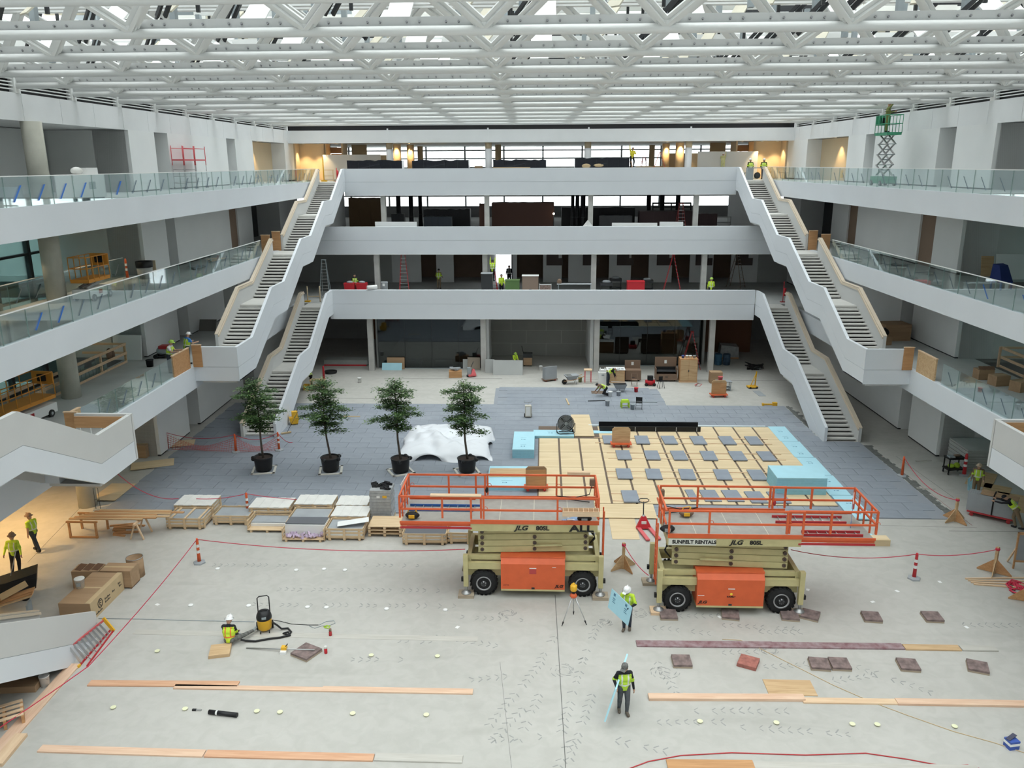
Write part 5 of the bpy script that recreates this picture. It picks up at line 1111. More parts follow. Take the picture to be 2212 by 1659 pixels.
# safety netting
def netting(label, a, b, zt):
    m = MB(); n = 28; A_ = Vector(W(*a)); B_ = Vector(W(*b)); r = random.Random(2)
    for k in range(n+1):
        p = A_.lerp(B_, k/n); top = zt*(.35+.65*abs(2*k/n-1)**1.5); m.bar((p.x, p.y, .05), (p.x+.1, p.y+.1, top), .012, .006)
    for j in range(7):
        pts = []
        for k in range(n+1): p = A_.lerp(B_, k/n); top = zt*(.35+.65*abs(2*k/n-1)**1.5); pts.append((p.x, p.y, .05+(top-.05)*j/6))
        m.tube(pts, .01, 4)
    o = m.build('safety_netting', mat('net_red', (.62, .10, .10), .7)); o['kind'] = 'stuff'; tag(o, label, 'netting')
netting('red safety netting sagging between posts by the grey wall', (D9[0], D9[1], 0), (D4[0], D4[1], 0), .95); netting('red safety netting sagging across the foot of the lower staircase', (D4[0], D4[1], 0), (D5[0], D5[1], 0), .95)
# laths and tape heap
for k in range(4):
    plank((2086+k*6, 1252+k*4), (2235, 1250+k*8), 'thin pine lath in the loose bundle beside the stand', pine, w=.06, th=.05, group='laths beside the stand', z=.002+k*.0)
m = MB(); r_ = random.Random(4)
for k in range(16): c = Vector(W(*G(2205+r_.uniform(-16, 22), 1275+r_.uniform(-14, 14)))); m.tube([c+Vector((.35*math.cos(a+k)*r_.uniform(.5, 1), .3*math.sin(a+k), .03+.05*r_.random())) for a in (0, .9, 1.8, 2.6)], .03, 5)
tag(m.build('tape_heap', tapem, None, 'stuff'), 'tangled heap of dark red tape on the floor', 'tape heap')
# framed board at the edge
t = thing('framed_board', 'grey board in a timber frame with dark numerals standing near the laths', 'sign', G(2190, 1228), -.1); B(t, 'panel', stone_g, 0, 1.6, -.01, .01, .35, 1.5)
for a in ((-.06, 0, 0, 1.6), (1.6, 1.66, 0, 1.6)): B(t, 'upright', plyo, a[0], a[1], -.03, .03, a[2], a[3])
B(t, 'top_rail', plyo, -.06, 1.66, -.03, .03, 1.5, 1.6); B(t, 'bottom_rail', plyo, -.06, 1.66, -.03, .03, .3, .38); text(t, 'numerals', '4  11', .16, black, (.35, -.02, 1.38))
MB().bar((0, .05, .9), (.0, .6, .02), .06, .05).build('prop', pine, t)
# ================================================================== STONE CRATES AND LUMBER
lav = mat('lavender_foam', (.50, .40, .52), .8); wrapw = mat('white_film', (.74, .73, .70), .5, noise=.1, scale=3); pinec = woodmat('crate_pine', (.56, .40, .24), (.68, .52, .34)); wrapg = mat('grey_film', (.42, .43, .44), .35, noise=.3, scale=5)
def crate(label, x0, x1, y0, d, h, fill=None, top=None, open_front=False, rails_n=2, inner=whitep, fh=None):
    t = thing('stone_crate', label, 'crate', (x0, y0, 0)); w = x1-x0
    for q in (.12, w/2-.05, w-.22): B(t, 'runner', pinec, q, q+.1, 0, d, 0, .1)
    B(t, 'base_board', pinec, 0, w, 0, d, .1, .125)
    for side in ('f', 'b', 'l', 'r'):
        if side == 'f' and open_front: continue
        for k in range(rails_n+1):
            z = .14+k*(h-.24)/rails_n
            if side in 'fb': y = 0 if side == 'f' else d-.025; B(t, 'slat', pinec, 0, w, y, y+.025, z, z+.085)
            else: x = 0 if side == 'l' else w-.025; B(t, 'slat', pinec, x, x+.025, .03, d-.03, z, z+.085)
        for q in ((.1, w/2-.06, w-.22) if side in 'fb' else (.08, d-.2)):
            if side in 'fb': y = -.022 if side == 'f' else d; B(t, 'upright', pinec, q, q+.11, y, y+.022, .02, h)
            else: x = -.022 if side == 'l' else w; B(t, 'upright', pinec, x, x+.022, q, q+.11, .02, h)
    B(t, 'lining', inner, .03, w-.03, .03 if not open_front else .4, d-.03, .125, (fh or h-.1)-.03)
    if fill is not None: B(t, 'stone_pack', fill, .05, w-.05, .05 if not open_front else .45, d-.05, (fh or h-.1)-.03, (fh or h-.1)+.02)
    if top == 'film':
        m = MB(); n = 8
        for k in range(n): m.box(.0+k*w/n, (k+1)*w/n, -.01, d+.01, h-.03, h+.015+.012*(k % 2))
        m.build('film_cover', wrapw, t)
    if top == 'straps':
        for q in (.15, w/2-.05, w-.25): B(t, 'top_slat', pinec, q, q+.1, 0, d, h-.06, h-.03)
    return t
crate('crate of grey slabs with three top slats beside the lumber trestles', -16.35, -14.65, 33.75, 1.25, .55, stone_g, 'straps'); crate('film-covered crate behind the three-slat crate', -16.55, -14.75, 35.12, 1.2, .58, None, 'film')
crate('low crate of pale slabs below the rear traffic post', -14.4, -12.7, 34.25, 1.15, .48, stone_g, None)
crate('open-fronted crate of grey slabs with one white liner side', -12.55, -10.75, 33.5, 1.2, .55, stone_g, None, True, fh=.3); crate('film-topped crate behind the open-fronted crate', -12.9, -11.0, 34.85, 1.15, .62, None, 'film')
c = crate('open crate spilling lavender foam pieces in front of dark slabs', -10.7, -8.85, 32.6, 1.2, .6, mat('slate_dark', (.12, .125, .14), .6), None, True, fh=.66)
m = MB(); rr2 = random.Random(6)
for k in range(34): 
    m.T = Matrix.Translation((rr2.uniform(.15, 1.7), rr2.uniform(.05, .38), .14+rr2.uniform(0, .14))) @ Matrix.Rotation(rr2.uniform(0, 3), 4, (rr2.random(), rr2.random(), rr2.random()+.1)); m.box(-.08, .08, -.06, .06, -.03, .03)
fo = m.build('foam_pieces', lav, c); fo['kind'] = 'stuff'
crate('crate of grey slabs between the lavender foam crate and a film-topped crate', -10.75, -8.95, 33.92, 1.15, .6, stone_g, None); crate('film-topped crate at the back of the lavender foam row', -10.85, -9.05, 35.2, 1.1, .66, None, 'film')
crate('crate of grey slabs with a loose white sheet on top', -8.8, -7.15, 32.8, 1.15, .58, stone_g, None); crate('wrapped crate with black scraps behind the white sheet crate', -8.85, -7.2, 34.05, 1.1, .6, None, 'film'); crate('pinkish wrapped crate at the back of the white sheet row', -8.9, -7.4, 35.25, 1.1, .62, None, 'film')
o = MB().bar((0, 0, 0), (1.35, .25, .12), .5, .012).build('white_sheet', whitep, None, loc=W(-8.35, 33.2, .6)); tag(o, 'loose curved white sheet lying on a slab crate', 'sheet')
crate('crate of dark tiles with white liners near the ALL lift', -5.35, -3.45, 32.45, 1.1, .55, MATS['slate_dark'], None); crate('crate with white liners half behind the ALL lift wheel', -3.4, -1.6, 32.6, 1.1, .55, stone_g, None)
t = thing('pallet_stack', 'stack of plywood-topped pallets beside the wrapped grey pack', 'pallet', (-7.0, 33.2, 0))
for k in range(3):
    B(t, 'deck_board', pinec, 0, 1.5, 0, 1.15, .13+k*.17, .16+k*.17)
    for q in (0, .68, 1.38): B(t, 'runner', pinec, q, q+.11, 0, 1.15, .03+k*.17, .13+k*.17)
t = thing('wrapped_pack', 'tall pack of grey trays in clear film with paper labels', 'pack', (-7.2, 34.75, 0)); 
for k in range(10): B(t, 'tray', wrapg, .03*(k % 2), 1.02-.02*(k % 3), 0, .95, .12+k*.145, .255+k*.145)
B(t, 'pallet_base', pinec, 0, 1.02, 0, .95, 0, .11); B(t, 'label', whitep, .35, .5, -.01, 0, 1.2, 1.3); B(t, 'label', yel, .62, .82, -.01, 0, 1.2, 1.32)
m = MB()
for k in range(16): m.T = Matrix.Translation((rr2.uniform(.1, .9), rr2.uniform(.1, .85), 1.62)) @ Matrix.Rotation(rr2.uniform(-.8, .8), 4, (rr2.random(), rr2.random(), .2)); m.box(-.14, .14, -.02, .02, -.05, .08)
m.build('loose_film', blackr, t)
# lumber on trestles
t = thing('saw_trestle', 'dark timber trestle table carrying long lumber beside the lobby column', 'trestle', (-20.4, 32.7, 0))
for x in (.1, 1.3): 
    for y in (0, .95): B(t, 'leg', plyo, x, x+.08, y, y+.08, 0, .78)
B(t, 'top_rail', plyo, .05, 1.45, -.02, .06, .74, .82); B(t, 'top_rail', plyo, .05, 1.45, .93, 1.01, .74, .82); B(t, 'foot_rail', plyo, .1, 1.4, 0, .06, .02, .08)
t = thing('sawhorse', 'splayed pine sawhorse under the lumber beside the three-slat crate', 'sawhorse', (-17.2, 33.0, 0)); B(t, 'beam', pine, -.05, .05, -.5, .6, .7, .79)
for y in (-.35, .45):
    for sx in (-1, 1): MB().bar((sx*.05, y, .72), (sx*.3, y, 0), .08, .05).build('leg', pine, t)
for k in range(7):
    o = MB().box(0, 3.3+.4*(k % 3), 0, .13, 0, .05).build('lumber_length', plyo if k % 2 else MATS['plywood'], None, loc=W(-20.3+.15*k, 32.85+.155*k, .825), rot=(0, 0, -SK+.005)); tag(o, 'long brown lumber length laid across the trestles', 'lumber', 'lumber on the trestles')
for k in range(8):
    o = MB().box(0, rr2.uniform(.5, 1.1), 0, .1, 0, .06).build('timber_offcut', plyo, None, loc=W(-18.9+rr2.uniform(-.3, .5), 33.0+.15*k, .0), rot=(0, 0, rr2.uniform(-.3, .3))); tag(o, 'brown timber offcut heaped under the lumber trestles', 'offcut', 'offcuts under the trestles')
o = plain('round_board', 'grey round-ended board lying behind the lumber trestles', 'board', (*G(222, 1098)[:2], 0), stone_g, (.8, .35, .03), .4); t = thing('wire_stand', 'thin black wire stand next to the lobby column', 'stand', G(212, 1100)); TU(t, 'frame', steeld, [(-.1, 0, 0), (-.1, 0, 1.1), (.12, 0, 1.1), (.12, 0, 0)], .012); TU(t, 'brace', steeld, [(-.1, 0, .5), (.12, 0, .5)], .01)
for (px, py, w, d, rz) in ((245, 1065, 1.3, 2.2, 0), (330, 1005, 2.2, 1.2, .4), (390, 960, 1.6, 1.1, .3)): plain('plywood_sheet', 'thin plywood floor protection sheet near the grey return wall', 'plywood sheet', (*G(px, py)[:2], .06), MATS['deck_ply'], (w, d, .015), rz, 'floor sheets by the grey wall')
carton('brown carton box of scraps against the grey return wall', (*G(308, 985)[:2], 0), 0, .8, .7, .75, cardb)
# ================================================================== MIDDLE GROUND
def panel_cart(label, p, rz, ph, pw=1.05, m=ply, z=0.0, extra=0, frame=orange, load=None):
    t = thing('panel_cart', label, 'cart', p, rz)
    B(t, 'base_frame', frame, -pw/2-.08, pw/2+.08, -.28, .28, .16, .21); 
    for sx in (-.42, .42):
        for sy in (-.2, .2): w = MB().cyl((sx, sy-.025, .08), (sx, sy+.025, .08), .08, n=12).build('caster', redd, t); MB().box(sx-.03, sx+.03, sy-.035, sy+.035, .09, .17).build('fork', frame, w)
    if ph:
        q = MB(); c = .12; q.prism([(-pw/2, .21), (pw/2, .21), (pw/2, ph-c), (pw/2-c, ph), (-pw/2+c, ph), (-pw/2, ph-c)], 'y', .0, .04); q.build('panel', m, t)
        for sx in (-pw/4, pw/4): TU(t, 'upright', frame, [(sx, .06, .2), (sx, .06, ph-.05)], .018)
        for k in range(extra): B(t, 'sheet', plyo, -pw/2+.05*k, pw/2-.05, -.1-.04*k, -.07-.04*k, .21, ph-.15*(k+1))
    return t
panel_cart('panel cart with rounded plywood back standing on the slab battens', (*G(1341, 968)[:2], .12), 0, 1.15); panel_cart('panel cart with plywood backs and red bars behind the ALL lift', (*G(1158, 1062)[:2], .1), .05, 1.25, extra=2, m=cardb); panel_cart('panel cart with plywood back near the table saw', G(1552, 857), .05, 1.2, extra=1)
t = thing('drum_fan', 'large round black drum fan with wire grille on a stand', 'fan', (2.43, 47.3, .225), .1); R = .5
q = MB(); q.T = Matrix.Translation((0, 0, .62)) @ Matrix.Rotation(math.pi/2-.15, 4, 'X'); q.lathe([(R, -.15), (R*1.03, 0), (R, .15), (R*.97, .15), (R*.97, -.15)], 32, capb=False, capt=False); q.build('drum', blackr, t)
q = MB(); q.T = Matrix.Translation((0, 0, .62)) @ Matrix.Rotation(math.pi/2-.15, 4, 'X')
for k in range(5): q.tube([(R*(.2+.19*k)*math.cos(2*math.pi*a/28), R*(.2+.19*k)*math.sin(2*math.pi*a/28), .16) for a in range(28)], .007, 4, True)
for k in range(12): a = k*math.pi/6; q.cyl((.05*math.cos(a), .05*math.sin(a), .16), (R*math.cos(a), R*math.sin(a), .16), .006, n=4)
q.build('grille', steelg, t)
for k in range(4):
    q = MB(); q.T = Matrix.Translation((0, 0, .62)) @ Matrix.Rotation(math.pi/2-.15, 4, 'X') @ Matrix.Rotation(k*math.pi/2+.6, 4, 'Z'); q.bar((.06, 0, 0), (.45, .03, .03), .18, .02, (0, .5, 1)); q.build('blade', steeld, t)
q = MB(); q.T = Matrix.Translation((0, 0, .62)) @ Matrix.Rotation(math.pi/2-.15, 4, 'X'); q.cyl((0, 0, -.1), (0, 0, .1), .09); q.build('motor', steelg, t); q = MB(); q.T = Matrix.Translation((0, 0, .62)) @ Matrix.Rotation(math.pi/2-.15, 4, 'X'); q.cyl((0, 0, -.14), (0, 0, -.13), R*.94, n=28); q.build('rear_mesh', stone_g, t)
TU(t, 'stand', steeld, [(-.55, 0, .62), (-.55, 0, .06), (-.4, -.25, .03), (.4, -.25, .03), (.55, 0, .06), (.55, 0, .62)], .025); TU(t, 'stand_rear', steeld, [(-.4, .25, .03), (.4, .25, .03)], .025); MB().cyl((.4, .2, .09), (.5, .2, .09), .09, n=14).build('wheel', blackr, t); TU(t, 'side_strut', steeld, [(-.5, -.1, .04), (-.5, .25, .04)], .02); TU(t, 'side_strut', steeld, [(.5, -.1, .04), (.5, .25, .04)], .02)
t = thing('floor_machine', 'beige wheeled floor machine with a bent handle on the paving', 'machine', (*G(1141, 903)[:2], .055), .1); B(t, 'housing', mat('beige', (.55, .52, .45), .5), -.2, .2, -.16, .2, .08, .8); B(t, 'front_panel', whitep, -.17, .12, -.17, -.16, .14, .74); B(t, 'control_strip', steeld, .2, .22, -.1, .14, .3, .76)
for sx in (-.22, .22): MB().cyl((sx-.03, .1, .12), (sx+.03, .1, .12), .12, n=14).build('wheel', blackr, t)
TU(t, 'handle', steelm, [(0, .15, .8), (0, .16, .95), (-.25, .16, .97), (-.25, .16, 1.12)], .015); TU(t, 'handle', steelm, [(0, .16, .95), (.25, .16, .97), (.25, .16, 1.12)], .015)
o = plain('spirit_level', 'long tan straight-edge lying on the paving beside the floor machine', 'level', (*G(1226, 870)[:2], .055), kraft, (.1, 1.5, .05), .1); o = plain('spirit_level', 'yellow straight-edge lying on the paving behind the potted trees', 'level', (*G(760, 902)[:2], .055), kraft, (1.1, .1, .04), 0)
# tarp heap
def tarp():
    t = thing('tarpaulin', 'white plastic tarpaulin draped over a low heap on the paving', 'tarpaulin', (-4.6, 45.6, .052)); m = MB(); nx, ny = 46, 36; r = random.Random(12); idx = {}
    bumps = [(r.uniform(-2, 2), r.uniform(-2.0, 2.0), r.uniform(.4, 1.0), r.uniform(.2, .5)) for _ in range(16)]
    def hgt(x, y):
        e = max(0, 1-(abs(x)/2.55)**4)*max(0, 1-(abs(y)/2.8)**4); h = .62*e**.5
        for bx_, by_, s_, a_ in bumps: h += a_*.5*e*math.exp(-((x-bx_)**2+(y-by_)**2)/s_**2)*math.sin(3*x+2*y+bx_*4)
        return max(.004, h+.05*e*math.sin(7*x+3*math.sin(5*y)))
    for j in range(ny+1):
        for i in range(nx+1):
            u = i/nx*2-1; v = j/ny*2-1; x = 2.6*u*(1+.06*math.sin(5*v)); y = 2.9*v*(1+.08*math.sin(6*u)); 
            if v < -.3: x *= 1+.05*math.sin(9*u)
            idx[i, j] = m.P((x, y, hgt(x*.97, y*.97)))
    for j in range(ny):
        for i in range(nx): m.F((idx[i, j], idx[i+1, j], idx[i+1, j+1], idx[i, j+1]), True)
    o = m.build('sheet', mat('tarp_white', (.72, .74, .78), .3), t); so = o.modifiers.new('th', 'SOLIDIFY'); so.thickness = .006
    MB().box(-1.9, 1.8, -1.6, 1.7, 0, .3).build('hidden_pack', stone_g, t)
tarp()
# pallet jack
t = thing('pallet_jack', 'red pallet jack with black loop handle between the lifts', 'pallet jack', (0, 0, 0)); t.rotation_euler = (0, 0, 0); o_ = Vector(W(*G(1388, 1143))); t.location = o_
tips = [Vector(W(*G(1400, 1170)))-o_, Vector(W(*G(1424, 1168)))-o_]
for k, tp in enumerate(tips): MB().bar((-.2+.5*k, 0, .09), tp+Vector((0, 0, .07)), .17, .06).build('fork', pink, t); MB().cyl(tp+Vector((-.05, .1, .04)), tp+Vector((.05, .1, .04)), .04, n=10).build('load_roller', steelg, t)
MB().hexa([(-.3, -.1, .06), (.4, -.1, .06), (.4, .1, .06), (-.3, .1, .06), (-.05, .1, .55), (.16, .1, .55), (.16, .22, .55), (-.05, .22, .55)]).build('mast_body', red, t); B(t, 'label', whitep, -.06, .16, -.03, -.0, .26, .38)
CYL(t, 'pump', steelm, (.05, .2, .1), (.05, .2, .62), .06); CYL(t, 'handle_shaft', steeld, (.05, .22, .5), (.05, .3, 1.2), .025); TU(t, 'handle_loop', steeld, [(.05, .3, 1.15), (-.14, .3, 1.2), (-.19, .3, 1.3), (-.1, .3, 1.36), (.2, .3, 1.36), (.29, .3, 1.3), (.24, .3, 1.2)], .02, closed=True)
for sx in (-.05, .15): MB().cyl((sx-.03, .25, .09), (sx+.03, .25, .09), .09, n=14).build('steer_wheel', blackr, t)
plain('plywood_sheet', 'plywood sheet lying on the concrete between lift and pallet jack', 'plywood sheet', (*G(1347, 1140)[:2], 0), MATS['deck_ply'], (1.2, 2.4, .02))
t = thing('timber_beam_stack', 'stacked pine beam ends with blue foam strip beyond the SUNBELT lift', 'lumber', (13.1, 32.9, 0)); B(t, 'beam', MATS['deck_ply'], 0, 2.6, 0, .5, 0, .28); B(t, 'foam_strip', foam, -.3, 2.1, .55, .8, .1, .2); B(t, 'upper_board', pine, -.3, 1.7, .85, 1.3, .0, .12)
# mop bucket
t = thing('mop_bucket', 'yellow wheeled mop bucket with wringer and mop', 'bucket', (*G(636, 918)[:2], .055), .4); MB().hexa([(-.22, -.16, .06), (.22, -.16, .06), (.22, .16, .06), (-.22, .16, .06), (-.3, -.2, .48), (.3, -.2, .48), (.3, .2, .48), (-.3, .2, .48)]).build('pail', yel, t); B(t, 'wringer', yel, -.12, .24, -.16, .16, .48, .85); TU(t, 'wringer_handle', steeld, [(.2, 0, .8), (.3, 0, 1.1)], .02)
for sx in (-.18, .18):
    for sy in (-.12, .12): MB().cyl((sx, sy-.02, .035), (sx, sy+.02, .035), .035, n=8).build('caster', blackr, t)
t = thing('push_broom', 'push broom lying on the paving in front of the mop bucket', 'broom', (*G(628, 938)[:2], .06)); MB().bar((-.5, -.25, .06), (.0, .1, .06), .1, .09).build('brush', kraft, t); CYL(t, 'stick', steeld, (-.2, -.05, .08), (.25, .9, 1.1), .014)
# ---- right-hand lane
t = thing('slab_cart', 'red trolley loaded with upright grey stone slabs and a strap', 'cart', (*G(2139, 1118)[:2], 0), -.62)
B(t, 'base_frame', redd, -.95, .95, -.35, .35, .18, .24)
for sx in (-.75, .75):
    for sy in (-.28, .28): MB().cyl((sx, sy-.03, .09), (sx, sy+.03, .09), .09, n=12).build('caster', redd, t)
for k in range(7): B(t, 'slab', stone_g, -1.0+.02*(k % 2), .98, -.28+k*.075, -.225+k*.075, .24, 1.12+.02*(k % 3)); 
B(t, 'protective_board', cardb, -.5, 1.0, -.3, .28, 1.15, 1.19); TU(t, 'strap', blackr, [(.05, -.31, .24), (.05, -.31, 1.2), (.05, .3, 1.2)], .03)
t = thing('foam_offcuts', 'fanned blue foam offcuts beside the slab trolley', 'foam board', (*G(2106, 1062)[:2], 0), .2)
for k in range(4): MB().bar((0, .08*k, .02), (-.12, .1*k-.1, 1.0-.1*k), .45, .03).build('offcut', foam, t)
p = G(2128, 1085); person('person in tan hard hat and green vest behind the slab trolley', (p[0]-.1, p[1]+.75, 0), -.5, dict(ua_r=(-.2, -.3, -1), la_r=(-.1, -.7, -.6), ua_l=(.25, -.3, -1), la_l=(.1, -.8, -.5), head=(0, -.4, .9)), mat('rust_cloth', (.20, .13, .09), .9), khaki, hivg, hatt, near=False)
p = G(2200, 1145); person('person in dark shirt and hi-vis vest leaning to push the slab trolley', (p[0]-.1, p[1]+.2, 0), -2.2, dict(torso=(0, -.75, .75), ul_r=(0, -.2, -1), ll_r=(0, .35, -1), ul_l=(0, .45, -1), ll_l=(0, .5, -1), ua_r=(-.1, -.9, -.3), la_r=(0, -1, .05), ua_l=(.1, -.9, -.3), la_l=(0, -1, .05), head=(0, -.8, .5)), blk, khaki, hiv, blk, near=False, hatstyle='cap')
t = thing('utility_cart', 'black utility cart with tools and hi-vis clothing on its shelves', 'cart', G(2058, 1022), .1)
for z in (.25, .85): B(t, 'shelf', black, -.45, .45, -.28, .28, z, z+.08)
for sx in (-.42, .38):
    for sy in (-.26, .22): B(t, 'post', black, sx, sx+.05, sy, sy+.05, .1, .9); MB().cyl((sx, sy+.02, .06), (sx+.04, sy+.02, .06), .06, n=10).build('caster', blackr, t)
MB().ball((-.15, 0, .42), .15, 8, 6, (1.2, 1, .8)).build('hi_vis_cloth', hivg, t); MB().ball((.2, .05, .42), .16, 8, 6).build('hi_vis_cloth', hivg, t); MB().ball((.1, 0, 1.0), .12, 8, 6, (1.6, 1, .6)).build('tool_pile', brownb, t); B(t, 'tool_case', steelg, -.4, -.1, -.2, .1, .93, 1.0)
t = thing('sheet_stack', 'tall stack of grey plasterboard sheets against the side wall', 'board stack', (23.5, 42.0, 0))
for k in range(12): B(t, 'sheet', drydark, .02*(k % 2), 3.0, .02*(k % 3), 2.1, k*.1, k*.1+.085)
for (px, py, w, d, rz) in ((2120, 1035, 1.2, 2.4, -.6), (2150, 1065, 1.2, 2.4, -.6), (2185, 1085, 1.2, 2.4, -.5), (2100, 1005, 1.2, 1.6, -.4)): plain('plywood_sheet', 'worn plywood floor sheet in the lane beside the slab trolley', 'plywood sheet', (*G(px, py)[:2], 0), MATS['plywood'], (w, d, .02), rz, 'floor sheets beside the slab trolley')
plain('timber_strip', 'grey timber strip lying beside the mortar margin', 'timber', (*G(2000, 1056)[:2], 0), plain_w, (.9, .08, .04), -.05); plain('timber_strip', 'thin timber strip near the utility cart', 'timber', (*G(1995, 996)[:2], 0), plain_w, (.9, .06, .04), .1)
# ================================================================== FAR GROUND STOREY
def jobbox(label, px0, px1, pyt, y, m=brownb, d=.8, z0=0.0, openlid=False, shelf=False, top=None):
    x0 = ony(px0, pyt, y)[0]; x1 = ony(px1, pyt, y)[0]; zt = ony((px0+px1)/2, pyt, y)[2]; w = x1-x0
    t = thing('tool_chest', label, 'tool chest', ((x0+x1)/2, y, z0)); h = (zt-z0)*(.58 if openlid else 1.0)
    if shelf:
        B(t, 'lower_body', m, -w/2, w/2, 0, d, .12, h*.55); B(t, 'back', m, -w/2, w/2, d-.05, d, h*.55, h); B(t, 'inner_shelf', steeld, -w/2+.05, w/2-.05, .1, d-.05, h*.74, h*.77); B(t, 'dark_inside', black, -w/2+.05, w/2-.05, d-.08, d-.05, h*.55, h)
        for s_ in (-1, 1): B(t, 'side', m, s_*w/2-(.05 if s_ > 0 else 0), s_*w/2+(.05 if s_ < 0 else 0), 0, d, h*.55, h)
    else: B(t, 'body', m, -w/2, w/2, 0, d, .12, h)
    for s_ in (-.38, .38):
        for q in (.1, d-.1): MB().cyl((s_*w-.03, q, .06), (s_*w+.03, q, .06), .06, n=10).build('caster', blackr, t)
    B(t, 'handle', steeld, -.1, .1, -.02, 0, h*.35, h*.4)
    if openlid: B(t, 'lid', m, -w/2, w/2, d-.08, d, h, zt-z0); B(t, 'lid_label', whitep, -.1, .08, d-.09, d-.08, h+.25, h+.5)
    elif top is not None: B(t, 'top_sheet', top, -w/2-.03, w/2+.03, -.03, d+.03, h, h+.04)
    else: B(t, 'lid', m, -w/2-.02, w/2+.02, -.02, d, h, h+.06)
    return t
Y = 60.2
jobbox('brown steel tool chest with its lid open and a paper label', 1352, 1386, 783, 60.4, openlid=True); jobbox('tall brown steel tool chest with open shelves and writing on its lid', 1418, 1465, 776, 60.4, shelf=True, openlid=True)
def wood_cabinet(label, px0, px1, pyt, y, d=.9, docs=False):
    x0 = ony(px0, pyt, y)[0]; x1 = ony(px1, pyt, y)[0]; zt = ony((px0+px1)/2, pyt, y)[2]; w = x1-x0; t = thing('plywood_cabinet', label, 'cabinet', ((x0+x1)/2, y, 0))
    B(t, 'carcass', plyo, -w/2, w/2, 0, d, .08, zt); B(t, 'base_rail', pine, -w/2-.03, w/2+.03, -.03, d, 0, .08); B(t, 'door', ply, -w/2+.04, -.01, -.02, 0, .14, zt-.06); B(t, 'door', ply, .01, w/2-.04, -.02, 0, .14, zt-.06); B(t, 'hasp', steeld, -.03, .03, -.04, -.02, zt*.45, zt*.55)
    if docs:
        B(t, 'white_top', whitep, -w/2-.04, w/2+.04, -.04, d+.04, zt, zt+.03)
        for k in range(5): B(t, 'paper', stone_g, -w/2+.1+k*w/5.5, -w/2+.28+k*w/5.5, .2, .5, zt+.03, zt+.036)
    return t, zt
c, zt = wood_cabinet('tall plywood cabinet with paint pots on top near the end column', 1470, 1508, 776, 60.2); x_ = ony(1489, 776, 60.2)[0]
for k, (dx, m_) in enumerate(((-.4, mat('pot_blue', (.08, .12, .35), .5)), (-.1, whitep), (.15, whitep), (.45, stone_g))): bucket(('small blue paint pot', 'white paint pot', 'second white paint pot', 'grey paint pot')[k]+' standing on the tall plywood cabinet', (x_+dx, 60.6, zt), m_, .11, .2, handle=False)
wood_cabinet('plywood bench cabinet with papers on its white top', 1312, 1350, 800, 60.0, docs=True)
t = thing('white_dispenser', 'white plastic water cabinet beside the plywood bench cabinet', 'cabinet', (*G(1302, 829)[:2], 0)); B(t, 'body', whitep, -.33, .33, 0, .5, 0, .85); B(t, 'top_tank', whitep, -.26, .26, .08, .42, .85, 1.05); B(t, 'nozzle', steelg, -.1, .1, -.03, 0, .62, .72); CYL(t, 'tap', whitep, (-.2, .2, 1.05), (-.2, .2, 1.2), .04); CYL(t, 'tap', whitep, (.15, .2, 1.05), (.15, .2, 1.2), .04)
t = thing('work_stand', 'open stand with red posts and a pale top beside the concrete column', 'stand', (*G(1270, 828)[:2], 0)); B(t, 'top', pine, -.3, .3, 0, .5, .95, 1.03); B(t, 'base', plain_w, -.4, .4, -.05, .6, 0, .05)
for sx in (-.25, .2):
    for sy in (.03, .42): B(t, 'post', pink, sx, sx+.06, sy, sy+.06, .05, .95)
t = thing('wheelbarrow', 'grey wheelbarrow standing on the concrete before the recess', 'wheelbarrow', (*G(1234, 829)[:2], 0), .3); MB().hexa([(-.28, -.2, .35), (.3, -.2, .35), (.3, .2, .35), (-.28, .2, .35), (-.5, -.36, .68), (.5, -.36, .7), (.5, .36, .7), (-.5, .36, .68)]).build('tray', stone_g, t); B(t, 'tray_inside', mat('mortar', (.17, .175, .165), .95), -.42, .42, -.29, .29, .64, .69)
for sy in (-.24, .24): TU(t, 'handle', plyo, [(-.6, sy*.3, .25), (.2, sy, .35), (.95, sy*1.2, .6)], .022); TU(t, 'leg', steelg, [(.25, sy, .33), (.35, sy, .0)], .02)
MB().cyl((-.55, -.05, .19), (-.55, .05, .19), .19, n=16).build('wheel', blackr, t)
t = thing('slab_trolley', 'upright grey stone slabs on a small trolley near the recess', 'cart', (*G(1187, 822)[:2], 0), .5); B(t, 'base', brownb, -.55, .55, -.3, .3, .1, .16)
for k in range(6): B(t, 'slab', stone_g, -.5, .5, -.25+k*.08, -.19+k*.08, .16, 1.15-.02*k)
for sx in (-.4, .4): MB().cyl((sx, -.2, .05), (sx, .2, .05), .05, n=10).build('roller', redd, t)
def folding_chair(label, px, py, m, rz=0.0):
    t = thing('folding_chair', label, 'chair', (*G(px, py)[:2], .055), rz); B(t, 'seat', m, -.2, .2, -.2, .18, .42, .45); B(t, 'backrest', m, -.2, .2, .19, .22, .58, .85)
    for sx in (-.2, .2): CYL(t, 'leg', m, (sx, .22, .85), (sx, -.22, 0), .014, n=7); CYL(t, 'leg', m, (sx, -.1, .43), (sx, .25, 0), .014, n=7)
    CYL(t, 'crossbar', m, (-.2, -.15, .15), (.2, -.15, .15), .012, n=6); return t
folding_chair('black folding chair beside a grey bucket on the far paving', 1380, 884, black, 3.0)
t = thing('plastic_stool', 'lime green plastic work stool on the far paving', 'stool', (*G(1350, 882)[:2], .055), .1); MB().hexa([(-.28, -.18, .38), (.28, -.18, .38), (.28, .2, .38), (-.28, .2, .38), (-.22, -.12, .55), (.22, -.12, .55), (.22, .16, .55), (-.22, .16, .55)]).build('top', hivg, t)
for sx in (-.25, .25):
    for sy in (-.14, .16): B(t, 'leg', hivg, sx-.035, sx+.035, sy-.03, sy+.03, 0, .38)
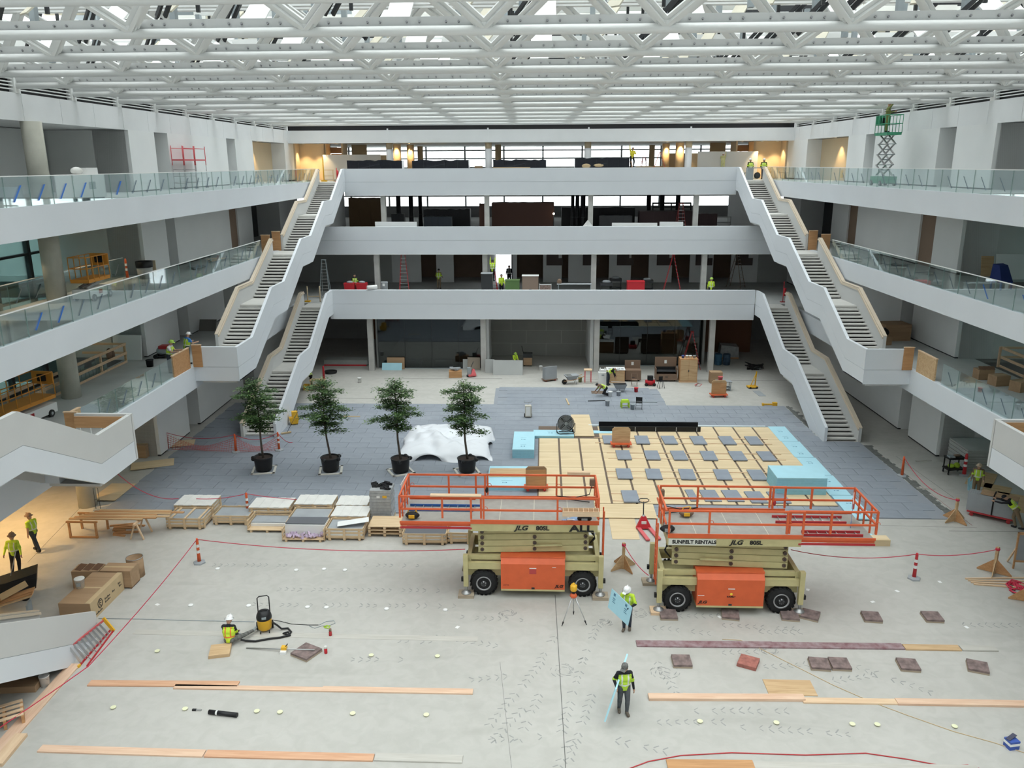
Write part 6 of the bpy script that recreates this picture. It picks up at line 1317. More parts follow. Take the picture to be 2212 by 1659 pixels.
B(t, 'rung', hivg, -.25, .25, -.13, -.1, .14, .19)
bucket('grey bucket between the lime stool and black chair', (*G(1366, 886)[:2], .055), steelg); bucket('bright red bucket on the concrete by the white edge strip', G(1374, 848), red); bucket('white bucket beside the kneeling worker', (*G(1318, 858)[:2], .055), whitep); bucket('dull grey bucket under the drawing table', G(1336, 856), stone_g); bucket('olive bucket beside the wheelbarrow', G(1253, 825), mat('olive', (.25, .27, .12), .7)); bucket('white pail on the pale concrete behind the potted trees', G(777, 826), whitep); bucket('grey pail near the recess boards', G(1168, 800), whitep)
bucket('grey tub at the edge of the paving near the cut opening', (*G(1312, 878)[:2], .055), stone_g)
t = thing('drawing_table', 'tilted white drawing board on a barrow frame beside the bending worker', 'table', (*G(1338, 847)[:2], 0), .1); MB().bar((-.55, 0, .8), (.55, .05, .72), .8, .03, (0, .25, 1)).build('board', whitep, t); MB().hexa([(-.25, -.2, .25), (.35, -.2, .25), (.35, .2, .25), (-.25, .2, .25), (-.45, -.3, .6), (.5, -.3, .6), (.5, .3, .6), (-.45, .3, .6)]).build('tub', stone_g, t)
for sx in (-.2, .3): B(t, 'leg', steelg, sx, sx+.04, -.15, -.1, 0, .26)
B(t, 'rear_leg', steelg, .0, .05, .15, .2, 0, .26)
person('person in hi-vis vest and white hard hat bending over the drawing table', (*G(1313, 832)[:2], 0), 1.35, dict(torso=(0, -.8, .6), ul_l=(0, -.15, -1), ll_l=(0, .15, -1), ul_r=(0, .1, -1), ua_r=(-.05, -.35, -1), la_r=(0, -.3, -1), ua_l=(.05, -.35, -1), la_l=(0, -.3, -1), head=(0, -.9, .25)), blk, dj, hiv, hatw, near=False)
person('person in hi-vis vest kneeling at the cut opening in the paving', (*G(1308, 856)[:2], .05), -1.3, dict(torso=(0, -.85, .45), ul_l=(0, -.5, -.9), ll_l=(0, .95, -.25), ul_r=(0, -.1, -1), ll_r=(0, .95, -.2), ua_r=(-.1, -.5, -.9), la_r=(0, -.7, -.7), ua_l=(.1, -.5, -.9), la_l=(0, -.7, -.7), head=(0, -.9, .2)), mat('rust_cloth', (.2, .13, .09), .9), blk, hiv, None, near=False)
plain('floor_opening', 'dark brown cut opening in the far paving beside the kneeling worker', 'opening', (*G(1290, 849)[:2], .052), mat('underlay_brown', (.15, .11, .085), .9), (.85, .75, .004))
t = thing('table_saw', 'low work table with tools and a pale top near the end column', 'table', (*G(1562, 842)[:2], 0), 0); B(t, 'top', stone_g, -.55, .55, -.3, .3, .62, .68); B(t, 'lower_shelf', steelg, -.5, .5, -.26, .26, .2, .23)
for sx in (-.5, .45):
    for sy in (-.26, .22): B(t, 'leg', steelg, sx, sx+.05, sy, sy+.05, 0, .62)
bucket('faded red tub standing on the low work table', (*G(1556, 822, .68)[:2], .68), pink, .17, .3)
carton('brown carton box with a loose pine lid behind the low work table', (*G(1545, 826)[:2], 0), 0, .9, .7, .85, cardb)
for (px, m_, l_) in ((1550, mat('drum_blue', (.03, .10, .17), .6), 'blue plastic drum standing behind the end column'), (1568, mat('drum_navy', (.03, .06, .10), .6), 'dark navy drum standing behind the end column')):
    t = thing('plastic_drum', l_, 'drum', (ony(px, 800, 66)[0], 66.0, 0)); MB().lathe([(.28, 0), (.3, .05), (.3, .85), (.27, .9)], 18).build('body', m_, t); MB().lathe([(.31, .3), (.31, .34)], 18).build('rib', m_, t); MB().lathe([(.31, .6), (.31, .64)], 18).build('rib', m_, t)
t = thing('wrapped_pallet', 'pallet load in grey film in the dark bay behind the staircase', 'pallet', (17.2, 68.6, 0)); MB().hexa([(-.8, -.5, .12), (.8, -.5, .12), (.8, .5, .12), (-.8, .5, .12), (-.7, -.45, 1.15), (.75, -.45, 1.0), (.7, .45, 1.1), (-.7, .45, 1.2)]).build('load', wrapg, t); B(t, 'pallet_base', plyo, -.8, .8, -.5, .5, 0, .12)
t = thing('scrap_pile', 'dark pile of cables and scrap in the bay behind the staircase', 'scrap', (18.4, 64.6, 0)); m = MB()
for k in range(24): a = rr2.uniform(0, 6.28); m.tube([(rr2.uniform(-.7, .7), rr2.uniform(-.5, .5), rr2.uniform(.02, .4)), (rr2.uniform(-.7, .7), rr2.uniform(-.5, .5), rr2.uniform(.02, .45)), (rr2.uniform(-.7, .7), rr2.uniform(-.5, .5), .03)], .04, 5)
o = m.build('cables', blackr, t); o['kind'] = 'stuff'; MB().ball((.2, 0, .12), .3, 8, 5, (1.5, 1, .5)).build('bundle', steelg, t)
t = thing('tile_lifter', 'yellow slab lifting trolley with an upright handle', 'trolley', (*G(1626, 838)[:2], 0), .2); B(t, 'base', yel, -.4, .3, -.25, .25, .08, .16); MB().bar((.15, 0, .1), (.22, 0, 1.25), .08, .05).build('mast', yel, t); MB().bar((-.2, .0, .12), (.2, 0, 1.1), .05, .04).build('strut', yel, t)
for sx in (-.3, .2): MB().cyl((sx, -.28, .08), (sx, .28, .08), .08, n=12).build('wheel', blackr, t)
t = thing('floor_jack', 'low yellow clamp tool lying by the paving edge', 'tool', (*G(1662, 876)[:2], 0)); B(t, 'bar', yel, -.45, .5, -.05, .05, .05, .13); B(t, 'head', yel, .2, .5, -.12, .12, .0, .22); B(t, 'jaw', yel, -.5, -.38, -.1, .1, 0, .16)
plain('grey_board', 'thin grey board lying on the concrete near the yellow trolley', 'board', (*G(1640, 850)[:2], 0), stone_g, (.5, 1.4, .02), .1); plain('edge_strip', 'short white edging strip lying near the red bucket', 'strip', (*G(1385, 842)[:2], 0), whitep, (1.2, .1, .04)); plain('dark_bar', 'dark steel bar lying across the far paving by the black chair', 'bar', (*G(1388, 871)[:2], .055), steelg, (2.0, .07, .05)); plain('dark_bar', 'thin dark steel bar angled toward the cut opening', 'bar', (*G(1290, 868)[:2], .055), steeld, (1.3, .05, .05), .12)
t = thing('stool', 'dark step stool tilted beside the tall tool chest', 'stool', (*G(1428, 838)[:2], 0), .3); B(t, 'seat', blackr, -.15, .15, -.12, .12, .5, .54); B(t, 'back', blackr, -.15, .15, .1, .13, .54, .85)
for sx in (-.14, .12):
    for sy in (-.1, .1): MB().bar((sx, sy, .5), (sx*1.6, sy*1.8, 0), .03, .03).build('leg', blackr, t)
t = thing('compressor', 'red portable compressor among tools beside the open chest', 'compressor', (*G(1404, 833)[:2], 0)); MB().cyl((-.35, 0, .25), (.35, 0, .25), .2, n=16).build('tank', red, t); B(t, 'motor', black, -.2, .2, -.15, .15, .45, .75); MB().cyl((-.3, -.22, .12), (-.3, -.16, .12), .12, n=12).build('wheel', blackr, t); MB().cyl((.3, -.22, .12), (.3, -.16, .12), .12, n=12).build('wheel', blackr, t)
folding_chair('brown folding chair in front of the open tool chest', 1370, 834, brownb, 0)
cable('red air hose coil lying before the tall plywood cabinet', [(1500, 832), (1508, 828), (1516, 830), (1512, 834), (1502, 834), (1506, 830)], .02, pink)
# left half of the far ground
def leaning(label, px0, px1, pyt, pyb, y, m, cat='board', lean=.25, n=1, z0=0.0):
    x0 = ony(px0, pyb, y)[0]; x1 = ony(px1, pyb, y)[0]; zt = ony((px0+px1)/2, pyt, y+lean)[2]-z0; t = thing('leaning_board', label, cat, (x0, y, z0))
    for k in range(n): MB().hexa([(.03*k, .03*k, 0), (x1-x0, .03*k, 0), (x1-x0, .03*k+.025, 0), (.03*k, .03*k+.025, 0), (.03*k, lean+.03*k, zt), (x1-x0, lean+.03*k, zt*.99), (x1-x0, lean+.03*k+.025, zt*.99), (.03*k, lean+.03*k+.025, zt)]).build('sheet', m, t)
    return t
leaning('blue foam board leaning at the storefront glass', 825, 868, 784, 798, 63.6, foam, 'foam board', .2); leaning('brown fibre board leaning behind the blue foam board', 836, 874, 772, 796, 63.95, cardb, n=2, lean=.15); leaning('long grey plasterboard sheets leaning before the recess', 1065, 1129, 778, 808, 62.2, drydark, n=2, lean=.5); leaning('brown fibre board leaning beside the second column', 1010, 1037, 772, 800, 63.9, mat('fibre_tan', (.32, .27, .22), .85), lean=.15); leaning('pale plasterboard sheets stacked against the second column', 1048, 1068, 776, 802, 62.9, drydark, lean=.3); leaning('narrow grey board leaning against the storefront glass', 1000, 1010, 776, 798, 64.0, drydark, lean=.12)
t = thing('rubble_pallet', 'orange crate of rubble and scrap on the concrete', 'pallet', (*G(984, 814)[:2], 0), .1); B(t, 'box', plyo, -.5, .5, -.35, .35, .1, .5); B(t, 'runner', plyo, -.5, .5, -.35, -.25, 0, .1); B(t, 'runner', plyo, -.5, .5, .25, .35, 0, .1)
m = MB()
for k in range(14): m.T = Matrix.Translation((rr2.uniform(-.4, .4), rr2.uniform(-.25, .25), .55+rr2.uniform(0, .2))) @ Matrix.Rotation(rr2.uniform(0, 3), 4, 'X'); m.box(-.14, .14, -.06, .06, -.04, .04)
o = m.build('rubble', stone_g, t); o['kind'] = 'stuff'
t = thing('pallet_truck', 'orange-red pallet truck with grey pump beside the rubble crate', 'pallet jack', (*G(1014, 814)[:2], 0), .3); B(t, 'pump_case', steelg, -.15, .15, -.1, .15, .1, .75); B(t, 'frame', pink, -.1, .5, -.25, .25, .08, .2); CYL(t, 'handle', steeld, (.1, .0, .7), (.35, .05, 1.2), .025); MB().cyl((-.12, -.1, .09), (-.12, .12, .09), .09, n=12).build('wheel', blackr, t); MB().hexa([(.1, -.25, .2), (.5, -.25, .2), (.5, .2, .2), (.1, .2, .2), (.25, -.1, .6), (.4, -.1, .6), (.4, .1, .6), (.25, .1, .6)]).build('gusset', pink, t)
t = thing('tool_trolley', 'brown tool trolley with a tall push handle near the plasterboard sheets', 'trolley', (*G(1140, 792)[:2], 0)); B(t, 'cabinet', cardb, -.35, .35, 0, .5, .12, .75); B(t, 'tray', steeld, -.38, .38, -.02, .52, .75, 1.1); TU(t, 'handle', steeld, [(-.35, .1, 1.1), (-.5, .1, 1.7)], .025)
for sx in (-.28, .28): MB().cyl((sx-.02, .1, .06), (sx+.02, .1, .06), .06, n=10).build('caster', blackr, t)
person('person in hi-vis shirt and dark cap behind the plasterboard sheets', (ony(1112, 800, 63.6)[0], 64.0, 0), .3, dict(torso=(0, -.3, 1), ua_r=(-.1, -.6, -.8), la_r=(.1, -.8, -.3), ua_l=(.1, -.6, -.8), la_l=(-.1, -.8, -.3), head=(0, -.5, .8)), hiv, dj, None, hatg, near=False, h=1.5)
for (px0, px1, l_) in ((880, 912, 'film-wrapped bundle lying inside the storefront glass beside the fibre board'), (940, 978, 'low film-wrapped bundle lying inside the storefront glass')):
    t = thing('wrapped_bundle', l_, 'bundle', (ony(px0, 797, 64.7)[0], 64.7, 0)); w = ony(px1, 797, 64.7)[0]-ony(px0, 797, 64.7)[0]
    for k in range(4): MB().hexa([(0, .1, k*.15), (w, .1, k*.15), (w, .7, k*.15), (0, .7, k*.15), (.04, .12, k*.15+.13), (w-.05, .12, k*.15+.13), (w-.05, .68, k*.15+.13), (.04, .68, k*.15+.13)]).build('layer', wrapg if px0 < 900 or k < 2 else drydark, t)
t = thing('sheet_stack', 'low stack of grey boards with red tape on the floor of the dark bay', 'board stack', (-16.6, 65.0, 0))
for k in range(5): B(t, 'sheet', drydark, .0, 3.6, .02*k, 1.3, .12+k*.07, .18+k*.07)
B(t, 'runner', red, 0, 3.5, 0, .1, 0, .12); B(t, 'runner', red, 0, 3.5, 1.0, 1.1, 0, .12)
t = thing('hose_coil', 'coil of black hose lying beside the red cone', 'hose', (*G(715, 806)[:2], 0)); 
for k in range(3): TU(t, 'coil', blackr, [((.42+.02*k)*math.cos(a), (.42-.02*k)*math.sin(a), .05+.06*k) for a in [2*math.pi*q/18 for q in range(18)]], .045, 6, True)
person('person in blue hard hat and green vest bending at a bench behind the tree', (*G(673, 838)[:2], 0), -1.2, dict(torso=(0, -.35, 1), ua_r=(-.1, -.8, -.5), la_r=(0, -1, -.1), ua_l=(.1, -.8, -.5), la_l=(0, -1, -.1), head=(0, -.5, .8)), blk, blk, hivg, mat('hat_blue', (.06, .08, .4), .4), near=False)
t = thing('work_bench', 'timber work bench with boards and a yellow case behind the tree', 'bench', (*G(686, 842)[:2], 0)); B(t, 'top', ply, -.5, .6, -.3, .3, .72, .78); B(t, 'lower_board', plyo, -.45, .55, -.25, .25, .3, .34); B(t, 'yellow_case', yel, -1.0, -.6, -.2, .2, .0, .4)
for sx in (-.45, .5):
    for sy in (-.25, .2): B(t, 'leg', ply, sx, sx+.05, sy, sy+.05, 0, .72)
def aladder(label, x, y, z0, h, m, rz=0.0, n=9, spread=.5):
    t = thing('step_ladder', label, 'ladder', (x, y, z0), rz); w0 = .42; 
    for s_ in (-1, 1):
        MB().bar((s_*w0, -spread, 0), (s_*.16, -.04, h), .06, .03, (0, 1, 0)).build('front_rail', m, t); MB().bar((s_*w0*.9, spread, 0), (s_*.15, .04, h), .05, .03, (0, 1, 0)).build('rear_rail', m, t)
    for k in range(n): f = (k+1)/(n+1); hw = w0+(.16-w0)*f; B(t, 'step', alum, -hw, hw, -spread+(spread-.04)*f-.05, -spread+(spread-.04)*f+.05, h*f-.012, h*f+.012)
    for k in range(3): f = (k+1)/4; CYL(t, 'rear_brace', m, (-w0*.9+(w0*.9-.15)*f, spread-(spread-.04)*f, h*f), (w0*.9-(w0*.9-.15)*f, spread-(spread-.04)*f, h*f), .012, n=6)
    B(t, 'top_cap', m, -.2, .2, -.12, .12, h, h+.05); return t
def fx(px, py, y): return ony(px, py, y)[0]
aladder('tall red step ladder standing inside the far storefront by the chests', fx(1492, 780, 64.6), 64.6, 0, 3.0, redd, 1.5, 10, .75)
# ================================================================== SECOND STOREY (far)
aladder('tall orange-red step ladder beside a standing person on the second storey', fx(873, 610, 68.8), 68.8, Z2, 3.2, redd, .15, 10, .7); aladder('tall bright red step ladder beside the red chest on the second storey', fx(1452, 610, 68.5), 68.5, Z2, 3.2, red, 1.5, 10, .75); aladder('aluminium step ladder next to the staircase on the second storey', fx(702, 610, 66.5), 66.5, Z2, 3.0, steelg, .1, 11, .6); aladder('dark step ladder in shadow at the end of the second storey', fx(1590, 600, 72), 72, Z2, 3.0, brownb, .9, 9, .7)
for px, l_, m_, sx in ((757, 'open red crate with rags beside a second red crate', red, -.1), (778, 'red crate with pale rags on the second storey', red, .1)):
    t = thing('plastic_crate', l_, 'crate', (fx(px, 618, 65.6)+sx, 65.6, Z2)); MB().hexa([(-.35, 0, .3), (.35, 0, .3), (.35, .5, .3), (-.35, .5, .3), (-.45, -.03, 1.25), (.42, -.03, 1.25), (.42, .53, 1.25), (-.45, .53, 1.25)]).build('bin', m_, t); B(t, 'stand', steelg, -.3, .3, .05, .45, 0, .3); MB().ball((0, .25, 1.3), .2, 8, 5, (1.4, .9, .6)).build('rags', stone_g, t)
jobbox('bright red steel chest on the second storey', 1356, 1393, 610, 66.0, red, z0=Z2); jobbox('green painted chest with red lettering on the second storey', 1091, 1122, 607, 66.0, mat('chest_green', (.10, .18, .06), .6), z0=Z2); jobbox('brown hardboard cabinet with a pale top on the second storey', 1128, 1163, 597, 66.2, mat('hardboard', (.26, .19, .15), .7), z0=Z2, top=whitep); jobbox('dark slate cabinet with papers on top beside the hi-vis jacket', 1039, 1063, 592, 66.0, steeld, z0=Z2, top=stone_g)
t = thing('scrap_bin', 'wire bin of brown scrap beside the hardboard cabinet', 'bin', (fx(1178, 612, 65.8), 65.8, Z2)); B(t, 'scrap', mat('scrap_brown', (.35, .25, .22), .9, noise=.6, scale=9), -.46, .46, 0, .4, .1, 1.1)
for sx in (-.48, .46): B(t, 'frame', whitep, sx, sx+.03, -.02, .42, 0, 1.15)
B(t, 'rim', whitep, -.48, .49, -.03, 0, 1.1, 1.16)
t = thing('trestle_table', 'long trestle table at the parapet of the second storey', 'table', (fx(1235, 612, 66.2), 66.2, Z2)); B(t, 'top', stone_g, -1.2, 1.6, -.3, .3, 1.1, 1.15)
for sx in (-1.1, 1.5): B(t, 'leg', steelg, sx, sx+.05, -.25, .25, 0, 1.1)
MB().ball((-1.0, 0, 1.3), .2, 8, 6, (1, .6, 1.2)).build('bag', brownb, t)
t = thing('paper_roll', 'white roll of paper resting on the second storey parapet', 'roll', (fx(803, 623, 63.2), 63.2, 6.57), .2); CYL(t, 'roll', whitep, (-.35, -.1, .17), (.4, .1, .2), .17, n=16); CYL(t, 'core', kraft, (-.36, -.1, .17), (-.34, -.1, .17), .05)
t = thing('drum_bin', 'grey rubbish drum with papers next to the first column', 'bin', (fx(830, 615, 66.4), 66.4, Z2)); MB().lathe([(.26, 0), (.3, 1.2), (.32, 1.25), (.28, 1.25)], 16).build('drum', stone_g, t); B(t, 'label', whitep, -.08, .1, -.32, -.3, .95, 1.15)
for k, (px, y, l_) in enumerate(((1330, 70.5, 'dark cart heaped with parts before the wall niches'), (1398, 69.5, 'dark work cart beside the red chest'), (1290+20, 68, 'low dark cart behind the trestle table'))):
    t = thing('parts_cart', l_, 'cart', (fx(px, 600, y), y, Z2)); B(t, 'tray', steeld, -.5, .5, -.3, .3, .75, 1.0); B(t, 'shelf', steeld, -.5, .5, -.3, .3, .2, .25); MB().ball((0, 0, 1.05), .25, 8, 5, (1.5, .9, .6)).build('parts', stone_g, t)
    for sx in (-.48, .44): B(t, 'post', steeld, sx, sx+.04, -.25, .25, 0, .75)
for px, y, rz, l_, sh, vs in ((948, 71, 3.0, 'person in green vest standing under the tall ladder wall', khaki, hivg), (1083, 67.4, .4, 'person in lime jacket beside the green chest', hiv, None), (766, 67.5, .3, 'person in dark green vest bending behind the red crates', blk, hivg), (1100, 73.5, .0, 'person in dark clothes silhouetted in the bright opening', blk, blk), (1537, 65.2, 3.0, 'person in lime vest and green hard hat beside the fourth column', hiv, hiv)):
    person(l_, (fx(px, 605, y), y, Z2), rz, dict(ua_r=(-.25, -.3, -1), la_r=(0, -.8, -.4), ua_l=(.25, -.2, -1), la_l=(0, -.6, -.7)), sh, khaki if 'standing' in l_ else blk, vs, {'green': hatg}.get('green') if 'hard hat' in l_ else None, near=False)
LAD = aladder('red and white step ladder used by a worker below the ceiling', fx(1065, 610, 67.6), 67.6, Z2, 1.9, red, .1, 7, .45)
person('person in lime vest standing high on the red and white step ladder', (fx(1064, 590, 67.2), 67.2, Z2+1.2), 3.0, dict(ua_r=(-.1, -.2, 1), la_r=(0, -.3, 1), ua_l=(.1, -.2, 1), la_l=(0, -.4, 1)), hiv, blk, hivg, None, near=False)
# ================================================================== THIRD STOREY (far)
def counter(label, px0, px1, pyt, y, d, m, z0, name='wrapped_counter', seams=3, ragged=False, cat='counter'):
    x0, x1 = fx(px0, pyt, y), fx(px1, pyt, y); zt = ony((px0+px1)/2, pyt, y)[2]-z0; w = x1-x0; t = thing(name, label, cat, (x0, y, z0)); n = 14; mb = MB(); r = random.Random(int(px0))
    top = [(k*w/n, zt+(r.uniform(-.06, .06) if ragged else r.uniform(-.02, .02))) for k in range(n+1)]
    mb.prism([(0, 0), (w, 0)]+[(a, b) for a, b in reversed(top)], 'y', 0, d); mb.build('cover', m, t)
    for k in range(seams): xx = w*(k+1)/(seams+1); B(t, 'fold', m, xx-.02, xx+.02, -.025, 0, .02, zt-.08)
    return t
dp = mat('dark_sheet', (.012, .012, .016), .5); dbr = mat('dark_brown', (.075, .03, .02), .6)
counter('long black-skirted counter with a ragged paper edge on the third storey', 915, 1015, 452, 78, 1.0, dp, Z3, ragged=True); counter('low dark blue counter in front of the ragged black counter', 915, 975, 468, 74.5, .8, mat('dark_navy', (.012, .018, .03), .4), Z3); counter('large brown crate enclosure beside the second column', 1062, 1197, 438, 76, 2.0, dbr, Z3, name='plant_enclosure', cat='enclosure'); counter('long black counter with a ragged paper edge behind the third column', 1213, 1372, 448, 79, 1.0, dp, Z3, ragged=True); counter('grey work counter standing in front of the ragged black counter', 1295, 1366, 466, 74.5, .9, mat('counter_grey', (.05, .05, .055), .6), Z3); counter('dark reception desk with monitors before the window', 845, 872, 462, 76, .8, dp, Z3); counter('dark red-black equipment block below the gantry', 1382, 1505, 456, 75, 1.4, mat('oxblood', (.03, .012, .014), .6), Z3); counter('dark end desk beside the fourth column', 1508, 1550, 462, 74.6, .9, mat('oxblood', (.03, .012, .014), .6), Z3); counter('tall dark brown cabinet left of the second column', 1035, 1048, 440, 75, .8, dbr, Z3, seams=1)
counter('tan plywood screen wall beside the staircase on the third storey', 752, 822, 427, 82, .2, mat('screen_tan', (.24, .15, .08), .7), Z3, name='plywood_screen', cat='screen', seams=2)
leaning('long pale plasterboard leaning on the third storey parapet', 810, 900, 479, 488, 68.1, dry, lean=.1, z0=Z3); leaning('white plasterboard sheet leaning on the parapet below the gantry', 1322, 1420, 481, 488, 68.1, whitep, lean=.1, z0=Z3); leaning('pale plasterboard offcut leaning on the parapet near the third column', 1425, 1476, 479, 487, 68.1, dry, lean=.1, z0=Z3)
t = thing('folded_card', 'white triangular folded card on the third storey parapet', 'card', (fx(1270, 484, 67.5), 67.53, 11.1)); MB().prism([(-.4, 0), (.4, 0), (0, .5)], 'y', 0, .1).build('card', whitep, t); B(t, 'fold_line', stone_g, -.005, .005, -.004, 0, .02, .45)
for (px, y, w_) in ((861, 78, .55), (888, 78, .55), (908, 82, .5), (1237, 77, .4), (1247, 77, .45), (1260, 76.5, .5), (1401, 80, .55), (1430, 77, .55), (1464, 77, .55)):
    t = thing('dark_post', 'dark sheet-wrapped post rising to the ceiling of the third storey', 'post', (fx(px, 450, y), y, Z3), 0, 'dark wrapped posts of the third storey'); MB().lathe([(w_*.5, 0), (w_*.42, .6), (w_*.38, 3.4)], 12).build('wrap', dp, t); MB().lathe([(w_*.45, 1.2), (w_*.45, 1.28)], 12).build('band', steeld, t)
t = thing('lift_gantry', 'black equipment gantry with cross rails over the equipment block', 'gantry', (fx(1408, 470, 78.3), 78.3, Z3))
for z in (2.0, 2.35): B(t, 'rail', steeld, 0, 3.6, 0, .15, z, z+.14)
for x in (0, 1.7, 3.5): B(t, 'upright', steeld, x, x+.12, 0, .12, 0, 2.4)
B(t, 'control_unit', black, .3, .8, -.1, .4, 1.3, 1.7); TU(t, 'brace', steelm, [(.2, 0, 1.2), (.8, -.1, 1.9)], .03)
t = thing('guard_railing', 'pale tube guard railing before the bright end window', 'railing', (fx(1510, 470, 80), 80, Z3))
for z in (.55, 1.05): TU(t, 'rail', steelm, [(0, 0, z), (3.0, 0, z)], .03)
for x in (0, 1.5, 3.0): TU(t, 'post', steelm, [(x, 0, 0), (x, 0, 1.1)], .03)
aladder('dark red step ladder on the third storey beside the equipment block', fx(1470, 470, 73.6), 73.6, Z3, 2.6, mat('ladder_dark', (.20, .03, .03), .6), .1, 8, .6)
t = thing('welding_lamp', 'small bright work lamp on the brown enclosure', 'lamp', (fx(1196, 467, 75.6), 75.6, Z3+.0)); CYL(t, 'stand', steeld, (0, 0, 0), (0, 0, 1.55), .03); MB().ball((0, -.05, 1.65), .09, 10, 7).build('bulb', mat('lamp_glow', (1, .85, .65), .5, emit=6), t); B(t, 'base', steeld, -.2, .2, -.2, .2, 0, .04)
for k in range(7): plain('debris_board', 'dark board scrap on the third storey floor beside the staircase', 'board', (fx(760+k*12, 478, 73+.6*k), 71.5+.7*k, Z3+.002), brownb if k % 2 else steelg, (1.2, .25, .03), rr2.uniform(-.4, .4), 'board scraps on the third storey')
# ================================================================== TOP STOREY (far)
bp = mat('black_film', (.012, .014, .022), .28, noise=.3, scale=4)
for px0, px1, pyt, l_ in ((749, 868, 347, 'black film-wrapped counter next to the white partition'), (890, 1012, 346, 'black film-wrapped counter between the first and second top columns'), (1065, 1180, 345, 'black film-wrapped counter with a tan base board'), (1242, 1360, 341, 'black film-wrapped counter with torn tan patches beside the ladder worker')):
    c = counter(l_, px0, px1, pyt, 75.0, 1.2, bp, Z4, seams=4, ragged=True); w = fx(px1, pyt, 75)-fx(px0, pyt, 75); MB().bar((.2, -.03, .9), (w*.6, -.03, 1.45), .02, .05).build('film_crease', mat('film_shine', (.05, .055, .07), .2), c)
    if '1065' == str(px0): B(c, 'base_board', kraft, 0, w*.7, -.06, 0, .9, 1.12)
    if px0 == 1242: MB().ball((1.0, -.02, 1.2), .4, 10, 6, (1.0, .1, .5)).build('torn_patch', kraft, c); MB().ball((2.1, -.02, 1.25), .35, 10, 6, (1.3, .1, .4)).build('torn_patch', kraft, c)
def partition(label, px0, px1, pyt, y, m, d=.15):
    x0, x1 = fx(px0, pyt, y), fx(px1, pyt, y); zt = ony((px0+px1)/2, pyt, y)[2]; t = thing('partition_screen', label, 'partition', (x0, y, Z4)); B(t, 'face', m, 0, x1-x0, 0, d, .06, zt-Z4); B(t, 'kick', steelg, .02, x1-x0-.02, .03, d-.02, 0, .06); return t
partition('low white partition wall at the head of the tree-side staircase', 697, 822, 334, 79, whitep); partition('low white partition wall behind the top storey workers', 1508, 1638, 327, 79, whitep); partition('short tan partition next to the first top column', 822, 834, 335, 80, drytan); partition('tan partition behind the glowing cylinders by the fourth top column', 1440, 1488, 331, 84, drytan); partition('tan partition beside the fourth top column', 1495, 1508, 331, 80, drytan)
# lit tan rooms at both ends
o = struct('wall_far_fourth')
for s in (-1, 1):
    for d0, d1, y in ((19.9, 22.5, 79.5), (16.9, 18.4, 84.0)): a, b = sorted((XS(s, d0), XS(s, d1))); MB(True).box(a, b, y, y+.2, Z4, 17.9).build('tan_panel', drytan, o)
    a, b = sorted((XS(s, 18.4), XS(s, 19.9))); MB(True).box(a, b, 81.5, 81.7, Z4, 17.0).build('door_leaf', mat('door_tan', (.42, .27, .13), .7), o); MB(True).box(a, b, 81.3, 81.6, 17.05, 17.6).build('duct_strip', brownb, o)
    for dd in (18.3, 19.95): a, b = sorted((XS(s, dd), XS(s, dd+.15))); MB(True).box(a, b, 79.5, 81.6, Z4, 17.9).build('jamb', drytan, o)
    a, b = sorted((XS(s, WALL), XS(s, 34))); MB(True).box(a, b, 78, 78.2, Z4, 17.9).build('end_panel', dry, o)
    a, b = sorted((XS(s, 22.4), XS(s, 22.55))); MB(True).box(a, b, 77.9, 79.7, Z4, 17.9).build('tan_panel', drytan, o)
glow = mat('cylinder_tan', (.72, .55, .34), .7)
for px, y, r_, l_ in ((858, 80, .38, 'tallest'), (887, 83, .36, 'middle'), (908, 90, .3, 'farthest'), (1468, 80, .40, 'tallest'), (1438, 83, .36, 'middle'), (1408, 90, .3, 'farthest'), (1076, 84, .3, 'single')):
    where = 'beside the first column' if px < 1000 else ('beside the second column' if px < 1200 else 'beside the fourth column')
    t = thing('round_pillar', '%s tan round pillar lit by a downlight %s' % (l_, where), 'pillar', (fx(px, 335, y), y, Z4)); MB().lathe([(r_, 0), (r_, 3.25)], 20).build('shaft', glow, t); MB().lathe([(r_*1.03, 0), (r_*1.03, .12)], 20).build('plinth', drytan, t)
def downlight(label, x, y, z, energy, col=(1, .72, .38), spot=1.5, grp=None):
    t = thing('downlight', label, 'light', (x, y, z), 0, grp); MB().lathe([(.09, 0), (.12, 0), (.12, -.03), (.09, -.03)], 14, capb=False, capt=False).build('trim_ring', steelw, t); MB().cyl((0, 0, -.012), (0, 0, -.006), .085, n=14).build('lens', mat('lamp_lens', (1, .8, .5), .5, emit=5), t)
    l = bpy.data.lights.new('downlight_beam', 'SPOT'); l.energy = energy; l.color = col; l.spot_size = spot; l.spot_blend = .6; l.shadow_soft_size = .1; lo = bpy.data.objects.new('downlight_beam', l); COL.objects.link(lo); lo.parent = t; lo.location = (0, 0, -.05)
for px, y in ((858, 80), (887, 83), (1468, 80), (1438, 83)): downlight('warm ceiling downlight beside a tan round pillar', fx(px, 335, y), y-.75, 17.94, 260, grp='downlights over the tan pillars')
for s in (-1, 1):
    for d in (20.4, 21.8): downlight('warm ceiling downlight in the tan end room', XS(s, d), 78.6, 17.88, 420, grp='downlights of the tan end rooms')
    downlight('warm ceiling downlight before the tan doorway', XS(s, 19.1), 80.6, 17.88, 320, grp='downlights before the tan doorways')
    downlight('warm ceiling downlight in the recessed tan gallery bay', XS(s, 23.2), 69.5 if s < 0 else 68, 17.88, 330, grp='downlights of the recessed gallery bays')
for k, y in enumerate((24, 27.5, 31, 34.5)): downlight('warm downlight over the orange-lit lobby', -23.2, y, 4.28, 620, (1, .62, .25), 1.9, 'downlights of the lobby')
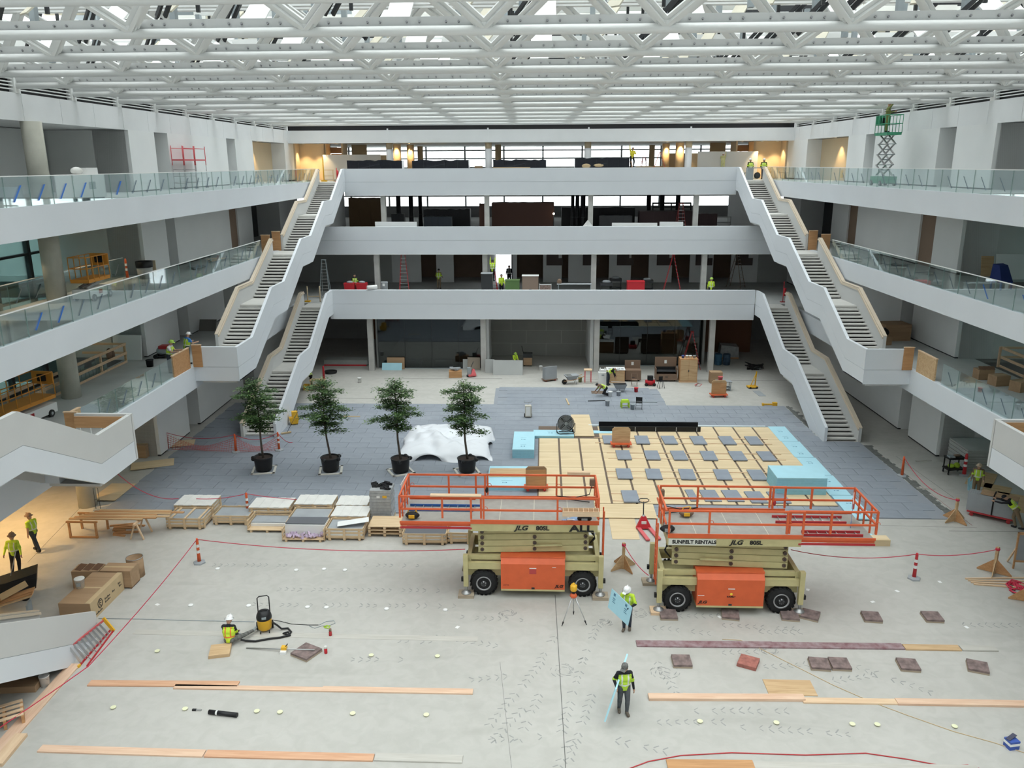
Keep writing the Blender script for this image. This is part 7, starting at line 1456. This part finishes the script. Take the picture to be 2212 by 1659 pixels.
for k, y in enumerate((31, 35.2, 40.5, 43)): downlight('warm downlight along the third gallery void edge', -22.2, y, 13.38, 160, (1, .8, .5), 1.2, 'downlights of the third gallery')
LW = aladder('orange step ladder carrying a worker on the top storey', fx(1360, 350, 76.5), 76.5, Z4, 1.5, plyo, .1, 5, .4)
person('person in yellow shirt reaching up from a ladder on the top storey', (fx(1365, 345, 76.6), 76.6, Z4+1.0), .2, dict(ua_r=(-.3, -.2, 1), la_r=(-.1, -.1, 1), ua_l=(.2, -.5, -.6), la_l=(-.2, -.8, .2), ul_l=(.1, -.5, -.8), ll_l=(0, .3, -1), torso=(.05, -.1, 1)), mat('shirt_yellow', (.75, .65, .05), .8), blk, None, None, near=False, h=1.8)
aladder('large orange step ladder beside the tan crates on the top storey', fx(1425, 350, 77.5), 77.5, Z4, 2.3, orange, 1.5, 7, .85); aladder('small grey and orange step ladder by the far window', fx(1391, 350, 86), 86, Z4, 1.9, pink, .2, 6, .5)
for px, l_, y in ((1392, 'tan plywood box between two ladders on the top storey', 79.3), (1414, 'tan plywood box behind the large orange ladder', 80.6)): carton(l_, (fx(px, 350, y), y, Z4), 0, 1.5, .8, 1.15, MATS['kraft'])
for px, l_ in ((700, 'striped wooden planter box beside the second top column'),): pass
carton('ribbed brown box beside the second top column', (fx(1034, 355, 77.5), 77.5, Z4), 0, .7, .6, 1.25, cardb)
person('person in pale yellow overalls spraying the white partition', (fx(1562, 345, 78), 78, Z4+.55), 2.9, dict(ua_r=(-.1, -.6, .6), la_r=(0, -.6, .8), ua_l=(.1, -.5, -.3), la_l=(0, -.8, .3)), mat('overall_yellow', (.62, .60, .30), .8), mat('overall_yellow', (.62, .60, .30), .8), None, hatw, near=False, hatstyle='cap')
t = thing('work_platform', 'long grey work platform before the white partition', 'platform', (fx(1530, 358, 77.9), 77.6, Z4)); B(t, 'deck', stone_g, 0, 3.4, 0, .6, .48, .55)
for x in (.1, 3.2): B(t, 'leg', steelg, x, x+.08, .05, .55, 0, .48)
for px, y, rz, l_ in ((1620, 74.2, 3.3, 'person in hi-vis vest and white hard hat at the head of the deck-side staircase'), (1649, 75.4, 2.9, 'person in hi-vis vest and white hard hat before the tan doorway')): person(l_, (fx(px, 372, y), y, Z4), rz, dict(ua_r=(-.3, .1, -1), la_r=(.3, -.5, -.8), ua_l=(.3, .1, -1), la_l=(-.3, -.5, -.8)), blk, djl, hiv, hatw, near=False)
t = thing('mixer_table', 'grey steel table with a machine beneath at the deck-side stair head', 'table', (fx(1628, 378, 73.2), 73.2, Z4)); B(t, 'top', stone_g, -.6, .8, -.3, .3, .95, 1.02); B(t, 'side', steelg, -.6, -.1, -.28, .28, 0, .95); MB().ball((.3, 0, .35), .28, 10, 7).build('machine', steeld, t); B(t, 'leg', steelg, .72, .78, -.25, -.2, 0, .95)
t = thing('stair_barrier', 'yellow post and pale barrier frame at the tree-side stair head', 'barrier', (fx(700, 390, 72.6), 72.6, Z4)); CYL(t, 'post', yel, (0, 0, 0), (0, 0, 2.1), .05); B(t, 'rail', drytan, 0, .9, -.02, .02, .95, 1.0); B(t, 'rail', drytan, 0, .9, -.02, .02, .45, .5); B(t, 'upright', drytan, .8, .86, -.03, .03, 0, 1.0); B(t, 'foot', yel, -.2, .25, -.15, .15, 0, .12)
t = thing('extinguisher_stand', 'red fire extinguisher stand at the tree-side stair head', 'extinguisher', (fx(728, 388, 72.4), 72.4, Z4)); CYL(t, 'pole', red, (0, 0, 0), (0, 0, 1.15), .03); CYL(t, 'cylinder', red, (.08, -.05, .35), (.08, -.05, .95), .09); B(t, 'base', redd, -.18, .2, -.18, .18, 0, .04)
t = thing('extinguisher_stand', 'red fire extinguisher stand at the deck-side lower stair head', 'extinguisher', (fx(1688, 655, 64.5), 64.2, Z2)); CYL(t, 'pole', red, (0, 0, 0), (0, 0, 1.6), .03); CYL(t, 'cylinder', red, (.08, -.05, .5), (.08, -.05, 1.1), .1); B(t, 'base', redd, -.18, .2, -.18, .18, 0, .04)
t = thing('pipe_barrier', 'yellow-footed timber barrier at the tree-side lower stair head', 'barrier', (fx(665, 650, 64.0), 64.0, Z2)); CYL(t, 'post', drytan, (0, 0, 0), (0, 0, 1.25), .05); CYL(t, 'post', drytan, (1.0, 0, 0), (1.0, 0, 1.25), .05); B(t, 'board', drytan, 0, 1.0, -.02, .02, .4, .48); B(t, 'foot', yel, -.2, .2, -.2, .2, 0, .1)
# ================================================================== GALLERIES
# red scaffold
t = thing('scaffold_tower', 'twin-bay red-topped rolling scaffold on the top gallery', 'scaffold', (-20.95, 50.4, Z4+.02), .0)
for k in range(2):
    y0 = k*1.75
    for x in (-.35, .35):
        for yy in (y0, y0+1.6): CYL(t, 'standard', steelm, (x, yy, .12), (x, yy, 1.75), .022, n=8); CYL(t, 'red_standard', pink, (x, yy, 1.4), (x, yy, 2.55), .026, n=8); MB().cyl((x-.03, yy, .06), (x+.03, yy, .06), .06, n=10).build('caster', blackr, t)
        for z in (.4, .9): CYL(t, 'rung', steelm, (x, y0, z), (x, y0+1.6, z), .015, n=6)
        CYL(t, 'guard_rail', pink, (x, y0, 2.4), (x, y0+1.6, 2.4), .02, n=6)
    B(t, 'platform', pink, -.38, .38, y0, y0+1.6, 1.68, 1.76)
    for z in (.35, .75, 1.15): CYL(t, 'rung', steelm, (.35, y0+.05, z), (-.35, y0+.05, z), .015, n=6)
# white machine unit
t = thing('paint_unit', 'white boxy paint machine wrapped in film on the top gallery', 'machine', (-18.75, 34.9, Z4+.02)); B(t, 'cabinet', whitep, -.4, .4, -1.2, 1.2, .1, 1.05); B(t, 'vent_panel', steelg, .4, .41, -.1, .4, .45, .75); B(t, 'top_box', whitep, -.3, .3, .0, .9, 1.05, 1.32); B(t, 'skid', steelg, -.35, .35, -1.1, 1.1, 0, .1); MB().ball((.1, -.4, 1.2), .2, 8, 6, (1.1, 1.4, .8)).build('film_bundle', wrapw, t)
plain('tool_case', 'dark grey tool case on the top gallery beside the round column', 'case', (-21.9, 34.6, Z4+.02), steelg, (.7, 1.3, .55))
for k in range(7): 
    t = thing('trestle', 'folded grey trestle and board leaning at the tree-side gallery end', 'trestle', (-19.8-.25*(k % 3), 61.5+1.1*k, Z4+.02), .1*k, 'trestles at the gallery end'); MB().bar((-.3, 0, 0), (.0, 0, .95), .05, .04).build('leg', kraft if k % 2 else steelg, t); MB().bar((.3, 0, 0), (.0, 0, .95), .05, .04).build('leg', kraft if k % 2 else steelg, t); B(t, 'cross_rail', steelg, -.2, .2, -.02, .02, .45, .5)
# small scissor lifts with cages
def cage_lift(label, pos, rz, m, basem, L=1.9, Wd=.85, z0=.95, stack=0, h=1.05):
    t = thing('platform_lift', label, 'lift', pos, rz); B(t, 'chassis', basem, -L/2, L/2, -Wd/2, Wd/2, .14, .55); B(t, 'end_panel', basem, -L/2-.03, -L/2, -Wd/2+.1, Wd/2-.1, .2, .5); B(t, 'decal', redd, -.2, .1, -Wd/2-.006, -Wd/2, .28, .46)
    for sx in (-L*.36, L*.36):
        for sy in (-Wd/2, Wd/2): w = MB().cyl((sx, sy-.06, .16), (sx, sy+.06, .16), .16, n=14).build('wheel', blackr, t); MB().cyl((sx, sy-.065, .16), (sx, sy+.065, .16), .07, n=10).build('hub', stone_g, w)
    zt = z0
    if stack:
        st = (z0-.62)/stack
        for k in range(stack):
            a = .62+k*st
            for sy in (-.25, .25):
                MB().bar((-L*.35, sy, a), (L*.35, sy, a+st), .05, .1, (0, 1, 0)).build('scissor_arm', steelm, t); MB().bar((L*.35, sy*.75, a), (-L*.35, sy*.75, a+st), .05, .1, (0, 1, 0)).build('scissor_arm', steelm, t)
            CYL(t, 'pivot_shaft', steelg, (0, -.28, a+st/2), (0, .28, a+st/2), .03); CYL(t, 'pivot_shaft', steelg, (L*.35, -.28, a+st), (L*.35, .28, a+st), .025); CYL(t, 'pivot_shaft', steelg, (-L*.35, -.28, a+st), (-L*.35, .28, a+st), .025)
    else:
        for k in range(3): MB().bar((-L*.4, -.2+.2*k, .6), (L*.4, -.2+.2*k, .85), .05, .12).build('scissor_arm', steelm, t)
    B(t, 'platform', m, -L/2, L/2, -Wd/2, Wd/2, zt-.1, zt+.06)
    for sy in (-Wd/2, Wd/2):
        for z in (.55, h): CYL(t, 'guard_rail', m, (-L/2, sy, zt+z), (L/2, sy, zt+z), .022, n=8)
        for k in range(5): x = -L/2+k*L/4; CYL(t, 'guard_post', m, (x, sy, zt), (x, sy, zt+h), .02, n=8)
    for sx in (-L/2, L/2):
        for z in (.55, h): CYL(t, 'end_rail', m, (sx, -Wd/2, zt+z), (sx, Wd/2, zt+z), .022, n=8)
    B(t, 'control_panel', m, L/2-.04, L/2+.02, -Wd/2, Wd/2, zt+.5, zt+h+.02); B(t, 'control_box', black, L/2-.16, L/2-.05, -.2, .15, zt+.65, zt+.95); return t
cage_lift('orange cage lift on white chassis standing by the third gallery column', (-20.2, 37.3, Z3+.02), math.pi/2, mat('cage_orange', (.62, .26, .04), .5), whitep); 
cage_lift('long orange cage lift on white chassis on the second gallery', (-21.2, 32.2, Z2+.02), math.pi/2-.12, mat('cage_orange', (.62, .26, .04), .5), whitep, L=3.0, Wd=1.0, z0=.85)
GL = cage_lift('raised green scissor lift reaching the roof beam on the top gallery', (21.9, 52.6, Z4+.02), math.pi/2, mat('lift_green', (.05, .28, .16), .5), mat('lift_green', (.05, .28, .16), .5), z0=3.05, stack=4)
person('person in olive work clothes standing in the green lift cage', (21.9, 52.9, Z4+3.14), 1.4, dict(ua_r=(-.2, -.5, .7), la_r=(0, -.6, .7), ua_l=(.2, -.4, -.6), la_l=(0, -.8, .2)), mat('olive_cloth', (.16, .18, .06), .9), mat('olive_cloth', (.16, .18, .06), .9), None, mat('hat_lime', (.45, .5, .08), .5), near=False)
# drum and board by the wall, third gallery
t = thing('rubbish_drum', 'black-lined rubbish drum beside the red and white post', 'drum', (-20.9, 44.3, Z3+.02)); MB().lathe([(.38, 0), (.42, .75), (.40, .75)], 18).build('drum', drydark, t); MB().lathe([(.44, .62), (.45, .95), (.41, .95), (.4, .66)], 18, capb=False).build('liner', black, t)
plain('tan_board', 'small tan board leaning near the rubbish drum', 'board', (-20.95, 45.15, Z3+.02), drytan, (.6, .05, .9))
t = thing('film_bundle', 'bundle of pine battens and film on the third gallery floor', 'bundle', (-20.0, 52.5, Z3+.02), 1.4)
for k in range(6): MB().bar((-1.0+.1*k, .12*k-.3, .05+.06*(k % 3)), (1.1-.1*k, .1*k-.25, .08+.05*(k % 2)), .1, .06).build('batten', pine if k % 2 else stone_g, t)
t = thing('film_bundle', 'heap of grey offcuts and film further along the third gallery', 'bundle', (-19.9, 48.8, Z3+.02), 1.5)
for k in range(6): MB().bar((-.7+.1*k, .12*k-.3, .04+.05*(k % 3)), (.8-.1*k, .1*k-.25, .06+.05*(k % 2)), .14, .05).build('offcut', stone_g, t)
# second gallery, tree side
def timber_rail(label, s, xo, y0, y1, z0, posts=4, cross=None):
    t = thing('timber_railing', label, 'railing', (xo, y0, z0)); L = y1-y0
    for k in range(posts): y = k*L/(posts-1); B(t, 'post', pine if k % 2 else ply, -.05, .05, y-.05, y+.05, 0, 1.1)
    for z in (.55, 1.05): B(t, 'rail', pine, .05, .09, -.05, L+.05, z-.07, z+.07)
    B(t, 'toe_board', pine, .05, .08, 0, L, .02, .14)
    if cross: 
        for z in (.55, 1.05): B(t, 'cross_rail', pine, *sorted((0, cross)), L-.02, L+.02, z-.06, z+.06)
    return t
timber_rail('pine guard railing around the second gallery void beside the round column', -1, XS(-1, 23.5), 28, 43.2, Z2+.02, 7, -2.4)
timber_rail('pine guard railing around the second gallery void on the deck side', 1, XS(1, 23.55), 30.5, 43.0, Z2+.02, 6, 3.0)
t = thing('film_sheet', 'clear film sheet hanging on the pine guard railing', 'sheet', (XS(-1, 23.4), 38.6, Z2+.02)); m = MB()
for k in range(8): m.box(.0+.02*(k % 2), .02+.02*(k % 2), k*.35, k*.35+.34, 0, .95-.4*math.sin(k*.6)**2)
m.build('film', glassmat('film_clear', (.75, .82, .83), .15, .3), t); B(t, 'hem', mat('film_hem', (.6, .68, .7), .4), -.01, .05, 0, 2.8, 0, .06)
t = thing('hung_jacket', 'brown jacket hung over the pine guard railing', 'jacket', (XS(-1, 23.38), 41.9, Z2+.5)); MB().ball((0, 0, .3), .3, 10, 7, (.4, .9, 1.1)).build('body', brownb, t); MB().ball((.05, .3, .2), .12, 8, 6, (.8, .8, 2)).build('sleeve', brownb, t)
leaning('stack of pale plasterboard leaning on the second gallery end wall', 245, 305, 724, 775, 43.85, dry, n=4, lean=.25, z0=Z2+.02)
for px, py, shirt, vest, hat, l_ in ((388, 752, whitep, hiv, hatg, 'person in white shirt and green hard hat leaning on the plywood hoarding'), (413, 745, mat('shirt_blue', (.05, .2, .55), .8), hivg, hatw, 'person in blue shirt and white hard hat at the plywood hoarding')):
    x, y, _ = onz(px, 775, Z2); person(l_, (-18.6 if px < 400 else -18.45, 41.0 if px < 400 else 42.9, Z2+.02), 2.6 if px > 400 else 1.6, dict(torso=(0, -.2, 1), ua_r=(-.2, -.5, -.8), la_r=(0, -.9, .1), ua_l=(.2, -.5, -.8), la_l=(0, -.9, .1), head=(0, -.4, .9), sleeve='short'), shirt, dj, vest, hat, near=False)
t = thing('generator', 'red and black machine on the second gallery floor by the workers', 'machine', (-20.5, 44.4, Z2+.02)); B(t, 'frame', steeld, -.4, .4, -.3, .3, .1, .16); MB().ball((0, 0, .42), .28, 10, 7, (1.2, 1, .9)).build('engine', steelg, t); B(t, 'cover', redd, -.1, .45, -.25, .25, .55, .72); MB().cyl((-.3, -.32, .12), (-.3, .32, .12), .12, n=12).build('wheel', blackr, t)
bucket('black bag-lined tub standing alone on the second gallery floor', (-20.3, 42.3, Z2+.02), black, .2, .38, handle=False)
leaning('grey fibre boards leaning in the dark bay behind the workers', 415, 468, 690, 740, 52.0, mat('fibre_grey', (.22, .21, .19), .9), n=2, lean=.35, z0=Z2+.02)
t = thing('loose_sheets', 'white sheets lying along the low glass balustrade', 'sheets', (-18.4, 36.5, Z2+.02))
for k in range(4): MB().bar((-.1*k, -1.2+.15*k, .03+.03*k), (-.1*k, 1.3-.2*k, .03+.03*k), .3, .02).build('sheet', wrapw, t)
# deck-side galleries
t = thing('covered_chair', 'chair draped in a dark blue cloth on the third gallery', 'chair', (23.1, 40.6, Z3+.02), .3); MB().hexa([(-.35, -.35, .35), (.35, -.35, .35), (.4, .35, .3), (-.4, .35, .3), (-.25, .0, 1.15), (.25, .0, 1.15), (.3, .35, 1.2), (-.3, .35, 1.2)]).build('drape', mat('blue_drape', (.015, .03, .14), .8), t)
for sx in (-.3, .3):
    for sy in (-.3, .3): B(t, 'leg', mat('leg_blue', (.05, .16, .45), .5), sx-.03, sx+.03, sy-.03, sy+.03, 0, .36)
leaning('tan plywood sheets leaning in the third gallery recess', 2118, 2145, 553, 600, 45.2, ply, n=2, lean=.2, z0=Z3+.02); leaning('large pale plasterboard sheet leaning behind the draped chair', 2148, 2230, 549, 620, 44.0, dry, lean=.25, z0=Z3+.02)
for k, (y, l_) in enumerate(((50.2, 'heap of grey offcuts near the white strip on the third gallery floor'), (46.3, 'heap of grey offcuts further along the third gallery floor'), (53.5, 'small heap of film and offcuts at the third gallery landing'))):
    t = thing('offcut_heap', l_, 'offcuts', (22.2, y, Z3+.02), .8*k)
    for q in range(7): MB().bar((rr2.uniform(-.8, .2), rr2.uniform(-.4, .4), .03+.03*(q % 3)), (rr2.uniform(0, .9), rr2.uniform(-.4, .4), .05+.03*(q % 2)), .08, .04).build('offcut', stone_g if q % 3 else wrapw, t)
plain('white_strip', 'long white strip lying on the third gallery floor', 'strip', (21.6, 48.9, Z3+.02), whitep, (1.2, .25, .05), -.1)
t = carton('large brown carton on the second gallery beside the staircase', (22.5, 50.2, Z2+.02), .1, 1.6, 1.3, 1.0, cardb); carton('small brown carton under a dark bag beside the staircase', (21.3, 48.6, Z2+.02), .2, .7, .6, .5, cardb)
t = thing('rubbish_bag', 'black rubbish bag standing on the brown carton', 'bag', (21.3, 48.6, Z2+.53)); MB().ball((0, 0, .22), .27, 10, 7, (1, 1, .9)).build('bag', black, t); MB().lathe([(.05, .42), (.09, .5)], 8).build('knot', black, t)
for k, (x, y, l_) in enumerate(((22.9, 40.6, 'open brown carton below the pine guard railing'), (23.0, 39.4, 'brown carton beside the open carton on the second gallery'), (23.4, 38.3, 'brown carton with white packing at the gallery edge'))): carton(l_, (x, y, Z2+.02), .2*k, .75, .6, .5, cardb, flaps=(k == 0))
plain('yellow_sign', 'yellow notice board fixed low beside the green lift', 'sign', (21.2, 57.6, Z4+.4), yel, (.05, .4, .5))
# ================================================================== finish the people: one remeshed surface each, clothed by region
import numpy as np
dg = bpy.context.evaluated_depsgraph_get(); dg.update()
for o, caps, cm, vest, root, pel, td, s in PEOPLE:
    me = bpy.data.meshes.new_from_object(o.evaluated_get(dg)); o.modifiers.clear(); old = o.data; o.data = me; bpy.data.meshes.remove(old)
    me.materials.clear(); keys = ['skin', 'shirt', 'sleeve', 'pants', 'boot', 'hand']
    for k in keys: me.materials.append(cm[k])
    n = len(me.polygons); cen = np.empty(n*3); me.polygons.foreach_get('center', cen); cen = cen.reshape(-1, 3)
    best = np.full(n, 9e9); lab = np.zeros(n, int)
    for a, b, r0, r1, l in caps:
        a = np.array(a); b = np.array(b); d = b-a; L = max(d@d, 1e-9); u = np.clip(((cen-a)@d)/L, 0, 1); dist = np.linalg.norm(cen-(a+u[:, None]*d), axis=1)-(r0+(r1-r0)*u)
        w = dist < best; best[w] = dist[w]; lab[w] = keys.index(l)
    me.polygons.foreach_set('material_index', lab.astype(np.int32)); me.polygons.foreach_set('use_smooth', np.ones(n, bool))
    if vest is not None:
        tdv = np.array(td); h = (cen-np.array(pel))@tdv/s; rad = np.abs((cen-np.array(pel))[:, 0])/s
        keep = (lab == 1) & (h > -.06) & (h < .47) & ~((h > .30) & (rad > .19))
        vb = bmesh.new(); vb.from_mesh(me); vb.faces.ensure_lookup_table(); vb.verts.ensure_lookup_table()
        nrm = {v.index: v.normal.copy() for v in vb.verts}
        bmesh.ops.delete(vb, geom=[f for f in vb.faces if not keep[f.index]], context='FACES')
        for v in vb.verts: v.co += v.normal*.014*s
        vb.faces.ensure_lookup_table()
        for f in vb.faces:
            c = f.calc_center_median(); hh = (c-pel).dot(td)/s; xx = abs((c-pel).x)/s
            f.material_index = 1 if (.10 < hh < .15 or (.15 <= hh and .075 < xx < .115)) else 0
        vm = bpy.data.meshes.new('vest'); vb.to_mesh(vm); vb.free(); vm.materials.append(vest); vm.materials.append(hato if root.get('label', '').startswith('person in orange') else silver)
        k = inst('vest', vm, root)
    me.update()
